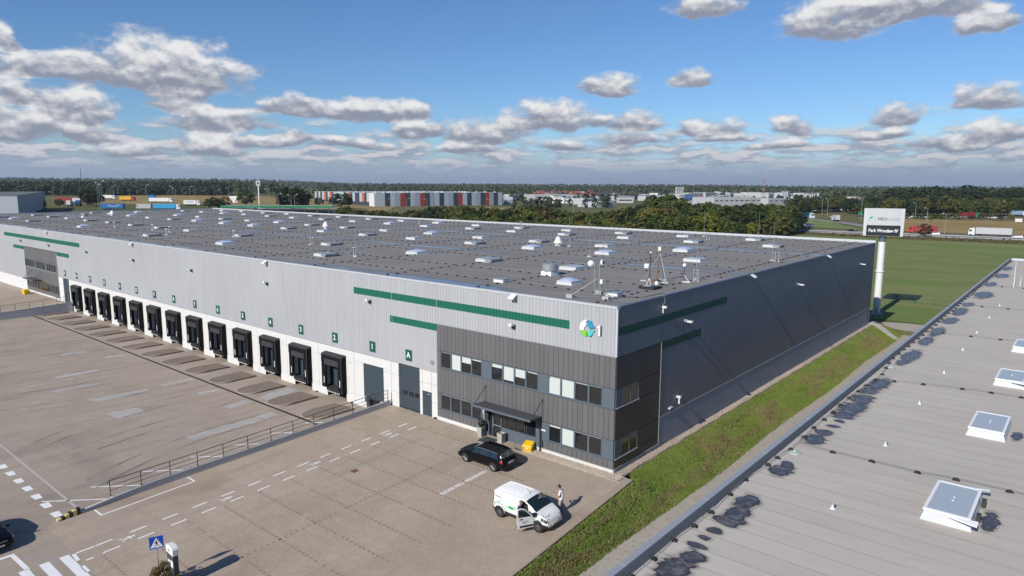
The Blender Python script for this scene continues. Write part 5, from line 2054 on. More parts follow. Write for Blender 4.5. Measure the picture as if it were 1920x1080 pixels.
tt = thing('info_totem', 'dark information totem with white rounded top, beside the crossing sign', 'sign', (-11.3, -25.75, gz(-25.75)), math.radians(-3))
MB().box(-.42, .42, -.13, .13, 0, 1.95).build('totem_body', M['totem_dark'], tt)
mb = MB()
prof = [(-.46, 1.952), (.46, 1.952), (.46, 2.28), (.40, 2.37), (.2, 2.43), (-.2, 2.43), (-.40, 2.37), (-.46, 2.28)]
mb.prism(prof, -.15, .15, lambda x, y, z: (x, z, y))
mb.build('totem_top', M['white_metal'], tt, fix=True)
MB().box(-.32, -.02, -.138, -.131, 1.45, 1.56).build('arrow_label', M['pure_white'], tt)
MB().box(.05, .34, -.138, -.131, 1.25, 1.62).build('notice_label', M['pure_white'], tt)
MB().box(-.2, .1, -.158, -.151, 2.12, 2.17).build('top_lettering', M['totem_dark'], tt)

for (x, y), lab in (((-12.2, -.62), 'granite planter with a small shrub left of the entrance'), ((-10.02, -.62), 'empty grey granite planter right of the entrance door')):
    pl = thing('planter', lab, 'planter', (x, y, gz(y)))
    mb = MB()
    mb.add([(-.20, -.20, 0), (.20, -.20, 0), (.20, .20, 0), (-.20, .20, 0), (-.27, -.27, .82), (.27, -.27, .82), (.27, .27, .82), (-.27, .27, .82), (-.22, -.22, .82), (.22, -.22, .82), (.22, .22, .82), (-.22, .22, .82),
            (-.2, -.2, .70), (.2, -.2, .70), (.2, .2, .70), (-.2, .2, .70)],
           [(0, 3, 2, 1), (0, 1, 5, 4), (1, 2, 6, 5), (2, 3, 7, 6), (3, 0, 4, 7), (4, 5, 9, 8), (5, 6, 10, 9), (6, 7, 11, 10), (7, 4, 8, 11), (8, 9, 13, 12), (9, 10, 14, 13), (10, 11, 15, 14), (11, 8, 12, 15)])
    mb.build('pot', M['granite'], pl, fix=True)
    MB().box(-.2, .2, -.2, .2, .66, .71).build('soil', M['soil'], pl)
dm = tag(MB().box(-11.85, -10.55, -1.45, -.35, gz(-.9) - .02, gz(-.9) + .035).build('doormat', M['mat_dark']), 'dark rectangular doormat in front of the glass entrance door', 'doormat')

gb = thing('grit_bin', 'yellow plastic grit bin with sloping lid by the office wall', 'bin', (-7.25, -.62, .03), .25)
gb.scale = (.88, .88, .88)
mb = MB()
mb.add([(-.36, -.28, 0), (.36, -.28, 0), (.36, .28, 0), (-.36, .28, 0), (-.44, -.36, .48), (.44, -.36, .48), (.44, .36, .62), (-.44, .36, .62)],
       [(0, 3, 2, 1), (4, 5, 6, 7), (0, 1, 5, 4), (1, 2, 6, 5), (2, 3, 7, 6), (3, 0, 4, 7)])
bevel(mb.build('bin_body', M['yellow_plastic'], gb), .03)
mb = MB()
mb.add([(-.48, -.40, .485), (.48, -.40, .485), (.48, .40, .64), (-.48, .40, .64), (-.44, -.34, .60), (.44, -.34, .60), (.40, .36, .82), (-.40, .36, .82)],
       [(0, 3, 2, 1), (4, 5, 6, 7), (0, 1, 5, 4), (1, 2, 6, 5), (2, 3, 7, 6), (3, 0, 4, 7)])
bevel(mb.build('bin_lid', M['yellow_plastic'], gb), .03)
MB().box(-.1, .12, -.355, -.34, .3, .4).build('bin_label', M['pure_white'], gb)
sm_ = thing('boot_scraper', 'small black boot scraper stand beside the yellow bin', 'boot scraper', (-8.15, -.85, gz(-.8)))
MB().box(-.3, .3, -.05, .05, 0, .06).build('scraper_base', M['steel_dark'], sm_)
MB().cyl((-.25, 0, .05), (-.25, 0, .5), .02, 6).build('handle', M['steel_dark'], sm_)
gb2 = thing('grit_bin', 'yellow grit bin at the far office entrance', 'bin', (-126.0, -1.6, gz(-1.6)), .1)
mb = MB()
mb.frust(-.5, .5, -.4, .4, 0, .6, -.08)
mb.build('bin_body', M['yellow_plastic'], gb2)
MB().frust(-.6, .6, -.5, .5, .6, .85, .15).build('bin_lid', M['yellow_plastic'], gb2)


# ------------------------------------------------------------------ vehicles
def cr(p0, p1, p2, p3, t):
    return .5 * ((2 * p1) + (-p0 + p2) * t + (2 * p0 - 5 * p1 + 4 * p2 - p3) * t * t + (-p0 + 3 * p1 - 3 * p2 + p3) * t ** 3)


class Loft:
    """body surface from stations (x, underside, belt, roof, half width, half width at roof); v runs 0 underside .. 4 belt .. 7 roof middle"""

    def __init__(s, st):
        s.st = st
        s.xs = [a[0] for a in st]

    def vals(s, x):
        st = s.st
        i = 0
        while i < len(st) - 2 and x > st[i + 1][0]:
            i += 1
        t = max(0, min(1, (x - st[i][0]) / (st[i + 1][0] - st[i][0])))
        out = []
        for k in range(1, 6):
            a, b = st[i][k], st[i + 1][k]
            out.append(a + (b - a) * (t * t * (3 - 2 * t) * .35 + t * .65))
        return out

    def ctrl(s, x):
        zb, zs, zr, w, wr = s.vals(x)
        gh = max(0.0, zr - zs)
        return [Vector((x, 0, zb)), Vector((x, w * .80, zb)), Vector((x, w * .985, zb + .16 * (zs - zb))), Vector((x, w, zb + .62 * (zs - zb))), Vector((x, w * .955, zs)),
                Vector((x, wr, zr - .07 * gh - .015)), Vector((x, wr * .62, zr)), Vector((x, 0, zr + .012))]

    def pt(s, x, v, side=1, off=0.0):
        c = s.ctrl(x)
        i = min(6, int(v))
        t = v - i
        p_ = c[i].lerp(c[i + 1], t)
        if off:
            d = c[i + 1] - c[i]
            nrm = Vector((0, d.z, -d.y))
            dx = s.ctrl(x + .02)[i].lerp(s.ctrl(x + .02)[i + 1], t) - s.ctrl(x - .02)[i].lerp(s.ctrl(x - .02)[i + 1], t)
            nrm = dx.cross(d)
            if nrm.length > 1e-9:
                nrm.normalize()
                mid = Vector((x, 0, .9))
                if nrm.dot(p_ - mid) < 0:
                    nrm = -nrm
                p_ = p_ + nrm * off
        return Vector((p_.x, p_.y * side, p_.z))

    def body(s, nx=56):
        mb = MB()
        vs = [0, .6, 1, 1.35, 1.7, 2, 2.5, 3, 3.4, 3.75, 4, 4.35, 4.7, 4.9, 5, 5.12, 5.4, 5.8, 6.3, 7]
        ring = [(v, 1) for v in vs] + [(v, -1) for v in reversed(vs[1:-1])]
        x0, x1 = s.xs[0], s.xs[-1]
        n = len(ring)
        for i in range(nx + 1):
            x = x0 + (x1 - x0) * (.5 - .5 * math.cos(math.pi * i / nx)) if False else x0 + (x1 - x0) * i / nx
            for v, sd in ring:
                mb.v.append(tuple(s.pt(x, v, sd)))
        for i in range(nx):
            for j in range(n):
                k = (j + 1) % n
                mb.f.append([i * n + j, i * n + k, (i + 1) * n + k, (i + 1) * n + j])
                mb.mi.append(0)
        mb.f.append(list(range(n)))
        mb.f.append(list(range(nx * n, nx * n + n)))
        mb.mi += [0, 0]
        return mb

    def patch(s, xb0, xb1, xt0, xt1, v0, v1, side=1, off=.008, nu=7, nv=5):
        mb = MB()
        for j in range(nv + 1):
            t = j / nv
            for i in range(nu + 1):
                u = i / nu
                xa, xb = xb0 + (xt0 - xb0) * t, xb1 + (xt1 - xb1) * t
                mb.v.append(tuple(s.pt(xa + (xb - xa) * u, v0 + (v1 - v0) * t, side, off)))
        for j in range(nv):
            for i in range(nu):
                k = j * (nu + 1) + i
                mb.f.append([k, k + 1, k + nu + 2, k + nu + 1])
                mb.mi.append(0)
        return mb

    def span(s, xa, xb, v, off=.008, nu=6, nv=12, inset=.0):
        """a pane that crosses the middle, between stations xa and xb, from ring value v over the top to the other side"""
        mb = MB()
        for i in range(nu + 1):
            x = xa + (xb - xa) * i / nu
            for j in range(nv + 1):
                w = -1 + 2 * j / nv
                vv = 7 - (7 - v) * abs(w)
                mb.v.append(tuple(s.pt(x, vv, 1 if w >= 0 else -1, off)))
        for i in range(nu):
            for j in range(nv):
                k = i * (nv + 1) + j
                mb.f.append([k, k + 1, k + nv + 2, k + nv + 1])
                mb.mi.append(0)
        return mb


def wheel(parent, x, y, r_, side, spokes=5, rim='alloy', w=.21):
    wl = put('wheel', None, parent, (x, y, r_))
    mb = MB()
    s_ = side
    prof = [(r_ * .66, 0), (r_ * .95, 0), (r_, .03), (r_, w - .03), (r_ * .95, w), (r_ * .66, w)]
    mb.lathe([(a, -s_ * b) for a, b in prof], n=24, axis='y')
    mb.build('tyre', M['tyre'], wl, fix=True, smooth=False)
    mb = MB()
    mb.lathe([(r_ * .665, -s_ * .01), (r_ * .60, -s_ * .015), (r_ * .58, -s_ * .07)], n=24, axis='y')
    if spokes:
        for k in range(spokes):
            a = k * 2 * math.pi / spokes + .3
            c, q = math.cos(a), math.sin(a)
            for da in (-.16, .16):
                c2, q2 = math.cos(a + da), math.sin(a + da)
                mb.cyl((c * r_ * .1, s_ * .008, q * r_ * .1), (c2 * r_ * .62, s_ * .004, q2 * r_ * .62), r_ * .055, 4)
        mb.lathe([(r_ * .16, s_ * .02), (r_ * .15, -s_ * .05)], n=12, axis='y')
    else:
        mb.lathe([(r_ * .55, -s_ * .02), (r_ * .34, s_ * .012), (r_ * .30, -s_ * .02), (r_ * .15, s_ * .0)], n=20, axis='y')
    mb.build('rim', M[rim], wl, fix=True)
    if spokes:
        MB().lathe([(r_ * .60, -s_ * .05), (r_ * .1, -s_ * .06)], n=20, axis='y').build('brake_disc', M['steel_dark'], wl, fix=True)


def arch(parent, L_, x, r_, side, mt='rubber'):
    """dark wheel arch opening on the body side"""
    mb = MB()
    w = L_.vals(x)[3]
    pts = []
    for i in range(17):
        a = math.pi * (-.08 + 1.16 * i / 16)
        pts.append((x + r_ * math.cos(a), r_ * .92 + r_ * math.sin(a)))
    mb.add([(px, side * (L_.vals(px)[3] + .012), pz) for px, pz in pts], [tuple(range(17))])
    mb.build('wheel_arch', M[mt], parent, fix=True)


ESTATE = Loft([(-2.35, .46, .74, .80, .70, .55), (-2.29, .34, .86, .99, .84, .64), (-2.14, .27, .93, 1.16, .89, .67), (-1.80, .22, .955, 1.41, .91, .66), (-1.2, .20, .945, 1.465, .915, .665), (-.2, .19, .925, 1.475, .915, .67),
               (.30, .19, .915, 1.445, .915, .665), (.70, .19, .905, 1.27, .912, .675), (1.14, .20, .89, .965, .905, .74), (1.60, .21, .83, .905, .895, .74), (2.05, .24, .73, .805, .86, .70), (2.27, .30, .62, .69, .78, .62), (2.36, .40, .53, .57, .66, .5)])


def estate(name, label, cat, loc, rz):
    t = thing(name, label, cat, loc, rz)
    L_ = ESTATE
    L_.body().build('body', M['car_black'], t, smooth=True, fix=True)
    for sd in (1, -1):
        L_.patch(-.02, .98, .05, .52, 4.14, 4.93, sd).build('side_window', M['car_glass'], t, smooth=True)
        L_.patch(-.98, -.08, -.95, -.01, 4.14, 4.93, sd).build('side_window', M['car_glass'], t, smooth=True)
        L_.patch(-1.85, -1.06, -1.62, -1.03, 4.16, 4.90, sd).build('side_window', M['car_glass'], t, smooth=True)
        L_.patch(-2.27, -2.02, -2.24, -2.02, 3.55, 4.05, sd, .012).build('tail_lamp', M['red_light'], t)
        L_.patch(1.98, 2.26, 1.94, 2.2, 3.7, 4.4, sd, .012).build('headlamp', M['lamp_glass'], t)
        mb = MB()
        mb.tube([tuple(L_.pt(x, 5.25, sd, .035)) for x in (-1.65, -1.2, -.6, 0, .3)], .016, 6)
        mb.build('roof_rail', M['car_black'], t)
        mb = MB()
        mb.tube([tuple(L_.pt(x, 4.98 if x < .45 else 4.55 + (.98 - x) * .8, sd, .014)) for x in (-1.7, -1.0, -.2, .35)], .012, 5)
        mb.build('window_trim', M['steel_galv'], t)
        mb = MB()
        mb.box(.92, 1.06, sd * 1.0 - .09, sd * 1.0 + .09, .90, 1.04)
        bevel(mb.build('mirror', M['car_black'], t), .03)
        for x in (-1.37, 1.37):
            arch(t, L_, x, .375, sd)
            wheel(t, x, sd * .925, .335, sd)
    L_.span(.36, 1.10, 5.05, .008).build('windscreen', M['car_glass'], t, smooth=True)
    L_.span(-2.20, -1.86, 5.0, .010).build('rear_window', M['car_glass'], t, smooth=True)
    MB().box(-2.375, -2.345, -.26, .26, .66, .78).build('number_plate', M['plate'], t)
    MB().box(2.345, 2.375, -.26, .26, .40, .51).build('number_plate', M['plate'], t)
    mb = MB()
    for k in range(5):
        mb.box(2.26, 2.33, -.42, .42, .545 + k * .028, .555 + k * .028)
    mb.build('grille', M['steel_galv'], t)
    MB().cyl((-1.55, 0, 1.46), (-1.75, 0, 1.60), .02, 5).build('aerial', M['car_black'], t)
    return t


e1 = estate('parked_car', 'glossy black estate car parked by the office entrance, next to the painted words', 'car', (-8.43, -4.05, gz(-4.05)), math.pi)
e1.rotation_euler = (math.atan(-.04) * -1 * -1, 0, math.pi)
e1.rotation_euler = (Matrix.Rotation(math.atan(.04), 3, 'X') @ Matrix.Rotation(math.pi, 3, 'Z')).to_euler()
e2 = estate('parked_car', 'black car with chrome edged grille, cut off at the left picture edge', 'car', (-24.85, -31.1, YZ), math.radians(8))

VAN = Loft([(-2.13, .40, 1.04, 1.46, .82, .68), (-2.08, .30, 1.08, 1.67, .90, .75), (-1.92, .24, 1.10, 1.755, .925, .78), (-1.2, .22, 1.10, 1.785, .93, .79), (.1, .22, 1.08, 1.78, .93, .79), (.42, .22, 1.07, 1.735, .93, .78), (.85, .22, 1.05, 1.53, .925, .78),
            (1.35, .23, 1.02, 1.19, .92, .81), (1.58, .24, .96, 1.09, .91, .79), (1.86, .26, .89, .99, .88, .73), (2.04, .30, .78, .87, .80, .66), (2.14, .38, .64, .72, .70, .55)])
van = thing('delivery_van', 'white delivery van with green cable graphics and an open front door', 'van', (-.86, -8.62, gz(-8.62)))
van.rotation_euler = (math.atan(.04), 0, 0)
VAN.body().build('body', M['car_white'], van, smooth=True, fix=True)
VAN.span(.52, 1.30, 5.04, .010).build('windscreen', M['car_glass'], van, smooth=True)
VAN.patch(.22, 1.28, .26, .62, 4.12, 4.9, 1).build('side_window', M['car_glass'], van, smooth=True)
# door opening on the near side
VAN.patch(.14, 1.20, .20, .66, 1.6, 4.92, -1, .006, 8, 8).build('door_opening', M['rubber'], van, smooth=True)
mb = MB()
mb.tube([tuple(VAN.pt(x, v, -1, .012)) for x, v in ((.12, 1.5), (.12, 3), (.13, 4), (.18, 4.95), (.66, 4.95), (1.0, 4.5), (1.22, 4.05))], .02, 6)
mb.build('door_seal', M['car_white'], van)
dr = put('cab_door', None, van, (1.24, -.95, 0), (0, 0, math.radians(58)))
prof = [(-1.06, .34), (-.02, .34), (.0, 1.03), (-.22, 1.20), (-.55, 1.57), (-.80, 1.65), (-1.02, 1.61), (-1.08, 1.05)]
mb = MB()
mb.prism(prof, -.035, .035, lambda x, y, z: (x, z, y))
bevel(mb.build('door_skin', mk('van_door_grey', (.62, .63, .645), .35, var=.02), dr, fix=True), .015)
gl = [(-.99, 1.08), (-.18, 1.06), (-.28, 1.19), (-.58, 1.51), (-.80, 1.58), (-.97, 1.55)]
for s_ in (-.040, .040):
    mb = MB()
    mb.prism(gl, s_ - .002, s_ + .002, lambda x, y, z: (x, z, y))
    mb.build('door_window', M['car_glass'], dr, fix=True)
MB().box(-.92, -.72, -.06, -.036, .92, .98).build('door_handle', M['black_paint'], dr)
for k, w in enumerate((.34, .42, .30)):
    MB().box(-.75, -.75 + w, -.042, -.036, .80 - k * .07, .82 - k * .07).build('door_lettering', M['steel_dark'], dr)
MB().box(-.9, -.06, -.05, -.036, .42, .54).build('door_sill_trim', M['rubber'], dr)
MB().box(-.12, .10, -.20, -.04, 1.06, 1.26).build('mirror', M['rubber'], dr)
for sd in (1, -1):
    for x, in ((-1.53,), (1.51,)):
        arch(van, VAN, x, .41, sd)
        wheel(van, x, sd * .945, .345, sd, 0, 'alloy')
    VAN.patch(1.72, 2.08, 1.70, 2.02, 3.55, 4.35, sd, .016).build('headlamp', M['car_glass'], van)
    VAN.patch(1.84, 1.96, 1.82, 1.94, 3.75, 4.15, sd, .022).build('lamp_reflector', M['lamp_glass'], van)
    VAN.patch(-2.12, -2.03, -2.12, -2.03, 3.2, 4.6, sd, .012).build('tail_lamp', M['red_light'], van)
    VAN.patch(-1.1, .08, -1.1, .08, 2.0, 2.55, sd, .016).build('rub_strip', M['rubber'], van)
    VAN.patch(-2.12, -1.90, -2.12, -1.92, .9, 2.5, sd, .014).build('rear_bumper', M['rubber'], van)
    VAN.patch(1.80, 2.13, 1.84, 2.135, .9, 2.9, sd, .016).build('front_bumper', M['rubber'], van)
VAN.span(2.02, 2.13, 4.2, .014, 3).build('grille', M['rubber'], van)
MB().box(2.135, 2.17, -.3, .3, .44, .56).build('number_plate', M['plate'], van)
for k in range(9):
    y = -.6 + k * .15
    mb = MB()
    pts = [VAN.pt(x, 7 - min(1.9, abs(y) / .81 * 1.9) , 1 if y >= 0 else -1, .006) for x in (-1.85, -1.3, -.5, .1)]
    mb.tube([tuple(q) for q in pts], .014, 5)
    mb.build('roof_rib', M['car_white'], van)
MB().cyl((.28, .0, 1.75), (.05, -.05, 2.08), .012, 5).build('aerial', M['black_paint'], van)
grn = mk('van_green', (.02, .36, .12), .45, var=.04)


def decal(nm, pts, mt, w=.03, side=-1):
    """ribbon following the side of the van through (x, v) points"""
    mb = MB()
    P_ = [VAN.pt(x, v, side, .009) for x, v in pts]
    for a, b in zip(P_, P_[1:]):
        d = (b - a).normalized()
        n_ = Vector((-d.z, 0, d.x)) * w / 2
        mb.add([a + n_, b + n_, b - n_, a - n_], [(0, 1, 2, 3)])
    mb.build(nm, mt, van, fix=True)


decal('green_cable_graphic', [(-2.0, 2.6), (-1.97, 3.1), (-1.85, 3.5), (-1.6, 3.62), (-1.3, 3.4), (-1.1, 2.9), (-.98, 2.4), (-.95, 1.9)], grn, .05)
decal('green_cable_graphic', [(-1.1, 2.4), (-.85, 2.5)], grn, .07)
decal('green_cable_graphic', [(1.25, 3.3), (1.5, 3.35), (1.75, 3.3)], grn, .035)
decal('green_cable_graphic', [(1.5, 3.15), (1.56, 3.6)], grn, .06)
mb = MB()
q = [VAN.pt(x, v, -1, .010) for x, v in ((-.75, 3.25), (-.75, 3.75), (-.45, 3.75), (-.38, 3.6), (-.2, 3.55), (-.2, 3.42), (-.38, 3.38), (-.45, 3.25))]
mb.add(q, [tuple(range(8))])
mb.build('plug_graphic', grn, van, fix=True)
decal('plug_graphic', [(-.95, 3.62), (-.72, 3.6)], grn, .04)
decal('plug_graphic', [(-.95, 3.40), (-.72, 3.38)], grn, .04)
for k in range(6):
    decal('company_lettering', [(-1.92 + k * .085, 4.42 - .01 * k), (-1.87 + k * .085, 4.42 - .01 * k)], M['black_paint'], .07)
decal('company_mark', [(-1.55, 4.68), (-1.48, 4.68)], mk('van_red', (.45, .02, .04), .5, var=.03), .07)
decal('company_line', [(-1.2, 4.2), (-.5, 4.15)], mk('van_pale_green', (.38, .62, .50), .5, var=.03), .035)
decal('sliding_rail', [(-2.02, 3.95), (-1.45, 3.92)], M['rubber'], .035)
for pts_ in ([(-1.40, 1.2), (-1.40, 3.9), (-1.36, 4.9)], [(-.02, 1.2), (-.02, 3.9), (.02, 4.9)], [(-1.40, 4.95), (.02, 4.95)], [(1.26, 1.6), (1.27, 3.9), (1.18, 4.3)]):
    decal('panel_gap', pts_, M['steel_dark'], .014)
mb = MB()
for sd in (1, -1):
    P_ = [VAN.pt(x, v, sd, .004) for x, v in ((1.40, 5.0), (1.6, 4.6), (1.8, 4.35), (1.98, 4.5))]
    mb.tube([tuple(q) for q in P_], .008, 4)
mb.build('bonnet_gap', M['steel_dark'], van)
MB().tube([(1.32, -.5, 1.245), (1.10, -.1, 1.38)], .012, 5).build('wiper', M['black_paint'], van)
MB().tube([(1.32, .35, 1.245), (1.12, .62, 1.36)], .012, 5).build('wiper', M['black_paint'], van)
decal('handle', [(-.38, 3.85), (-.12, 3.84)], M['black_paint'], .035)
mb = MB()
P_ = [VAN.pt(x, v, -1, .012) for x, v in ((1.55, 5.6), (1.72, 5.4), (1.80, 5.2), (1.86, 5.6), (1.92, 6.2), (1.80, 6.6))]
for a, b in zip(P_, P_[1:]):
    mb.cyl(a, b, .018, 5)
mb.build('bonnet_graphic', grn, van)


# ------------------------------------------------------------------ people
def person_mesh(name, J, R_, edges, mats, zones, sub=2):
    """one continuous skinned body: joints J, radii R_, edges; zones picks a material by position"""
    me = bpy.data.meshes.new(name)
    keys = list(J)
    me.from_pydata([J[k] for k in keys], [(keys.index(a), keys.index(b)) for a, b in edges], [])
    o = bpy.data.objects.new(name, me)
    COL.objects.link(o)
    sk = o.modifiers.new('skin', 'SKIN')
    sk.use_smooth_shade = True
    for i, k in enumerate(keys):
        r_ = R_[k]
        v = me.skin_vertices[0].data[i]
        v.radius = r_ if isinstance(r_, tuple) else (r_, r_)
        v.use_root = (k == 'pelvis')
    sb = o.modifiers.new('sub', 'SUBSURF')
    sb.levels = sb.render_levels = sub
    dg = bpy.context.evaluated_depsgraph_get()
    m2 = bpy.data.meshes.new_from_object(o.evaluated_get(dg))
    bpy.data.objects.remove(o)
    bpy.data.meshes.remove(me)
    m2.name = name
    m2.materials.clear()
    for mt in mats:
        m2.materials.append(mt)
    for p_ in m2.polygons:
        p_.material_index = zones(p_.center)
        p_.use_smooth = True
    return m2


def fingers(J, R_, E_, key, wrist, d, side, curl):
    """palm and five fingers past a wrist; d = direction of the forearm"""
    d = d.normalized()
    up = Vector((0, 0, 1))
    sx = d.cross(up).normalized()
    dn = sx.cross(d).normalized() * -1
    palm = wrist + d * .085
    J[key + 'palm'] = palm
    R_[key + 'palm'] = (.022, .040)
    E_.append((key + 'wrist', key + 'palm'))
    for i, (o, l) in enumerate(((-.033, .068), (-.011, .080), (.011, .076), (.033, .060))):
        a = palm + sx * o + d * .02
        b = a + (d * (1 - curl) + dn * curl).normalized() * l * .55
        c = b + (d * (1 - 2 * curl) + dn * 2 * curl).normalized() * l * .5
        J[f'{key}f{i}a'], J[f'{key}f{i}b'] = b, c
        R_[f'{key}f{i}a'], R_[f'{key}f{i}b'] = .0095, .008
        E_ += [(key + 'palm', f'{key}f{i}a'), (f'{key}f{i}a', f'{key}f{i}b')]
    t0 = wrist + d * .04 + sx * (-.045 * side)
    t1 = t0 + (d * .7 + sx * (-.5 * side)) * .05
    J[key + 'tha'], J[key + 'thb'] = t0, t1
    R_[key + 'tha'], R_[key + 'thb'] = .0115, .0095
    E_ += [(key + 'wrist', key + 'tha'), (key + 'tha', key + 'thb')]


SKIN = mk('skin', (.42, .25, .18), .55, var=.05)


def person(name, label, loc, rz, top, trousers, hair, pose, shoe, group=None):
    J = {'pelvis': Vector((0, 0, .95)), 'waist': Vector((0, 0, 1.08)), 'chest': Vector((.01, 0, 1.30)), 'neck0': Vector((.0, 0, 1.46)), 'neck': Vector((.02, 0, 1.53))}
    hf = pose.get('head', .05)
    J['head0'] = Vector((.035 + hf * .4, 0, 1.60))
    J['head'] = Vector((.035 + hf, 0, 1.685))
    J['crown'] = Vector((.02 + hf * 1.1, 0, 1.755))
    R_ = {'pelvis': (.180, .140), 'waist': (.172, .135), 'chest': (.195, .145), 'neck0': (.09, .08), 'neck': .058, 'head0': (.066, .075), 'head': (.080, .095), 'crown': (.062, .075)}
    E_ = [('pelvis', 'waist'), ('waist', 'chest'), ('chest', 'neck0'), ('neck0', 'neck'), ('neck', 'head0'), ('head0', 'head'), ('head', 'crown')]
    for k, s_ in (('l', 1), ('r', -1)):
        arm, leg = pose[k]
        sh = Vector((.0, s_ * .195, 1.42))
        J[k + 'sh'], R_[k + 'sh'] = sh, .078
        J[k + 'el'], R_[k + 'el'] = Vector(arm[0]), .056
        J[k + 'wrist'], R_[k + 'wrist'] = Vector(arm[1]), .031
        E_ += [('neck0', k + 'sh'), (k + 'sh', k + 'el'), (k + 'el', k + 'wrist')]
        fingers(J, R_, E_, k, Vector(arm[1]), Vector(arm[1]) - Vector(arm[0]), s_, .35)
        J[k + 'hip'], R_[k + 'hip'] = Vector((0, s_ * .10, .86)), .115
        J[k + 'kn'], R_[k + 'kn'] = Vector(leg[0]), .080
        J[k + 'an'], R_[k + 'an'] = Vector(leg[1]), .056
        J[k + 'he'], R_[k + 'he'] = Vector(leg[1]) + Vector((.02, 0, -.055)), .042
        J[k + 'to'], R_[k + 'to'] = Vector(leg[1]) + Vector((.17, s_ * .02, -.065)), (.042, .032)
        E_ += [('pelvis', k + 'hip'), (k + 'hip', k + 'kn'), (k + 'kn', k + 'an'), (k + 'an', k + 'he'), (k + 'he', k + 'to')]
    sleeve = pose.get('sleeve', 1.0)

    def zones(c):
        if c.z > 1.505:
            return 2
        for k in 'lr':
            w = J[k + 'wrist']
            if (c - w).length < .13 and c.z > .75 and (c - J['pelvis']).length > .2:
                if (c - J[k + 'el']).length > (w - J[k + 'el']).length * sleeve:
                    return 2
            e = J[k + 'el']
            if sleeve < .5 and ((c - e).length < .09 or ((c - e).dot(w - e) > 0 and (c - e).length < .35 and abs(c.y) > .1 and c.x > .03)):
                return 2
        if c.z < .13:
            return 3
        return 0 if c.z > .93 else 1

    me = person_mesh(name + '_body', J, R_, E_, [top, trousers, SKIN, shoe], zones)
    p_ = thing(name, label, 'person', loc, rz, group)
    put('body', me, p_)
    h = J['head']
    hb_ = MB()
    n, m_ = 14, 9
    for i in range(m_ + 1):
        th = math.pi * .62 * i / m_
        for j in range(n):
            a = 2 * math.pi * j / n
            cut = 1.0 if math.cos(a) < .2 else .66
            t_ = th * cut
            v = Vector((math.sin(t_) * math.cos(a) * .107, math.sin(t_) * math.sin(a) * .092, math.cos(t_) * .125))
            v *= 1 + .05 * noise.noise((v.x * 30, v.y * 30, v.z * 30))
            hb_.v.append((h.x + v.x - .012, h.y + v.y, h.z + .02 + v.z))
    for i in range(m_):
        for j in range(n):
            k = (j + 1) % n
            hb_.f.append([i * n + j, (i + 1) * n + j, (i + 1) * n + k, i * n + k])
            hb_.mi.append(0)
    hb_.build('hair', hair, p_, smooth=True)
    fx = h.x + .088
    mb = MB()
    for s_ in (-1, 1):
        mb.lathe([(.002, -.006), (.010, 0), (.002, .006)], (fx - .012, s_ * .032, h.z + .005), 8, 'x')
    mb.build('eyes', M['black_paint'], p_)
    MB().add([(fx - .012, -.012, h.z - .03), (fx - .012, .012, h.z - .03), (fx + .016, 0, h.z - .026), (fx - .015, 0, h.z + .012)], [(0, 1, 2), (0, 2, 3), (2, 1, 3)]).build('nose', SKIN, p_)
    MB().box(fx - .03, fx - .008, -.022, .022, h.z - .058, h.z - .050).build('mouth', mk(name + '_lips', (.30, .12, .10), .5, var=.05), p_)
    for s_ in (-1, 1):
        MB().lathe([(.006, -.008), (.024, 0), (.012, .008)], (h.x - .01, s_ * .084, h.z - .005), 8, 'y').build('ear', SKIN, p_)
    return p_, J


dark_hair = mk('dark_hair', (.020, .014, .011), .7, var=.2)
grey_hair = mk('greying_hair', (.16, .13, .11), .7, var=.2)
pA, JA = person('person', 'person in white top and grey trousers looking down at a phone beside the van', (.33, -6.79, gz(-6.79)), math.radians(196),
                mk('white_shirt', (.76, .76, .78), .8, var=.04), mk('grey_trousers', (.40, .405, .43), .85, var=.08), dark_hair,
                {'head': .085, 'sleeve': .30,
                 'l': (((.04, .27, 1.16), (.27, .10, 1.17)), ((.03, .10, .50), (-.02, .11, .09))),
                 'r': (((.06, -.26, 1.16), (.28, -.07, 1.20)), ((.0, -.10, .50), (-.04, -.13, .09)))}, mk('pale_shoes', (.45, .45, .46), .7, var=.1))
ph_ = tag(MB().box(-.005, .005, -.036, .036, -.07, .07).build('phone', M['black_paint']), 'small dark phone held by the person in the white top', 'phone')
ph_.parent = None
mw = Matrix.Translation((.33, -6.79, gz(-6.79))) @ Matrix.Rotation(math.radians(196), 4, 'Z')
ph_.matrix_world = mw @ Matrix.Translation((.45, .01, 1.27)) @ Matrix.Rotation(.7, 4, 'Y')
pA.scale = (1.12, 1.12, 1.03)
navy = mk('navy_jacket', (.018, .028, .062), .8, var=.1)
pB, JB = person('person', 'person in dark navy clothes standing behind the open van door', (-.52, -9.82, gz(-9.82)), math.radians(20),
                navy, mk('navy_trousers', (.020, .030, .060), .85, var=.1), grey_hair,
                {'head': .05, 'sleeve': 1.0,
                 'l': (((.10, .27, 1.18), (.33, .22, 1.12)), ((.04, .10, .50), (.0, .11, .09))),
                 'r': (((.08, -.27, 1.18), (.30, -.26, 1.10)), ((-.04, -.10, .50), (-.14, -.12, .09)))}, M['black_paint'])


# ------------------------------------------------------------------ land beyond the site
FH = Vector((math.sin(YAW), math.cos(YAW), 0))
RH = Vector((math.cos(YAW), -math.sin(YAW), 0))


def V(u, d):
    """survey position: depth d along the view axis, u the bearing mark"""
    q = CAM + FH * d + RH * ((u - 960) / FPX * (d * math.cos(PITCH) + 3.0))
    return q.x, q.y


def VZ(u, d, lift=0.0):
    x, y = V(u, d)
    return (x, y, terrain(x, y) + lift)


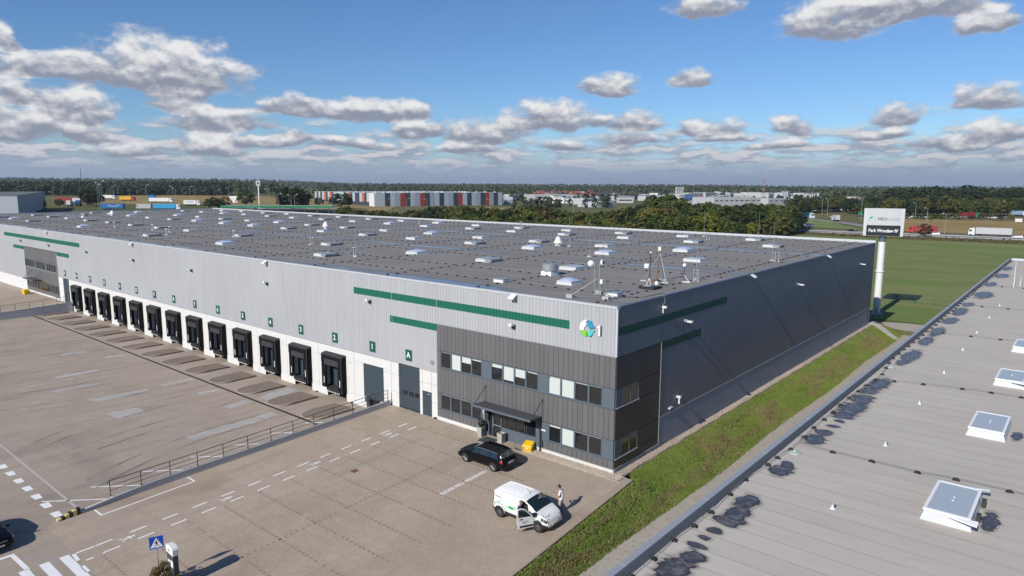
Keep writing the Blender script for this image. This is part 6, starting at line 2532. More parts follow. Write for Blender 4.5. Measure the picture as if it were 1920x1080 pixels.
def sheet_on_land(name, pts, mt, lift, kind='structure', n=8):
    """four corner area, subdivided and laid on the land"""
    a, b, c, d = [Vector((p_[0], p_[1])) for p_ in pts]
    mb = MB()
    for i in range(n + 1):
        for j in range(n + 1):
            q = a.lerp(b, i / n).lerp(d.lerp(c, i / n), j / n)
            mb.v.append((q.x, q.y, terrain(q.x, q.y) + lift))
    for i in range(n):
        for j in range(n):
            k = i * (n + 1) + j
            mb.f.append([k, k + n + 1, k + n + 2, k + 1])
            mb.mi.append(0)
    return mb.build(name, mt, None, fix=True, smooth=True, kind=kind)


sheet_on_land('field', [(-60, 84), (120, 84), (150, 306), (-130, 292)], M['field'], .05, n=24)
sheet_on_land('meadow', [(-62, 356), (260, 360), (260, 560), (-90, 500)], M['meadow'], .12, n=16)
sheet_on_land('verge', [(-100, 354), (-54, 353), (-62, 404), (-122, 424)], M['field'], .14, n=8)
sheet_on_land('stubble_field', [V(150, 520), V(720, 520), V(760, 800), V(150, 860)], M['meadow'], .25, n=16)
sheet_on_land('far_meadow', [V(880, 500), V(1010, 500), V(1010, 620), V(900, 640)], M['meadow'], .2, n=6)
hw = [(-420, 195), (-300, 238), (-200, 270), (-150, 288), (-100, 308), (-73, 315), (-46, 320), (-25, 321), (1, 325.5), (60, 331), (160, 340), (320, 352)]


def offs(pl, o):
    out = []
    for i, p_ in enumerate(pl):
        a = Vector(pl[max(0, i - 1)])
        b = Vector(pl[min(len(pl) - 1, i + 1)])
        d = (b - a).normalized()
        out.append((p_[0] - d.y * o, p_[1] + d.x * o))
    return out


M['road'] = mk('pale_asphalt', (.24, .235, .225), .9, var=.10, scale=.2)
for nm, o0, o1 in (('road', -6.0, 3.5), ('road', 8.0, 22.0)):
    r_ = draped(nm, (offs(hw, o0), offs(hw, o1)), M['road'], .10, kind='structure')
    for o in (o0 + .6, o1 - .6):
        draped('edge_line', (offs(hw, o - .12), offs(hw, o + .12)), M['white_paint'], .13, r_)
ramp = [(-170, 478), (-130, 446), (-113.5, 431), (-100, 419), (-90, 406), (-77, 386), (-66, 366), (-56, 352)]
draped('ramp_road', (offs(ramp, -5), offs(ramp, 5)), M['road'], .55, kind='structure')
bk = [offs(ramp, -5), [(x + 14, y - 18) for x, y in offs(ramp, -5)]]
mb = MB()
for a, b in zip(*bk):
    mb.v += [(a[0], a[1], terrain(*a) + .53), (b[0], b[1], terrain(*b) + .05)]
for i in range(len(ramp) - 1):
    mb.f.append([2 * i, 2 * i + 1, 2 * i + 3, 2 * i + 2])
    mb.mi.append(0)
mb.build('road_bank', M['field'], fix=True, kind='structure')
# guard rails
def guard_rail(pl, off, label, zoff=0.1, step=4):
    t = thing('guard_rail', label, 'guard rail')
    P_ = offs(pl, off)
    mb = MB()
    pts = []
    for a, b in zip(P_, P_[1:]):
        n = max(1, int(math.hypot(b[0] - a[0], b[1] - a[1]) / 8))
        for i in range(n):
            pts.append((a[0] + (b[0] - a[0]) * i / n, a[1] + (b[1] - a[1]) * i / n))
    pts.append(P_[-1])
    for a, b in zip(pts, pts[1:]):
        za, zb = terrain(*a) + zoff, terrain(*b) + zoff
        mb.quad((a[0], a[1], za + .45), (b[0], b[1], zb + .45), (b[0], b[1], zb + .8), (a[0], a[1], za + .8))
        mb.box(a[0] - .05, a[0] + .05, a[1] + .03, a[1] + .1, za, za + .7)
    mb.build('rail_band', M['steel_galv'], t)


guard_rail(hw[4:], 5.6, 'long steel guard rail between the two carriageways of the motorway')
guard_rail(hw[4:], -6.6, 'long steel guard rail along the near edge of the motorway')
guard_rail(ramp, -5.3, 'steel guard rail along the curved slip road', .55)
# wire fence at the field edge: posts one can make out
wf = thing('wire_fence', 'low wire fence with thin posts along the motorway side of the green field', 'fence')
for i in range(34):
    x = -96 + i * 4.2
    y = 297 + (x + 96) * .105
    z = terrain(x, y)
    MB().cyl((x, y, z), (x, y, z + 1.7), .05, 5).build('post', M['concrete_raw'], wf)
mb = MB()
for h in (.5, 1.0, 1.5):
    mb.cyl((-96, 297, terrain(-96, 297) + h), (43, 311.6, terrain(43, 311.6) + h), .012, 4)
mb.build('wire', M['steel_galv'], wf)
wf = thing('wire_fence', 'thin wire fence between the mown strip and the field behind the pylon', 'fence')
for i in range(14):
    x = -12 + i * 3.0
    y = 105.2 + .12 * x
    MB().cyl((x, y, terrain(x, y)), (x, y, terrain(x, y) + 1.5), .035, 5).build('post', M['steel_dark'], wf)
mb = MB()
for h in (.4, .8, 1.2, 1.45):
    mb.cyl((-12, 103.8, terrain(-12, 104) + h), (27, 108.5, terrain(27, 108) + h), .010, 4)
mb.build('wire', M['steel_galv'], wf)

# ------------------------------------------------------------------ trees
def leaf_mat(name, a, b, c, d):
    mt, t, bs = mat_base(name)
    oi = N(t, 'ShaderNodeObjectInfo').outputs['Random']
    rp_ = N(t, 'ShaderNodeValToRGB')
    t.links.new(oi, rp_.inputs[0])
    els = rp_.color_ramp.elements
    els[0].position, els[0].color = 0.0, a + (1,)
    els[1].position, els[1].color = 1.0, d + (1,)
    for p_, cc in ((.42, b), (.78, c)):
        e = els.new(p_)
        e.color = cc + (1,)
    co = N(t, 'ShaderNodeTexCoord').outputs['Object']
    v = mth(t, 'ADD', mth(t, 'MULTIPLY', nz(t, co, .5, 3, .6), .6), mth(t, 'MULTIPLY', nz(t, co, 3.0, 3, .6), .4))
    hs = N(t, 'ShaderNodeHueSaturation')
    t.links.new(rp_.outputs[0], hs.inputs['Color'])
    t.links.new(mth(t, 'MULTIPLY_ADD', mth(t, 'SUBTRACT', v, .5), 1.8, 1.0), hs.inputs['Value'])
    t.links.new(mth(t, 'MULTIPLY_ADD', nz(t, co, .8, 2, .5), .05, .475), hs.inputs['Hue'])
    t.links.new(hs.outputs[0], bs.inputs['Base Color'])
    bs.inputs['Roughness'].default_value = .8
    bs.inputs['Specular IOR Level'].default_value = .15
    return mt


M['leaf'] = leaf_mat('autumn_broadleaf', (.044, .070, .020), (.066, .092, .023), (.105, .108, .028), (.085, .078, .030))
M['leaf_yellow'] = leaf_mat('yellowing_leaf', (.150, .145, .024), (.115, .135, .024), (.165, .130, .026), (.130, .110, .032))
M['leaf_rust'] = leaf_mat('rusty_leaf', (.085, .048, .025), (.105, .060, .022), (.075, .052, .028), (.095, .042, .026))
M['leaf_dark'] = leaf_mat('dark_leaf', (.022, .038, .016), (.028, .046, .018), (.038, .050, .018), (.030, .040, .020))


def tree_proto(seed, h, rx, ncl, per, card, trunk_h, mt, shape='round', bare=0.0):
    """trunk with limbs + crown of leaf cards in clumps through the volume"""
    r_ = random.Random(seed)
    tb = MB()
    tb.cyl((0, 0, -.3), (0, 0, h * .55), .022 * h, 7, .011 * h)
    tips = []
    for k in range(6):
        a = k * 1.05 + r_.uniform(-.4, .4)
        z0 = h * r_.uniform(.22, .5)
        e = Vector((math.cos(a) * rx * .6, math.sin(a) * rx * .6, z0 + h * r_.uniform(.18, .34)))
        tb.cyl((0, 0, z0), e, .009 * h, 5, .004 * h)
    trunk = tb.mesh('trunk', M['bark'])
    cb = MB()
    cz, rz_ = (h + trunk_h) / 2, (h - trunk_h) / 2
    for k in range(ncl):
        while True:
            q = Vector((r_.uniform(-1, 1), r_.uniform(-1, 1), r_.uniform(-1, 1)))
            l_ = q.length
            if .25 < l_ < 1:
                break
        q *= (.55 + .45 * l_) / l_ * .86
        if shape == 'cone':
            w = 1 - (q.z + 1) / 2 * .85
            c = Vector((q.x * rx * w, q.y * rx * w, cz + q.z * rz_))
        else:
            w = 1.0 + .18 * noise.noise((q.x * 2 + seed, q.y * 2, q.z * 2))
            c = Vector((q.x * rx * w, q.y * rx * w, cz + q.z * rz_ * w))
        cr_ = rx * r_.uniform(.16, .34)
        for i in range(per):
            d = Vector((r_.gauss(0, 1), r_.gauss(0, 1), r_.gauss(0, 1)))
            d.normalize()
            p_ = c + Vector((d.x, d.y, d.z * .75)) * cr_ * r_.uniform(.5, 1.0)
            n_ = (d + Vector((0, 0, .5)) + Vector((r_.uniform(-.6, .6), r_.uniform(-.6, .6), r_.uniform(-.6, .6)))).normalized()
            t_ = n_.orthogonal().normalized()
            t_.rotate(Matrix.Rotation(r_.uniform(0, 6.28), 3, n_))
            b_ = n_.cross(t_)
            s_ = card * r_.uniform(.6, 1.25)
            o = len(cb.v)
            cb.v += [tuple(p_ - t_ * s_ * .5), tuple(p_ + b_ * s_ * .32), tuple(p_ + t_ * s_ * .5), tuple(p_ - b_ * s_ * .32)]
            cb.f.append([o, o + 1, o + 2, o + 3])
            cb.mi.append(0)
    crown = cb.mesh('crown', mt)
    return trunk, crown, h


PROTO = {
    'a': tree_proto(1, 10, 4.0, 60, 26, .75, 2.0, M['leaf']),
    'b': tree_proto(2, 10, 3.6, 56, 26, .70, 1.5, M['leaf']),
    'c': tree_proto(3, 10, 4.6, 64, 26, .80, 1.2, M['leaf']),
    'y': tree_proto(4, 10, 4.3, 52, 26, .75, .8, M['leaf_yellow']),
    'r': tree_proto(5, 10, 4.0, 52, 24, .75, 1.2, M['leaf_rust']),
    'd': tree_proto(6, 10, 4.4, 70, 28, .80, 1.4, M['leaf_dark']),
    'p': tree_proto(7, 10, 2.0, 44, 24, .65, 1.0, M['leaf'], 'round'),
    'k': tree_proto(8, 10, 3.0, 60, 24, .75, .6, M['leaf_dark'], 'cone'),
    'g': tree_proto(9, 10, 4.2, 26, 12, .65, 2.0, M['leaf']),
}
rt = random.Random(77)


def tree(kind, x, y, h, name, label, group, wide=1.0, z=None):
    trk, crn, h0 = PROTO[kind]
    s_ = h / h0
    o = thing(name, label, 'tree' if 'shrub' not in name else 'shrub', (x, y, (terrain(x, y) if z is None else z)), rt.uniform(0, 6.28), group)
    put('trunk', trk, o, scale=(s_, s_, s_))
    put('crown', crn, o, scale=(s_ * wide, s_ * wide, s_))
    return o


ENV = [(640, 384), (680, 389), (720, 390), (760, 393), (800, 388), (830, 382), (850, 380), (900, 387), (925, 384), (960, 390), (985, 376), (1010, 380), (1050, 386), (1075, 392), (1100, 394), (1130, 392), (1170, 386), (1190, 380), (1215, 372), (1240, 359),
       (1270, 362), (1290, 376), (1320, 374), (1340, 373), (1370, 381), (1400, 375), (1430, 377), (1460, 375), (1480, 386)]


def env(u):
    for (a, ya), (b, yb) in zip(ENV, ENV[1:]):
        if a <= u <= b:
            return ya + (yb - ya) * (u - a) / (b - a)
    return 386


KL = {'a': ('broadleaf_tree', 'green broadleaf tree in the dense belt behind the warehouse'), 'b': ('broadleaf_tree', 'green broadleaf tree in the dense belt behind the warehouse'), 'c': ('broadleaf_tree', 'green broadleaf tree in the dense belt behind the warehouse'),
      'y': ('yellowing_tree', 'yellow green tree in the dense belt behind the warehouse'), 'r': ('rusty_tree', 'rusty brown autumn tree in the dense belt behind the warehouse'),
      'd': ('dark_tree', 'dark green tree in the dense belt behind the warehouse'), 'p': ('slender_tree', 'slender upright green tree in the dense belt behind the warehouse'), 'g': ('sparse_tree', 'half bare tree with open crown in the belt behind the warehouse')}
GR = {'broadleaf_tree': 'green trees of the belt', 'yellowing_tree': 'yellowing trees of the belt', 'rusty_tree': 'rusty trees of the belt', 'dark_tree': 'dark trees of the belt', 'slender_tree': 'slender trees of the belt', 'sparse_tree': 'sparse trees of the belt'}
for row, (dd, lo, hi, pat) in enumerate(((0, 24, 36, 'yabcycap'), (26, 12, 22, 'abcdaycb'), (58, 3, 11, 'abdcacrbdda'), (96, -1, 5, 'dabdcda'))):
    u = 636 + row * 4
    while u < 1478:
        d0 = 236 - 30 * math.sin((u - 640) / 838 * math.pi) + (26 if u > 1200 else 0)
        d = d0 + dd + rt.uniform(-9, 9)
        top = env(u) + rt.uniform(lo, hi)
        x, y = V(u, d)
        gz_ = terrain(x, y)
        h = CAM.z - (top - 345.3) * d / FPX - gz_
        if row == 0 and u > 1390:
            h *= .85
        k = rt.choice(pat)
        if row == 0 and rt.random() < .10:
            k = 'g'
        hh = max(3.2, h)
        if y > 78 and not (u > 1425 and row == 0):
            nm, lab = KL[k]
            mark_ = ['in front of the striped hall', 'right of the striped hall', 'below the estate roofs', 'below the small town blocks', 'below the concrete tower', 'left of the slip road'][(u > 800) + (u > 950) + (u > 1090) + (u > 1200) + (u > 1345)]
            row_ = ['front', 'second', 'third', 'back'][row]
            look_ = {'a': 'green broadleaf', 'b': 'narrow green broadleaf', 'c': 'wide green broadleaf', 'y': 'yellow green', 'r': 'rusty brown', 'd': 'dark green', 'p': 'slender green', 'g': 'half bare'}[k]
            lab = ('tall ' if hh > 11 else 'low ' if hh < 6.5 else '') + look_ + ' tree in the belt, ' + row_ + ' row, ' + mark_
            tree(k, x, y, hh, nm, lab, GR[nm] + ', ' + lab, rt.uniform(.85, 1.25) * (1.15 if hh < 6 else 1.0))
        u += rt.uniform(9.5, 14.5) * (1.0 if row < 3 else 1.2)
# trees with a place of their own
tree('d', *V(549, 470), 17, 'dark_tree', 'large dark rounded tree standing behind the green canopy', None, 1.5)
tree('d', *V(563, 478), 15, 'dark_tree', 'dark tree leaning against the large rounded one behind the canopy', None, 1.3)
tree('d', *V(639, 560), 13.5, 'dark_tree', 'broad dark tree in front of the striped hall', None, 1.7)
tree('d', *V(598, 590), 8, 'dark_tree', 'small dark tree left of the striped hall', None, 1.2)
tree('y', *V(648, 300), 10, 'yellowing_tree', 'bright yellow shrub like tree beside the canopy end', None, 1.2)
tree('c', *V(462, 500), 12, 'broadleaf_tree', 'round green tree right of the white billboard', None, 1.2)
for i, u in enumerate((392, 402, 412, 424)):
    tree('y' if i > 1 else 'a', *V(u, 430 + i * 6), 7 + i % 2, 'broadleaf_tree' if i < 2 else 'yellowing_tree', ('green bushy tree in front of the far lorry park' if i < 2 else 'yellow bushy tree in front of the far lorry park'), 'bushy trees by the lorry park', 1.3)
tree('y', *V(76, 420), 6, 'yellowing_shrub', 'yellow green shrub at the foot of the grey hall', None, 1.6)
tree('a', *V(112, 455), 6, 'green_shrub', 'green shrub beside the red lorry trailer', None, 1.3)
for i in range(5):
    tree('d', *V(166 + i * 5, 470 + i * 9), 13 - i, 'dark_tree', 'dark tree left of the tall lamp posts at the lorry park', 'dark trees by the lamp posts', 1.1)
tree('r', -33.0, 311, 6.8, 'rusty_tree', 'single round brown green tree standing at the motorway edge', None, 1.25)
# behind the slip road and along the dry meadow: trees that can be told apart
for i in range(26):
    u = 1440 + i * 5.6 + rt.uniform(-2, 2)
    d = 300 + (u - 1440) * .5 + rt.uniform(0, 55) if u < 1496 else 560 + rt.uniform(0, 120)
    x, y = V(u, d)
    h = rt.uniform(11, 15) if u < 1496 else rt.uniform(10, 15)
    k = rt.choice('abrdc')
    lab = {'a': 'green', 'b': 'narrow green', 'c': 'wide green', 'r': 'rusty brown', 'd': 'dark green'}[k] + (' tree in the clump left of the slip road' if u < 1496 else ' tree behind the slip road, left of the pylon sign')
    tree(k, x, y, h, 'roadside_tree', lab, lab + 's', 1.0)
for i in range(44):
    u = 1660 + i * 6.2 + rt.uniform(-2, 2)
    x, y = V(u, 500 + (u - 1660) * .08 + rt.uniform(0, 26))
    k = rt.choice('abcd')
    lab = {'a': 'green', 'b': 'narrow green', 'c': 'wide green', 'd': 'dark green'}[k] + ' tree in the wood edge behind the dry meadow, ' + ('beside the pylon sign' if u < 1740 else 'behind the single tree' if u < 1800 else 'behind the maroon trailer' if u < 1860 else 'at the right picture edge')
    tree(k, x, y, rt.uniform(11, 16), 'meadow_edge_tree', lab, lab, 1.0)
for i in range(30):
    u = 1668 + i * 8.6 + rt.uniform(-2, 2)
    x, y = V(u, 560 + rt.uniform(0, 40))
    tree('k' if u < 1840 else 'd', x, y, rt.uniform(18, 22), 'dark_conifer', 'tall dark conifer in the wood behind the dry meadow', 'dark conifers of the wood', 1.0)
for i in range(14):
    x, y = V(1700 + i * 15 + rt.uniform(-5, 5), 470 + rt.uniform(-10, 20))
    tree(rt.choice('ary'), x, y, rt.uniform(2.5, 4), 'meadow_shrub', 'low shrub at the back of the dry meadow', 'shrubs of the dry meadow', 1.6)
for i in range(30):
    u = 1488 + i * 5.0 + rt.uniform(-3, 3)
    x, y = V(u, rt.uniform(500, 620) + (40 if 1530 < u < 1600 else 0))
    k = rt.choice('abdcd')
    lab = {'a': 'green', 'b': 'narrow green', 'c': 'wide green', 'd': 'dark green'}[k] + ' tree between the slip road and the far car park'
    tree(k, x, y, rt.uniform(8, 14), 'roadside_tree', lab, lab, 1.1)
# hedge along the field: one mass
hb_ = MB()
for i in range(9000):
    x = rt.uniform(-100, 60)
    y = 298 + (x + 100) * .105 + rt.gauss(0, 2.2)
    z = terrain(x, y) + abs(rt.gauss(0, .3))
    s_ = rt.uniform(.3, .7)
    a = rt.uniform(0, 6.28)
    hb_.add([(x - s_ * math.cos(a), y - s_ * math.sin(a), z), (x, y, z + s_), (x + s_ * math.cos(a), y + s_ * math.sin(a), z), (x, y, z - s_ * .6)], [(0, 1, 2, 3)])
hb_.build('hedge_weeds', mk('weeds', (.095, .085, .035), .9, var=.35, scale=.2, tint=(.07, .05, .028)), kind='stuff')


def wood(name, mt, n, u0, u1, d0, d1, h0, h1, cards, size, seed, zf=None, env_=None):
    """far woodland read as one mass: lumps of leaf cards standing on the land"""
    r_ = random.Random(seed)
    mb = MB()
    for i in range(n):
        u, d = r_.uniform(u0, u1), d0 + (d1 - d0) * r_.random() ** 1.2
        x, y = V(u, d)
        if noise.noise((x * .004 + seed, y * .004, 1.7)) < (-.18 if env_ is None else env_):
            continue
        z = terrain(x, y)
        h = r_.uniform(h0, h1) * (1 + .25 * noise.noise((x * .01, y * .01, seed)))
        w = h * r_.uniform(.30, .48)
        for k in range(cards):
            a, t = r_.uniform(0, 6.28), r_.random()
            zz = z + h * (.12 + .88 * t)
            rr = w * math.sqrt(max(.02, 1 - (2 * t - .85) ** 2 * .75)) * r_.uniform(.5, 1)
            p_ = Vector((x + rr * math.cos(a), y + rr * math.sin(a), zz))
            n_ = Vector((math.cos(a), math.sin(a), .2 + 1.2 * t + r_.uniform(-.5, .5))).normalized()
            t_ = n_.orthogonal().normalized()
            t_.rotate(Matrix.Rotation(r_.uniform(0, 6.28), 3, n_))
            b_ = n_.cross(t_)
            s_ = size * r_.uniform(.6, 1.2)
            o = len(mb.v)
            mb.v += [tuple(p_ - t_ * s_ * .5), tuple(p_ + b_ * s_ * .36), tuple(p_ + t_ * s_ * .5), tuple(p_ - b_ * s_ * .36)]
            mb.f.append([o, o + 1, o + 2, o + 3])
            mb.mi.append(0)
    return mb.build(name, mt, kind='stuff')


M['wood_a'] = mk('woodland_leaf', (.052, .072, .026), .85, var=.45, scale=.03, tint=(.068, .062, .024), fine=.35)
M['wood_b'] = mk('dark_woodland_leaf', (.030, .045, .021), .85, var=.4, scale=.03, fine=.35)
wood('woodland', M['wood_b'], 620, -60, 425, 800, 960, 9, 16, 60, 3.4, 3, env_=-2)
wood('woodland', M['wood_a'], 900, -120, 520, 980, 2000, 13, 18, 30, 5.0, 4, env_=-.4)
wood('woodland', M['wood_a'], 1500, -160, 1000, 2100, 4800, 14, 20, 14, 11.0, 5, env_=-.5)
wood('woodland', M['wood_a'], 700, 430, 980, 850, 1500, 9, 14, 30, 4.4, 6, env_=-.02)
wood('woodland', M['wood_a'], 1500, 600, 1500, 1600, 2900, 11, 17, 18, 7.0, 7, env_=-.4)
wood('woodland', M['wood_b'], 560, 960, 1640, 620, 1250, 6, 10, 36, 3.4, 8, env_=.12)
wood('woodland', M['wood_a'], 900, 1540, 2050, 700, 1300, 9, 16, 34, 4.2, 9, env_=-.2)
wood('woodland', M['wood_b'], 380, 1660, 2000, 590, 720, 15, 20, 46, 3.8, 10, env_=-1)
wood('woodland', M['wood_a'], 1500, 1200, 2100, 1300, 3600, 9, 15, 18, 8.0, 11, env_=-.45)
wood('woodland', M['wood_a'], 1300, -200, 2120, 4200, 6800, 12, 20, 10, 18.0, 12, env_=-.7)


# ------------------------------------------------------------------ far buildings
def prism_hall(name, label, cat, P_, z0, z1, wallm, roofm, group=None, over=0.0):
    """hall on four plan corners with separate wall faces and a roof"""
    t = thing(name, label, cat, (P_[0][0], P_[0][1], z0), 0, group)
    o = Vector((P_[0][0], P_[0][1], 0))
    q = [Vector((x, y, 0)) - o for x, y in P_]
    h = z1 - z0
    for i in range(4):
        a, b = q[i], q[(i + 1) % 4]
        mb = MB()
        mb.quad((a.x, a.y, -3), (b.x, b.y, -3), (b.x, b.y, h), (a.x, a.y, h))
        mb.build('wall', wallm[i % len(wallm)], t)
    mb = MB()
    mb.prism([(v.x, v.y) for v in q], h, h + .25)
    mb.build('roof', roofm, t, fix=True)
    return t, q, h


def seg(a, b, t):
    return (a[0] + (b[0] - a[0]) * t, a[1] + (b[1] - a[1]) * t)


def perp(a, b, l):
    d = Vector((b[0] - a[0], b[1] - a[1])).normalized()
    return (-d.y * l, d.x * l)


# grey hall at the left edge
c0_, c1_ = V(38, 300), V(88, 440)
pv = perp(c0_, c1_, 75)
fl = mk('pale_grey_hall', (.66, .68, .70), .6, var=.05)
dk_ = mk('blue_grey_hall', (.27, .30, .35), .6, var=.08)
t, q, h = prism_hall('grey_hall', 'pale grey logistics hall with a dark dock side at the left picture edge', 'hall', [c0_, c1_, (c1_[0] + pv[0], c1_[1] + pv[1]), (c0_[0] + pv[0], c0_[1] + pv[1])], 0, 14.6, [dk_, fl, fl, fl], mk('green_grey_roof', (.15, .165, .155), .8, var=.15, scale=.1))
for i in range(13):
    a = q[0].lerp(q[1], (i + .3) / 13.5)
    b = q[0].lerp(q[1], (i + .75) / 13.5)
    off = Vector((pv[0], pv[1], 0)).normalized() * -.6
    mb = MB()
    mb.add([a + off + Vector((0, 0, .5)), b + off + Vector((0, 0, .5)), b + off + Vector((0, 0, 5.0)), a + off + Vector((0, 0, 5.0)), a + Vector((0, 0, .5)), b + Vector((0, 0, .5)), b + Vector((0, 0, 5.0)), a + Vector((0, 0, 5.0))],
           [(0, 1, 2, 3), (0, 4, 5, 1), (1, 5, 6, 2), (2, 6, 7, 3), (3, 7, 4, 0)])
    mb.build('dock_door', M['shelter'], t)
for i, f in enumerate((.3, .55, .8)):
    a = q[0].lerp(q[3], .35).lerp(q[1].lerp(q[2], .35), f)
    MB().box(a.x - 2, a.x + 2, a.y - 2, a.y + 2, h + .25, h + 1.9).build('roof_unit', M['steel_dark'], t)

# striped hall
A_, B_, C_ = V(591, 770), V(702, 640), V(941, 712)
D_ = (A_[0] + C_[0] - B_[0], A_[1] + C_[1] - B_[1])
lg_, mg_, dk2, red_, org_, wht_ = (mk('panel_light', (.42, .48, .52), .55, var=.04), mk('panel_mid', (.32, .37, .43), .55, var=.04), mk('panel_dark', (.045, .055, .075), .55, var=.06), mk('panel_red', (.34, .050, .030), .55, var=.05), mk('panel_orange', (.52, .13, .045), .55, var=.05),
                                   mk('panel_white', (.66, .67, .66), .6, var=.04))
sh_ = thing('striped_hall', 'long hall clad in grey, dark blue and red vertical panels beyond the trees', 'hall', (B_[0], B_[1], -2))
zt, zb_ = 11.8 + 2, 0.0
o = Vector((B_[0], B_[1], 0))
MB().prism([(x - o.x, y - o.y) for x, y in (A_, B_, C_, D_)][::-1], 0, zt - .2).build('core', M['concrete_grey'], sh_, fix=True)
MB().prism([(x - o.x, y - o.y) for x, y in (A_, B_, C_, D_)][::-1], zt - .19, zt + .1).build('roof', mk('pale_roof', (.36, .38, .40), .7, var=.15, scale=.2), sh_, fix=True)
PATR = 'lldlmrdlmrdmldlmdrldlmdrmdl'
nB = Vector(perp(B_, C_, -1)).normalized()
for i, c in enumerate(PATR):
    a, b = seg(B_, C_, i / 27), seg(B_, C_, (i + 1) / 27)
    w = Vector((b[0] - a[0], b[1] - a[1])) * .01
    of = nB * .35
    mb = MB()
    pts = [(a[0] - o.x + w.x, a[1] - o.y + w.y), (b[0] - o.x - w.x, b[1] - o.y - w.y)]
    pts = pts + [(pts[1][0] + of.x, pts[1][1] + of.y), (pts[0][0] + of.x, pts[0][1] + of.y)]
    mb.prism(pts, 0, zt)
    mb.build('facade_panel', {'l': lg_, 'm': mg_, 'd': dk2, 'r': red_}[c], sh_, fix=True)
PATL = 'ldldlodlodllllldlodlddlodlwdowo'[:27] + 'w'
nA = Vector(perp(A_, B_, -1)).normalized()
for i, c in enumerate(PATL):
    n_ = len(PATL)
    a, b = seg(A_, B_, i / n_), seg(A_, B_, (i + 1) / n_)
    of = nA * .35
    pts = [(a[0] - o.x, a[1] - o.y), (b[0] - o.x, b[1] - o.y)]
    pts = pts + [(pts[1][0] + of.x, pts[1][1] + of.y), (pts[0][0] + of.x, pts[0][1] + of.y)]
    mb = MB()
    mb.prism(pts, 0 if c == 'w' else 5.5, zt)
    mb.build('facade_panel', {'l': lg_, 'd': dk2, 'o': org_, 'w': wht_}[c], sh_, fix=True)
pts = [(A_[0] - o.x, A_[1] - o.y), (seg(A_, B_, .94)[0] - o.x, seg(A_, B_, .94)[1] - o.y)]
pts += [(pts[1][0] + nA.x * .3, pts[1][1] + nA.y * .3), (pts[0][0] + nA.x * .3, pts[0][1] + nA.y * .3)]
MB().prism(pts, 0, 5.45).build('dock_band', dk2, sh_, fix=True)
for i in range(40):
    a = seg(seg(B_, C_, (i + .5) / 40), seg(A_, D_, (i + .5) / 40), .06 + .25 * rt.random())
    MB().box(a[0] - o.x - .8, a[0] - o.x + .8, a[1] - o.y - .8, a[1] - o.y + .8, zt + .1, zt + .9).build('roof_light', M['white_metal'], sh_)
x, y = V(952, 735)
bb = thing('tank_shed', 'grey blue shed with rounded roof right of the striped hall', 'shed', (x, y, terrain(x, y)), YAW)
MB().box(-6, 6, -4, 4, -1, 5.0).build('shed_wall', dk_, bb)
MB().prism([(-6.2, 5.0), (6.2, 5.0), (5.5, 7.0), (3, 8.0), (-3, 8.0), (-5.5, 7.0)], -4.2, 4.2, lambda x, y, z: (x, z, y)).build('shed_roof', lg_, bb, fix=True)

# petrol station canopy
x, y = V(525, 425)
gz_ = 1.0
ca = thing('filling_station', 'long green edged filling station canopy with vehicles underneath', 'canopy', (x, y, gz_ - 1), -YAW * 0 + math.atan2(RH.y, RH.x))
MB().box(-33.5, 33.5, -6, 6, 6.3, 7.0).build('canopy_roof', mk('canopy_grey', (.36, .38, .38), .7, var=.06), ca)
MB().box(-33.6, 33.6, -6.15, -6.01, 5.95, 7.05).build('green_fascia', mk('station_green', (.010, .21, .095), .5, var=.04), ca)
for i in range(9):
    MB().box(-30 + i * 7.5 - .2, -30 + i * 7.5 + .2, -.2, .2, 0, 6.3).build('column', M['white_metal'], ca)
MB().box(-20, 33, 7, 13, 0, 4.6).build('shop_wall', M['concrete_white'], ca)
MB().box(-16, 30, 6.9, 6.99, .8, 3.4).build('shop_glazing', M['glass'], ca)
x, y = V(487, 450)
sg = thing('price_pylon', 'tall pale pylon sign with a green and white panel by the filling station', 'sign', (x, y, terrain(x, y)), math.atan2(RH.y, RH.x))
MB().cyl((0, 0, 0), (0, 0, 15.6), .45, 10).build('column', M['white_metal'], sg)
MB().box(-1.5, 1.2, -.3, .3, 15.6, 18.6).build('sign_panel', mk('pylon_face', (.48, .56, .55), .5, var=.05), sg)
MB().box(-1.9, -1.52, -.3, .3, 15.6, 18.6).build('sign_edge', mk('pylon_green', (.02, .14, .10), .5, var=.05), sg)
MB().lathe([(.75, 0), (.75, .05), (.55, .06), (.55, .0)], (-.1, -.36, 17.1), 12, 'y').build('sign_ring', M['coping_blue'], sg, fix=True)
x, y = V(438, 540)
bd = thing('billboard', 'white billboard with small pictures right of the lorry park', 'billboard', (x, y, terrain(x, y)), math.atan2(RH.y, RH.x))
MB().box(-3.0, 3.0, -.2, .2, 1.4, 6.2).build('board', M['pure_white'], bd)
for i, (a, b, m_) in enumerate(((-2.6, -1.8, 'sign_blue'), (-.6, .8, 'steel_dark'), (1.2, 2.4, 'red_light'))):
    MB().box(a, b, -.23, -.205, 2.0 + (i % 2) * 2, 3.0 + (i % 2) * 1.4).build('picture', M[m_], bd)
for a in (-2, 2):
    MB().cyl((a, 0, 0), (a, 0, 1.4), .12, 6).build('leg', M['steel_galv'], bd)
x, y = V(1910, 425)
bd = thing('billboard', 'small white roadside board in the dry meadow at the right edge', 'billboard', (x, y, terrain(x, y)), math.atan2(RH.y, RH.x))
MB().box(-2.1, 2.1, -.15, .15, 1.0, 3.0).build('board', M['pure_white'], bd)
for a in (-1.4, 1.4):
    MB().cyl((a, 0, 0), (a, 0, 1.0), .1, 6).build('leg', M['steel_galv'], bd)
x, y = V(1613, 470)
bd = thing('road_sign', 'green direction sign above the slip road', 'traffic sign', (x, y, terrain(x, y)), math.atan2(RH.y, RH.x))
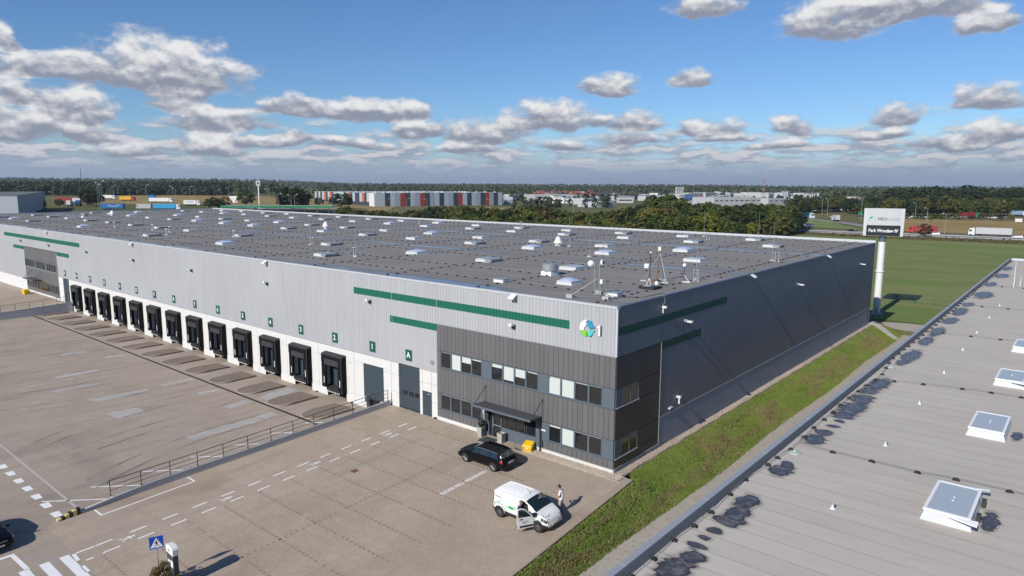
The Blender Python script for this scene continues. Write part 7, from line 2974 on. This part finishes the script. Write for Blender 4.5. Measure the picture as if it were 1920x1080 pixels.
MB().box(-1.6, 1.6, -.1, .1, 3.2, 4.8).build('sign_plate', mk('road_green', (.02, .22, .14), .5, var=.04), bd)
for a in (-1.2, 1.2):
    MB().cyl((a, 0, 0), (a, 0, 3.2), .08, 6).build('post', M['steel_galv'], bd)

# town: houses and halls
def ground_depth(v, zg=1.0):
    return (CAM.z - zg) * FPX / (v - 345.3)


red_roof = mk('red_tiles', (.26, .075, .045), .8, var=.2, scale=.3, rnd=.25)
dark_roof = mk('dark_tiles', (.06, .06, .065), .8, var=.2, scale=.3, rnd=.2)
render_w = mk('pale_render', (.60, .585, .55), .8, var=.06, rnd=.12)


def house(u, d, w, l, h, roofm, rz_, label, group, name='town_house'):
    x, y = V(u, d)
    t = thing(name, label, 'house', (x, y, terrain(x, y)), rz_, group)
    MB().box(-w / 2, w / 2, -l / 2, l / 2, -1, h).build('wall', render_w, t)
    rr = w * .42
    mb = MB()
    mb.prism([(-w / 2 - .4, h), (w / 2 + .4, h), (0, h + rr)], -l / 2 - .4, l / 2 + .4, lambda a, b, c: (a, c, b))
    rf = mb.build('roof', roofm, t, fix=True)
    MB().box(w * .15, w * .15 + .7, -.4, .4, h + rr * .3, h + rr + .6).build('chimney', M['rust'], rf)
    for sx in (-1, 1):
        for k in (-1, 1):
            MB().box(k * w * .25 - .5, k * w * .25 + .5, sx * l / 2 - .03 if sx > 0 else -l / 2 - .05, l / 2 + .05 if sx > 0 else -l / 2 + .03, 1.2, 2.6).build('window', M['glass'], t)


rh = random.Random(31)
for i in range(34):
    u = 1000 + i * 5.0 + rh.uniform(-2, 2)
    house(u, rh.uniform(1050, 1500), rh.uniform(9, 12), rh.uniform(10, 16), rh.uniform(3.5, 5.5), red_roof if u < 1118 and rh.random() < .8 else dark_roof, rh.uniform(0, 3.14),
          'small gabled house of the estate beyond the tree belt', 'estate houses')
house(1098, 900, 10, 12, 5, dark_roof, 1.0, 'cream house with white gable in front of the estate', None)
house(1313, 800, 11, 14, 4, red_roof, .4, 'house with bright red roof between the trees', None)
house(1291, 760, 10, 14, 5, mk('blue_roof', (.03, .10, .30), .6, var=.1), 1.1, 'house with blue roof among the trees', None)
house(1557, 700, 10, 14, 3.5, dark_roof, .2, 'white house with black hipped roof behind the slip road', None)
house(1895, 760, 14, 12, 5, mk('sand_roof', (.50, .36, .20), .8, var=.1), .5, 'sand coloured house at the right wood edge', None)
for i, (u, d) in enumerate(((1855, 1000), (1830, 1080), (1808, 1150), (1870, 980))):
    house(u, d, 12, 14, 5, red_roof, .4 * i, 'red roofed house in the right hand woods', 'houses in the right woods')
HALLS = [(1002, 1082, 365, 374), (1020, 1078, 364.6, 371), (1050, 1095, 366, 373), (962, 975, 364.5, 373.5), (1155, 1190, 367, 372), (1290, 1318, 360.8, 368), (1322, 1342, 360, 366), (1338, 1404, 369.5, 381), (1398, 1444, 370.2, 379), (1368, 1390, 360.2, 364),
         (1424, 1446, 359.5, 366.5), (1440, 1466, 360.5, 368), (1466, 1482, 360.8, 368), (1484, 1507, 362, 367.5), (1514, 1531, 360.5, 369), (1440, 1480, 371, 379), (1585, 1607, 373.5, 379), (1607, 1626, 367.5, 375), (1120, 1152, 378, 384), (1098, 1122, 372, 379), (1280, 1300, 363, 370)]
hw_ = [mk('white_hall', (.46, .47, .47), .6, var=.04), mk('silver_hall', (.46, .50, .53), .55, var=.05), mk('pink_hall', (.60, .48, .42), .7, var=.05)]
DESC = ['long white roofed hall in front of the red estate roofs', 'grey blue roofed hall behind the white one below the estate', 'narrow blue grey hall right of the estate hall', 'pale shed at the left end of the estate', 'white long house at the right end of the estate',
        'white hall right of the concrete tower', 'second white hall right of the concrete tower', 'big white factory block in the middle of the industrial area', 'white factory block adjoining the biggest one on its right', 'green topped hall behind the biggest white block',
        'white hall at the foot of the lattice mast', 'white hall right of the lattice mast', 'white hall under the left pair of silos', 'white hall between the silo groups', 'white hall under the right silo row', 'grey white hall below the silos', 'flat white building left of the pylon sign',
        'pinkish building beside the flat white one', 'grey parking roof in front of the estate', 'white low shed in front of the estate houses', 'small white hall left of the others by the tower']
for i, (u0, u1, v0, v1) in enumerate(HALLS):
    zg = 1.2
    d = ground_depth(v1, zg)
    a, b = V(u0, d), V(u1, d * 1.02)
    pv = perp(a, b, 18 + (u1 - u0) * .3)
    zt_ = CAM.z - (v0 - 345.3) * d / FPX
    wm = hw_[1] if i in (1, 2, 12, 18) else (hw_[2] if i == 17 else hw_[0])
    t, q, h = prism_hall('industrial_hall', DESC[i], 'hall', [a, b, (b[0] + pv[0], b[1] + pv[1]), (a[0] + pv[0], a[1] + pv[1])], zg, max(zt_, zg + 3), [wm], wm if i != 9 else mk('green_roof', (.28, .36, .33), .7, var=.05))
    n_ = max(2, int((u1 - u0) / 9))
    off = Vector((pv[0], pv[1], 0)).normalized() * -.15
    for k in range(n_):
        p0, p1 = q[0].lerp(q[1], (k + .2) / n_), q[0].lerp(q[1], (k + .8) / n_)
        MB().quad(p0 + off + Vector((0, 0, h * .45)), p1 + off + Vector((0, 0, h * .45)), p1 + off + Vector((0, 0, h * .62)), p0 + off + Vector((0, 0, h * .62))).build('window_band', M['door_grey'], t)
rsd = random.Random(91)
for i in range(54):
    u = rsd.uniform(985, 1640)
    d = rsd.uniform(760, 1400)
    x, y = V(u, d)
    w_, l_, h_ = rsd.uniform(7, 20), rsd.uniform(8, 26), rsd.uniform(4, 8)
    o = thing('town_block', 'small flat roofed block scattered among the trees of the far town', 'building', (x, y, terrain(x, y)), rsd.uniform(0, 3.14), 'scattered town blocks')
    wi = rsd.choice((0, 0, 1, 2))
    wm = (hw_[0], hw_[1], render_w)[wi]
    o['label'] = ('large ' if w_ * l_ > 260 else 'small ') + ('white', 'silver grey', 'cream')[wi] + ' flat roofed block among the far town trees, ' + ('near the estate' if u < 1150 else 'left of the concrete tower' if u < 1273 else 'left of the lattice mast' if u < 1430 else 'left of the pylon sign')
    o['group'] = 'scattered town blocks: ' + o['label']
    MB().box(-w_ / 2, w_ / 2, -l_ / 2, l_ / 2, -1, h_).build('wall', wm, o)
    MB().box(-w_ / 2 - .2, w_ / 2 + .2, -l_ / 2 - .2, l_ / 2 + .2, h_, h_ + .4).build('roof', rsd.choice((hw_[1], dark_roof, hw_[0])), o)
    for s_ in (-1, 1):
        MB().box(-w_ * .4, w_ * .4, s_ * (l_ / 2 + .03) - .03, s_ * (l_ / 2 + .03) + .03, h_ * .4, h_ * .65).build('window_band', M['door_grey'], o)
# concrete tower with columns
x, y = V(1273, 1050)
tw = thing('concrete_tower', 'white concrete tower with open vertical columns on the skyline', 'tower', (x, y, 0), math.atan2(RH.y, RH.x))
for k in range(4):
    MB().box(-5.5 + k * 3.0, -3.9 + k * 3.0, -2, 2, 0, 13).build('column', hw_[0], tw)
MB().box(-6, 5.6, -2.6, 2.6, 13, 16.5).build('top_slab', hw_[0], tw)
mb = MB()
for k in range(3):
    mb.lathe([(1.0, -.1), (.9, .1)], (-3.3 + k * 3.0, -2.65, 14.8), 10, 'y')
mb.build('round_opening', M['steel_dark'], tw)
MB().box(-6.2, -4, -3, 3, 0, 11).build('stair', M['concrete_grey'], tw)
for u, n_, hh, lab in ((1473, 3, 14, 'group of tall white silos with walkway in the industrial area'), (1518, 6, 11, 'row of white silos at the right end of the industrial area')):
    d = 930
    x, y = V(u, d)
    sl = thing('silo_group', lab, 'silo', (x, y, terrain(x, y)), math.atan2(RH.y, RH.x))
    for k in range(n_):
        MB().cyl(((k - n_ / 2) * 3.0, 0, 0), ((k - n_ / 2) * 3.0, 0, hh), 1.15, 12).build('silo', hw_[0], sl)
    MB().box(-n_ * 1.6, n_ * 1.3, -1.3, 1.3, hh, hh + .4).build('walkway', M['steel_galv'], sl)
# lattice mast
x, y = V(1430, 1060)
lm = thing('lattice_mast', 'tall red and white lattice radio mast on the skyline', 'mast', (x, y, terrain(x, y)))
zm = 33.0
wred = mk('mast_red', (.42, .14, .10), .6, var=.05)
for s_ in range(8):
    mb = MB()
    z0, z1 = zm * s_ / 8, zm * (s_ + 1) / 8
    w0, w1 = 1.7 - 1.2 * s_ / 8, 1.7 - 1.2 * (s_ + 1) / 8
    for a, b in ((-1, -1), (1, -1), (1, 1), (-1, 1)):
        mb.cyl((a * w0, b * w0, z0), (a * w1, b * w1, z1), .16, 4)
        mb.cyl((a * w0, b * w0, z0), (-b * w1, a * w1, z1), .10, 4)
    mb.build('mast_section', wred if s_ % 2 == 0 else hw_[0], lm)
MB().cyl((0, 0, zm), (0, 0, zm + 3), .12, 5).build('top_aerial', wred, lm)
for u, d, hh, lab in ((1400, 1000, 24, 'thin grey chimney mast left of the lattice mast'), (153, 2600, 64, 'thin dark mast on the wooded hill at the left')):
    x, y = V(u, d)
    o = thing('thin_mast', lab, 'mast', (x, y, terrain(x, y)))
    MB().cyl((0, 0, 0), (0, 0, hh), .35 if d < 2000 else 1.4, 6, .15 if d < 2000 else .8).build('mast_pole', M['steel_galv'] if d < 2000 else M['steel_dark'], o)

# ------------------------------------------------------------------ lamp posts
lp = MB()
lp.cyl((0, 0, 0), (0, 0, 10), .13, 6, .08)
lp_me = lp.mesh('post', M['steel_galv'])
la = MB()
la.cyl((0, 0, 9.9), (1.6, 0, 10.3), .07, 5)
la_me = la.mesh('arm', M['steel_galv'])
lh_me = MB().box(1.3, 2.2, -.2, .2, 10.22, 10.42).mesh('lamp_head', M['white_metal'])
POSTS = [(101, 455, 1.0, 'lorry park'), (186, 430, 1.5, 'lorry park'), (189.5, 436, 1.6, 'lorry park'), (193.5, 445, 1.7, 'lorry park'), (215, 560, 1.35, 'lorry park'), (276, 560, 1.4, 'lorry park'), (326, 540, 1.3, 'lorry park'), (331, 520, 1.2, 'lorry park'), (358, 500, 1.35, 'lorry park'), (416, 520, 1.1, 'lorry park'),
         (430, 560, 1.2, 'lorry park'), (504, 470, 1.3, 'filling station'), (523, 440, 1.1, 'filling station'), (547, 430, 1.1, 'filling station'), (553, 425, 1.15, 'filling station'), (571, 470, 1.2, 'filling station'), (598, 480, 1.2, 'filling station'), (603, 470, 1.2, 'filling station'), (624, 480, 1.0, 'filling station'),
         (733, 520, 1.0, 'striped hall'), (741, 540, 1.0, 'striped hall'), (762, 500, 1.1, 'striped hall'), (800, 520, 1.0, 'striped hall'), (918, 520, 1.0, 'striped hall'), (977, 215, .95, 'tree belt'), (999, 430, 1.3, 'tree belt'), (1011, 440, 1.2, 'tree belt'), (1075, 430, 1.35, 'tree belt'), (1091, 400, 1.1, 'tree belt'),
         (1237, 430, 1.5, 'tree belt'), (1307, 440, 1.1, 'tree belt'), (1331, 480, 1.4, 'tree belt'), (1410, 420, 1.0, 'tree belt'), (1497, 560, 1.0, 'slip road'), (1508, 345, .9, 'slip road'), (1520, 362, .95, 'slip road'), (1541, 530, 1.3, 'slip road'), (1551, 505, 1.3, 'slip road'), (1614, 450, 1.4, 'slip road'),
         (1716, 500, 1.0, 'dry meadow'), (1738, 430, .9, 'dry meadow'), (1772, 335, .95, 'dry meadow'), (1884, 520, 1.1, 'dry meadow')]
SIDE = {'lorry park': 'tall street lamp among the lorries far left', 'filling station': 'street lamp near the long green canopy', 'striped hall': 'street lamp in front of the striped hall', 'tree belt': 'street lamp rising from the tree belt', 'slip road': 'street lamp beside the slip road', 'dry meadow': 'street lamp at the edge of the dry meadow'}
for i, (u, d, s_, g) in enumerate(POSTS):
    o = thing('street_lamp', SIDE[g], 'street lamp', VZ(u, d), rh.choice((0, math.pi)) + math.atan2(RH.y, RH.x), 'street lamps: ' + g)
    o.scale = (1, 1, s_)
    put('post', lp_me, o)
    put('arm', la_me, o)
    put('lamp_head', lh_me, o)

# ------------------------------------------------------------------ lorries and cars far off
def lorry(u, d, rz_, cabm, boxm, label, L_=13.6, kind='box', xy=None, flip=1, cab=True, lift=.1, z=None):
    x, y = xy if xy else V(u, d)
    t = thing('lorry' if cab else 'lorry_trailer', label, 'truck' if cab else 'trailer', (x, y, (terrain(x, y) if z is None else z) + lift), rz_)
    if kind == 'box':
        MB().box(-L_ / 2, L_ / 2, -1.25, 1.25, 1.15, 4.0).build('box_body', boxm, t)
        MB().box(-L_ / 2, L_ / 2, -1.1, 1.1, .9, 1.15).build('chassis', M['steel_dark'], t)
    else:
        mb = MB()
        mb.lathe([(.5, -L_ / 2), (1.15, -L_ / 2 + .4), (1.2, 0), (1.15, L_ / 2 - .4), (.5, L_ / 2)], (0, 0, 2.3), 16, 'x')
        mb.build('tank', boxm, t, smooth=True)
        MB().box(-L_ / 2, L_ / 2, -1.0, 1.0, .8, 1.2).build('chassis', M['steel_dark'], t)
    wh_ = [(-L_ / 2 + 2 + k * 1.3, s_) for k in range(3) for s_ in (-1, 1)]
    if cab:
        cx = L_ / 2 + 1.6
        mb = MB()
        mb.add([(cx - 1.2, -1.22, .6), (cx + 1.15, -1.22, .6), (cx + 1.15, 1.22, .6), (cx - 1.2, 1.22, .6), (cx - 1.2, -1.2, 3.75), (cx + .75, -1.15, 3.5), (cx + .75, 1.15, 3.5), (cx - 1.2, 1.2, 3.75), (cx + 1.18, -1.2, 2.1), (cx + 1.18, 1.2, 2.1)],
               [(0, 3, 2, 1), (0, 1, 8, 5, 4), (1, 2, 9, 8), (8, 9, 6, 5), (2, 3, 7, 6, 9), (3, 0, 4, 7), (4, 5, 6, 7)])
        mb.build('cab', cabm, t, fix=True)
        mb = MB()
        mb.quad((cx + 1.17, -1.05, 2.2), (cx + 1.17, 1.05, 2.2), (cx + .86, 1.0, 3.2), (cx + .86, -1.0, 3.2))
        mb.build('windscreen', M['car_glass'], t)
        for s_ in (-1, 1):
            mb = MB()
            mb.quad((cx - .1, s_ * 1.235, 2.1), (cx + .95, s_ * 1.235, 2.1), (cx + .7, s_ * 1.225, 3.0), (cx - .1, s_ * 1.225, 3.0))
            mb.build('side_window', M['car_glass'], t)
        MB().box(L_ / 2 - .5, cx + .5, -1.0, 1.0, .7, 1.1).build('tractor_chassis', M['steel_dark'], t)
        wh_ += [(cx + .3, -1), (cx + .3, 1), (L_ / 2 - 1.6, -1), (L_ / 2 - 1.6, 1)]
    for wx, s_ in wh_:
        mb = MB()
        mb.lathe([(.3, 0), (.5, .02), (.5, .28), (.3, .3)], (wx, s_ * 1.1 - .15, .5), 12, 'y')
        mb.build('wheel', M['tyre'], t, fix=True)
    return t


pw, cr_, bl_, bl2, sil, ylw, wgr = (mk('lorry_white', (.72, .73, .73), .5, var=.03), mk('lorry_red', (.46, .022, .035), .4, var=.04), mk('lorry_blue', (.012, .13, .36), .5, var=.04), mk('lorry_sky_blue', (.045, .33, .62), .5, var=.04), mk('lorry_silver', (.40, .40, .41), .35, .6, var=.05),
                                    mk('lorry_yellow', (.66, .38, .03), .5, var=.04), mk('lorry_grey', (.47, .48, .49), .5, var=.04))
RZV = math.atan2(RH.y, RH.x)
t = lorry(213, 425, RZV, pw, bl_, 'blue trailer with a curved white stroke at the edge of the lorry park', cab=False, z=5.4 - 1.6)
mb = MB()
for i in range(10):
    a0, a1 = -1 + 2 * i / 10, -1 + 2 * (i + 1) / 10
    f = lambda a: (1.0 + a * 3.6, -1.27, 2.3 + .8 * a * a)
    p0, p1 = f(a0), f(a1)
    mb.quad(p0, p1, (p1[0], p1[1], p1[2] + .22), (p0[0], p0[1], p0[2] + .22))
mb.build('curved_stroke', M['pure_white'], t, fix=True)
lorry(310, 440, RZV + .1, pw, bl2, 'bright sky blue trailer in the lorry park', cab=True, z=4.7 - 1.4)
lorry(271, 448, RZV + .1, pw, wgr, 'light grey trailer left of the sky blue one', 9, cab=False, z=3.0)
lorry(300, 560, RZV, pw, pw, 'long white trailer behind the sky blue one', 16, cab=True)
lorry(120, 560, RZV - .2, cr_, mk('lorry_dark_red', (.25, .03, .025), .5, var=.05), 'dark red trailer with white ends by the grey hall', 12, cab=True)
lorry(147, 540, RZV - .5, pw, wgr, 'white and grey trailer right of the dark red one', 11, cab=True)
lorry(131, 478, RZV + 1.9, pw, pw, 'white lorry tractor in front of the dark red trailer', 5, cab=True)
lorry(148, 486, RZV + 1.9, pw, bl_, 'white lorry tractor with dark load beside the other one', 5, cab=True)
lorry(237, 600, RZV, cr_, ylw, 'orange yellow trailer with a red cab in the lorry park', 10, cab=True)
lorry(203, 640, RZV, pw, pw, 'white van body at the back of the lorry park', 9, cab=True)
lorry(286, 650, RZV, pw, bl_, 'dark blue box trailer at the field edge', 6, cab=False)
t = lorry(358, 500, RZV, pw, pw, 'white trailer with dark lettering right of the lorry park', 9, cab=True, flip=1)
for k in range(7):
    MB().box(-2.4 + k * .75, -1.85 + k * .75, -1.27, -1.255, 2.5, 3.0).build('lettering', M['steel_dark'], t)
HY = lambda x: 320 + (x + 46) * .05
lorry(0, 0, math.radians(186), cr_, sil, 'silver tank lorry with a red cab on the motorway', 10, 'tank', (-90.5, 327))
lorry(0, 0, math.radians(183), pw, wgr, 'white lorry with a long grey trailer on the motorway at the right', 13.6, 'box', (-11.0, 341.5))
lorry(0, 0, math.radians(184), cr_, mk('lorry_dark_red2', (.30, .03, .04), .5, var=.05), 'red lorry half hidden by the single tree on the motorway', 9, 'box', (-37.5, 339.5))
lorry(0, 0, math.radians(184), pw, pw, 'white van body just right of the pylon sign on the motorway', 4, 'box', (-48.5, 336.5))
lorry(0, 0, math.radians(-36), pw, bl_, 'blue curtain lorry trailer on the slip road', 13.6, 'box', (-126.5, 443.0), lift=.6)
lorry(0, 0, math.radians(125), pw, wgr, 'grey box lorry coming along the slip road', 5, 'box', (-100, 421.0), lift=.6)
lorry(1276, 330, RZV, pw, mk('lorry_indigo', (.02, .05, .20), .5, var=.05), 'dark blue trailer showing between the belt trees', 9, 'box', cab=False, z=2.0)
lorry(1815, 490, RZV, mk('lorry_green', (.03, .25, .16), .5, var=.05), mk('lorry_maroon', (.22, .02, .03), .5, var=.05), 'maroon trailer with a green cab behind the dry meadow', 9, 'box')
lorry(1905, 520, RZV, pw, mk('lorry_pale_blue', (.25, .36, .48), .5, var=.05), 'pale blue trailer behind the dry meadow at the right edge', 8, 'box')

SMALL = Loft([(-2.1, .45, .75, .82, .7, .5), (-2.0, .3, .9, 1.05, .84, .62), (-1.5, .22, .93, 1.40, .88, .64), (-.2, .2, .92, 1.47, .88, .65), (.25, .2, .9, 1.42, .88, .64), (.95, .2, .88, 1.0, .87, .70), (1.7, .25, .75, .84, .83, .66), (2.05, .36, .58, .64, .66, .5)])
sb_me = {}


def small_car(x, y, z, rz_, mt, label, group=None):
    t = thing('car', label, 'car', (x, y, z), rz_, group)
    if mt.name not in sb_me:
        sb_me[mt.name] = SMALL.body(18).mesh('body', mt, True)
    put('body', sb_me[mt.name], t)
    if 'g' not in sb_me:
        sb_me['g'] = [SMALL.patch(-1.5, .75, -1.35, .3, 4.12, 4.92, s_, .01, 4, 2).mesh('side_window', M['car_glass'], True) for s_ in (1, -1)] + [SMALL.span(.28, .92, 5.05, .01, 3, 6).mesh('windscreen', M['car_glass'], True)]
        sb_me['w'] = MB().lathe([(.2, -.1), (.32, -.1), (.32, .1), (.2, .1)], (0, 0, 0), 12, 'y').mesh('wheel', M['tyre'])
    for g in sb_me['g']:
        put(g.name.split('.')[0], g, t)
    for a in (-1.3, 1.3):
        for b in (-.82, .82):
            put('wheel', sb_me['w'], t, (a, b, .32))
    return t


cw, cg, cb_ = M['car_white'], mk('car_silver', (.35, .36, .38), .35, .4, var=.03), M['car_black']
for x, y, a, mt, lab in ((-105.5, 331, 190, cg, 'silver car on the motorway left of the tank lorry'), (-98.5, 329.5, 190, cw, 'white car between the silver one and the tank lorry'), (-69, 335, 186, cb_, 'dark car on the motorway left of the pylon sign'),
                         (-33, 334.5, 184, cw, 'white car right of the single tree on the motorway'), (-1.8, 336.5, 183, cw, 'white car following the long grey trailer'), (-116, 470, 140, cw, 'white car waiting at the top of the slip road')):
    small_car(x, y, terrain(x, y) + (.1 if y < 400 else .6), math.radians(a), mt, lab)
for i in range(16):
    u = 1700 + i * 12.5 + rh.uniform(-3, 3)
    x, y = V(u, 486 + rh.uniform(-5, 8))
    small_car(x, y, terrain(x, y) + .1, RZV + rh.choice((0, .3, 3.1)), rh.choice((cw, cw, cg, cb_)), 'car parked in the row behind the dry meadow', 'cars parked behind the dry meadow')
for i in range(8):
    x, y = V(480 + i * 17, 432 + rh.uniform(-2, 3))
    small_car(x, y, terrain(x, y) + .1, RZV + rh.choice((0, 1.5, 3.1)), rh.choice((cw, cr_, cb_, cg)), 'car under the long green canopy', 'cars under the canopy')
for i in range(16):
    x, y = V(1560 + i * 3.2, 610 + (i % 4) * 14)
    small_car(x, y, terrain(x, y) + .1, RZV + 1.3, rh.choice((cw, cw, cg)), 'car in the far car park behind the slip road', 'cars in the far car park')
x, y = V(896, 262)
small_car(x, y, terrain(x, y) + 1.4, RZV, cw, 'white car showing between the trees behind the roof')

# ------------------------------------------------------------------ small plants near the camera
for (x, y, h, w, k, lab, nm) in ((-12.2, -.62, .95, .55, 'd', 'small dark green shrub in the left planter', 'planter_shrub'), (-12.0, -26.0, 1.25, 1.5, 'a', 'bushy green shrub at the foot of the crossing sign', 'green_shrub'), (-11.5, -26.1, 1.35, 1.3, 'r', 'brownish shrub in front of the totem', 'brown_shrub'),
                                  (-10.75, -25.9, .9, 1.2, 'y', 'yellow green shrub right of the totem', 'green_shrub'), (-9.75, -25.0, .85, .8, 'r', 'small rust coloured shrub standing apart right of the totem', 'brown_shrub')):
    pr = tree_proto(int(100 + abs(x * 7)), h, w * .5, 34, 34, .11, .05, {'d': M['leaf_dark'], 'a': M['leaf'], 'r': M['leaf_rust'], 'y': M['leaf_yellow']}[k])
    o = thing(nm, lab, 'shrub', (x, y, gz(y) if nm != 'planter_shrub' else .70 + gz(y)), 0)
    put('stem', pr[0], o)
    put('crown', pr[1], o)

# ------------------------------------------------------------------ air
hzb = MB()
hzb.box(-7600, 7600, -7600, 7600, -14, 75)
hzo = hzb.build('haze', None, kind='stuff')
hm = bpy.data.materials.new('air')
hm.use_nodes = True
hm.node_tree.nodes.clear()
pv_ = hm.node_tree.nodes.new('ShaderNodeVolumePrincipled')
pv_.inputs['Color'].default_value = (.78, .86, 1.0, 1)
pv_.inputs['Density'].default_value = 0.00008
pv_.inputs['Anisotropy'].default_value = .2
mo = hm.node_tree.nodes.new('ShaderNodeOutputMaterial')
hm.node_tree.links.new(pv_.outputs[0], mo.inputs['Volume'])
hzo.data.materials.clear()
hzo.data.materials.append(hm)
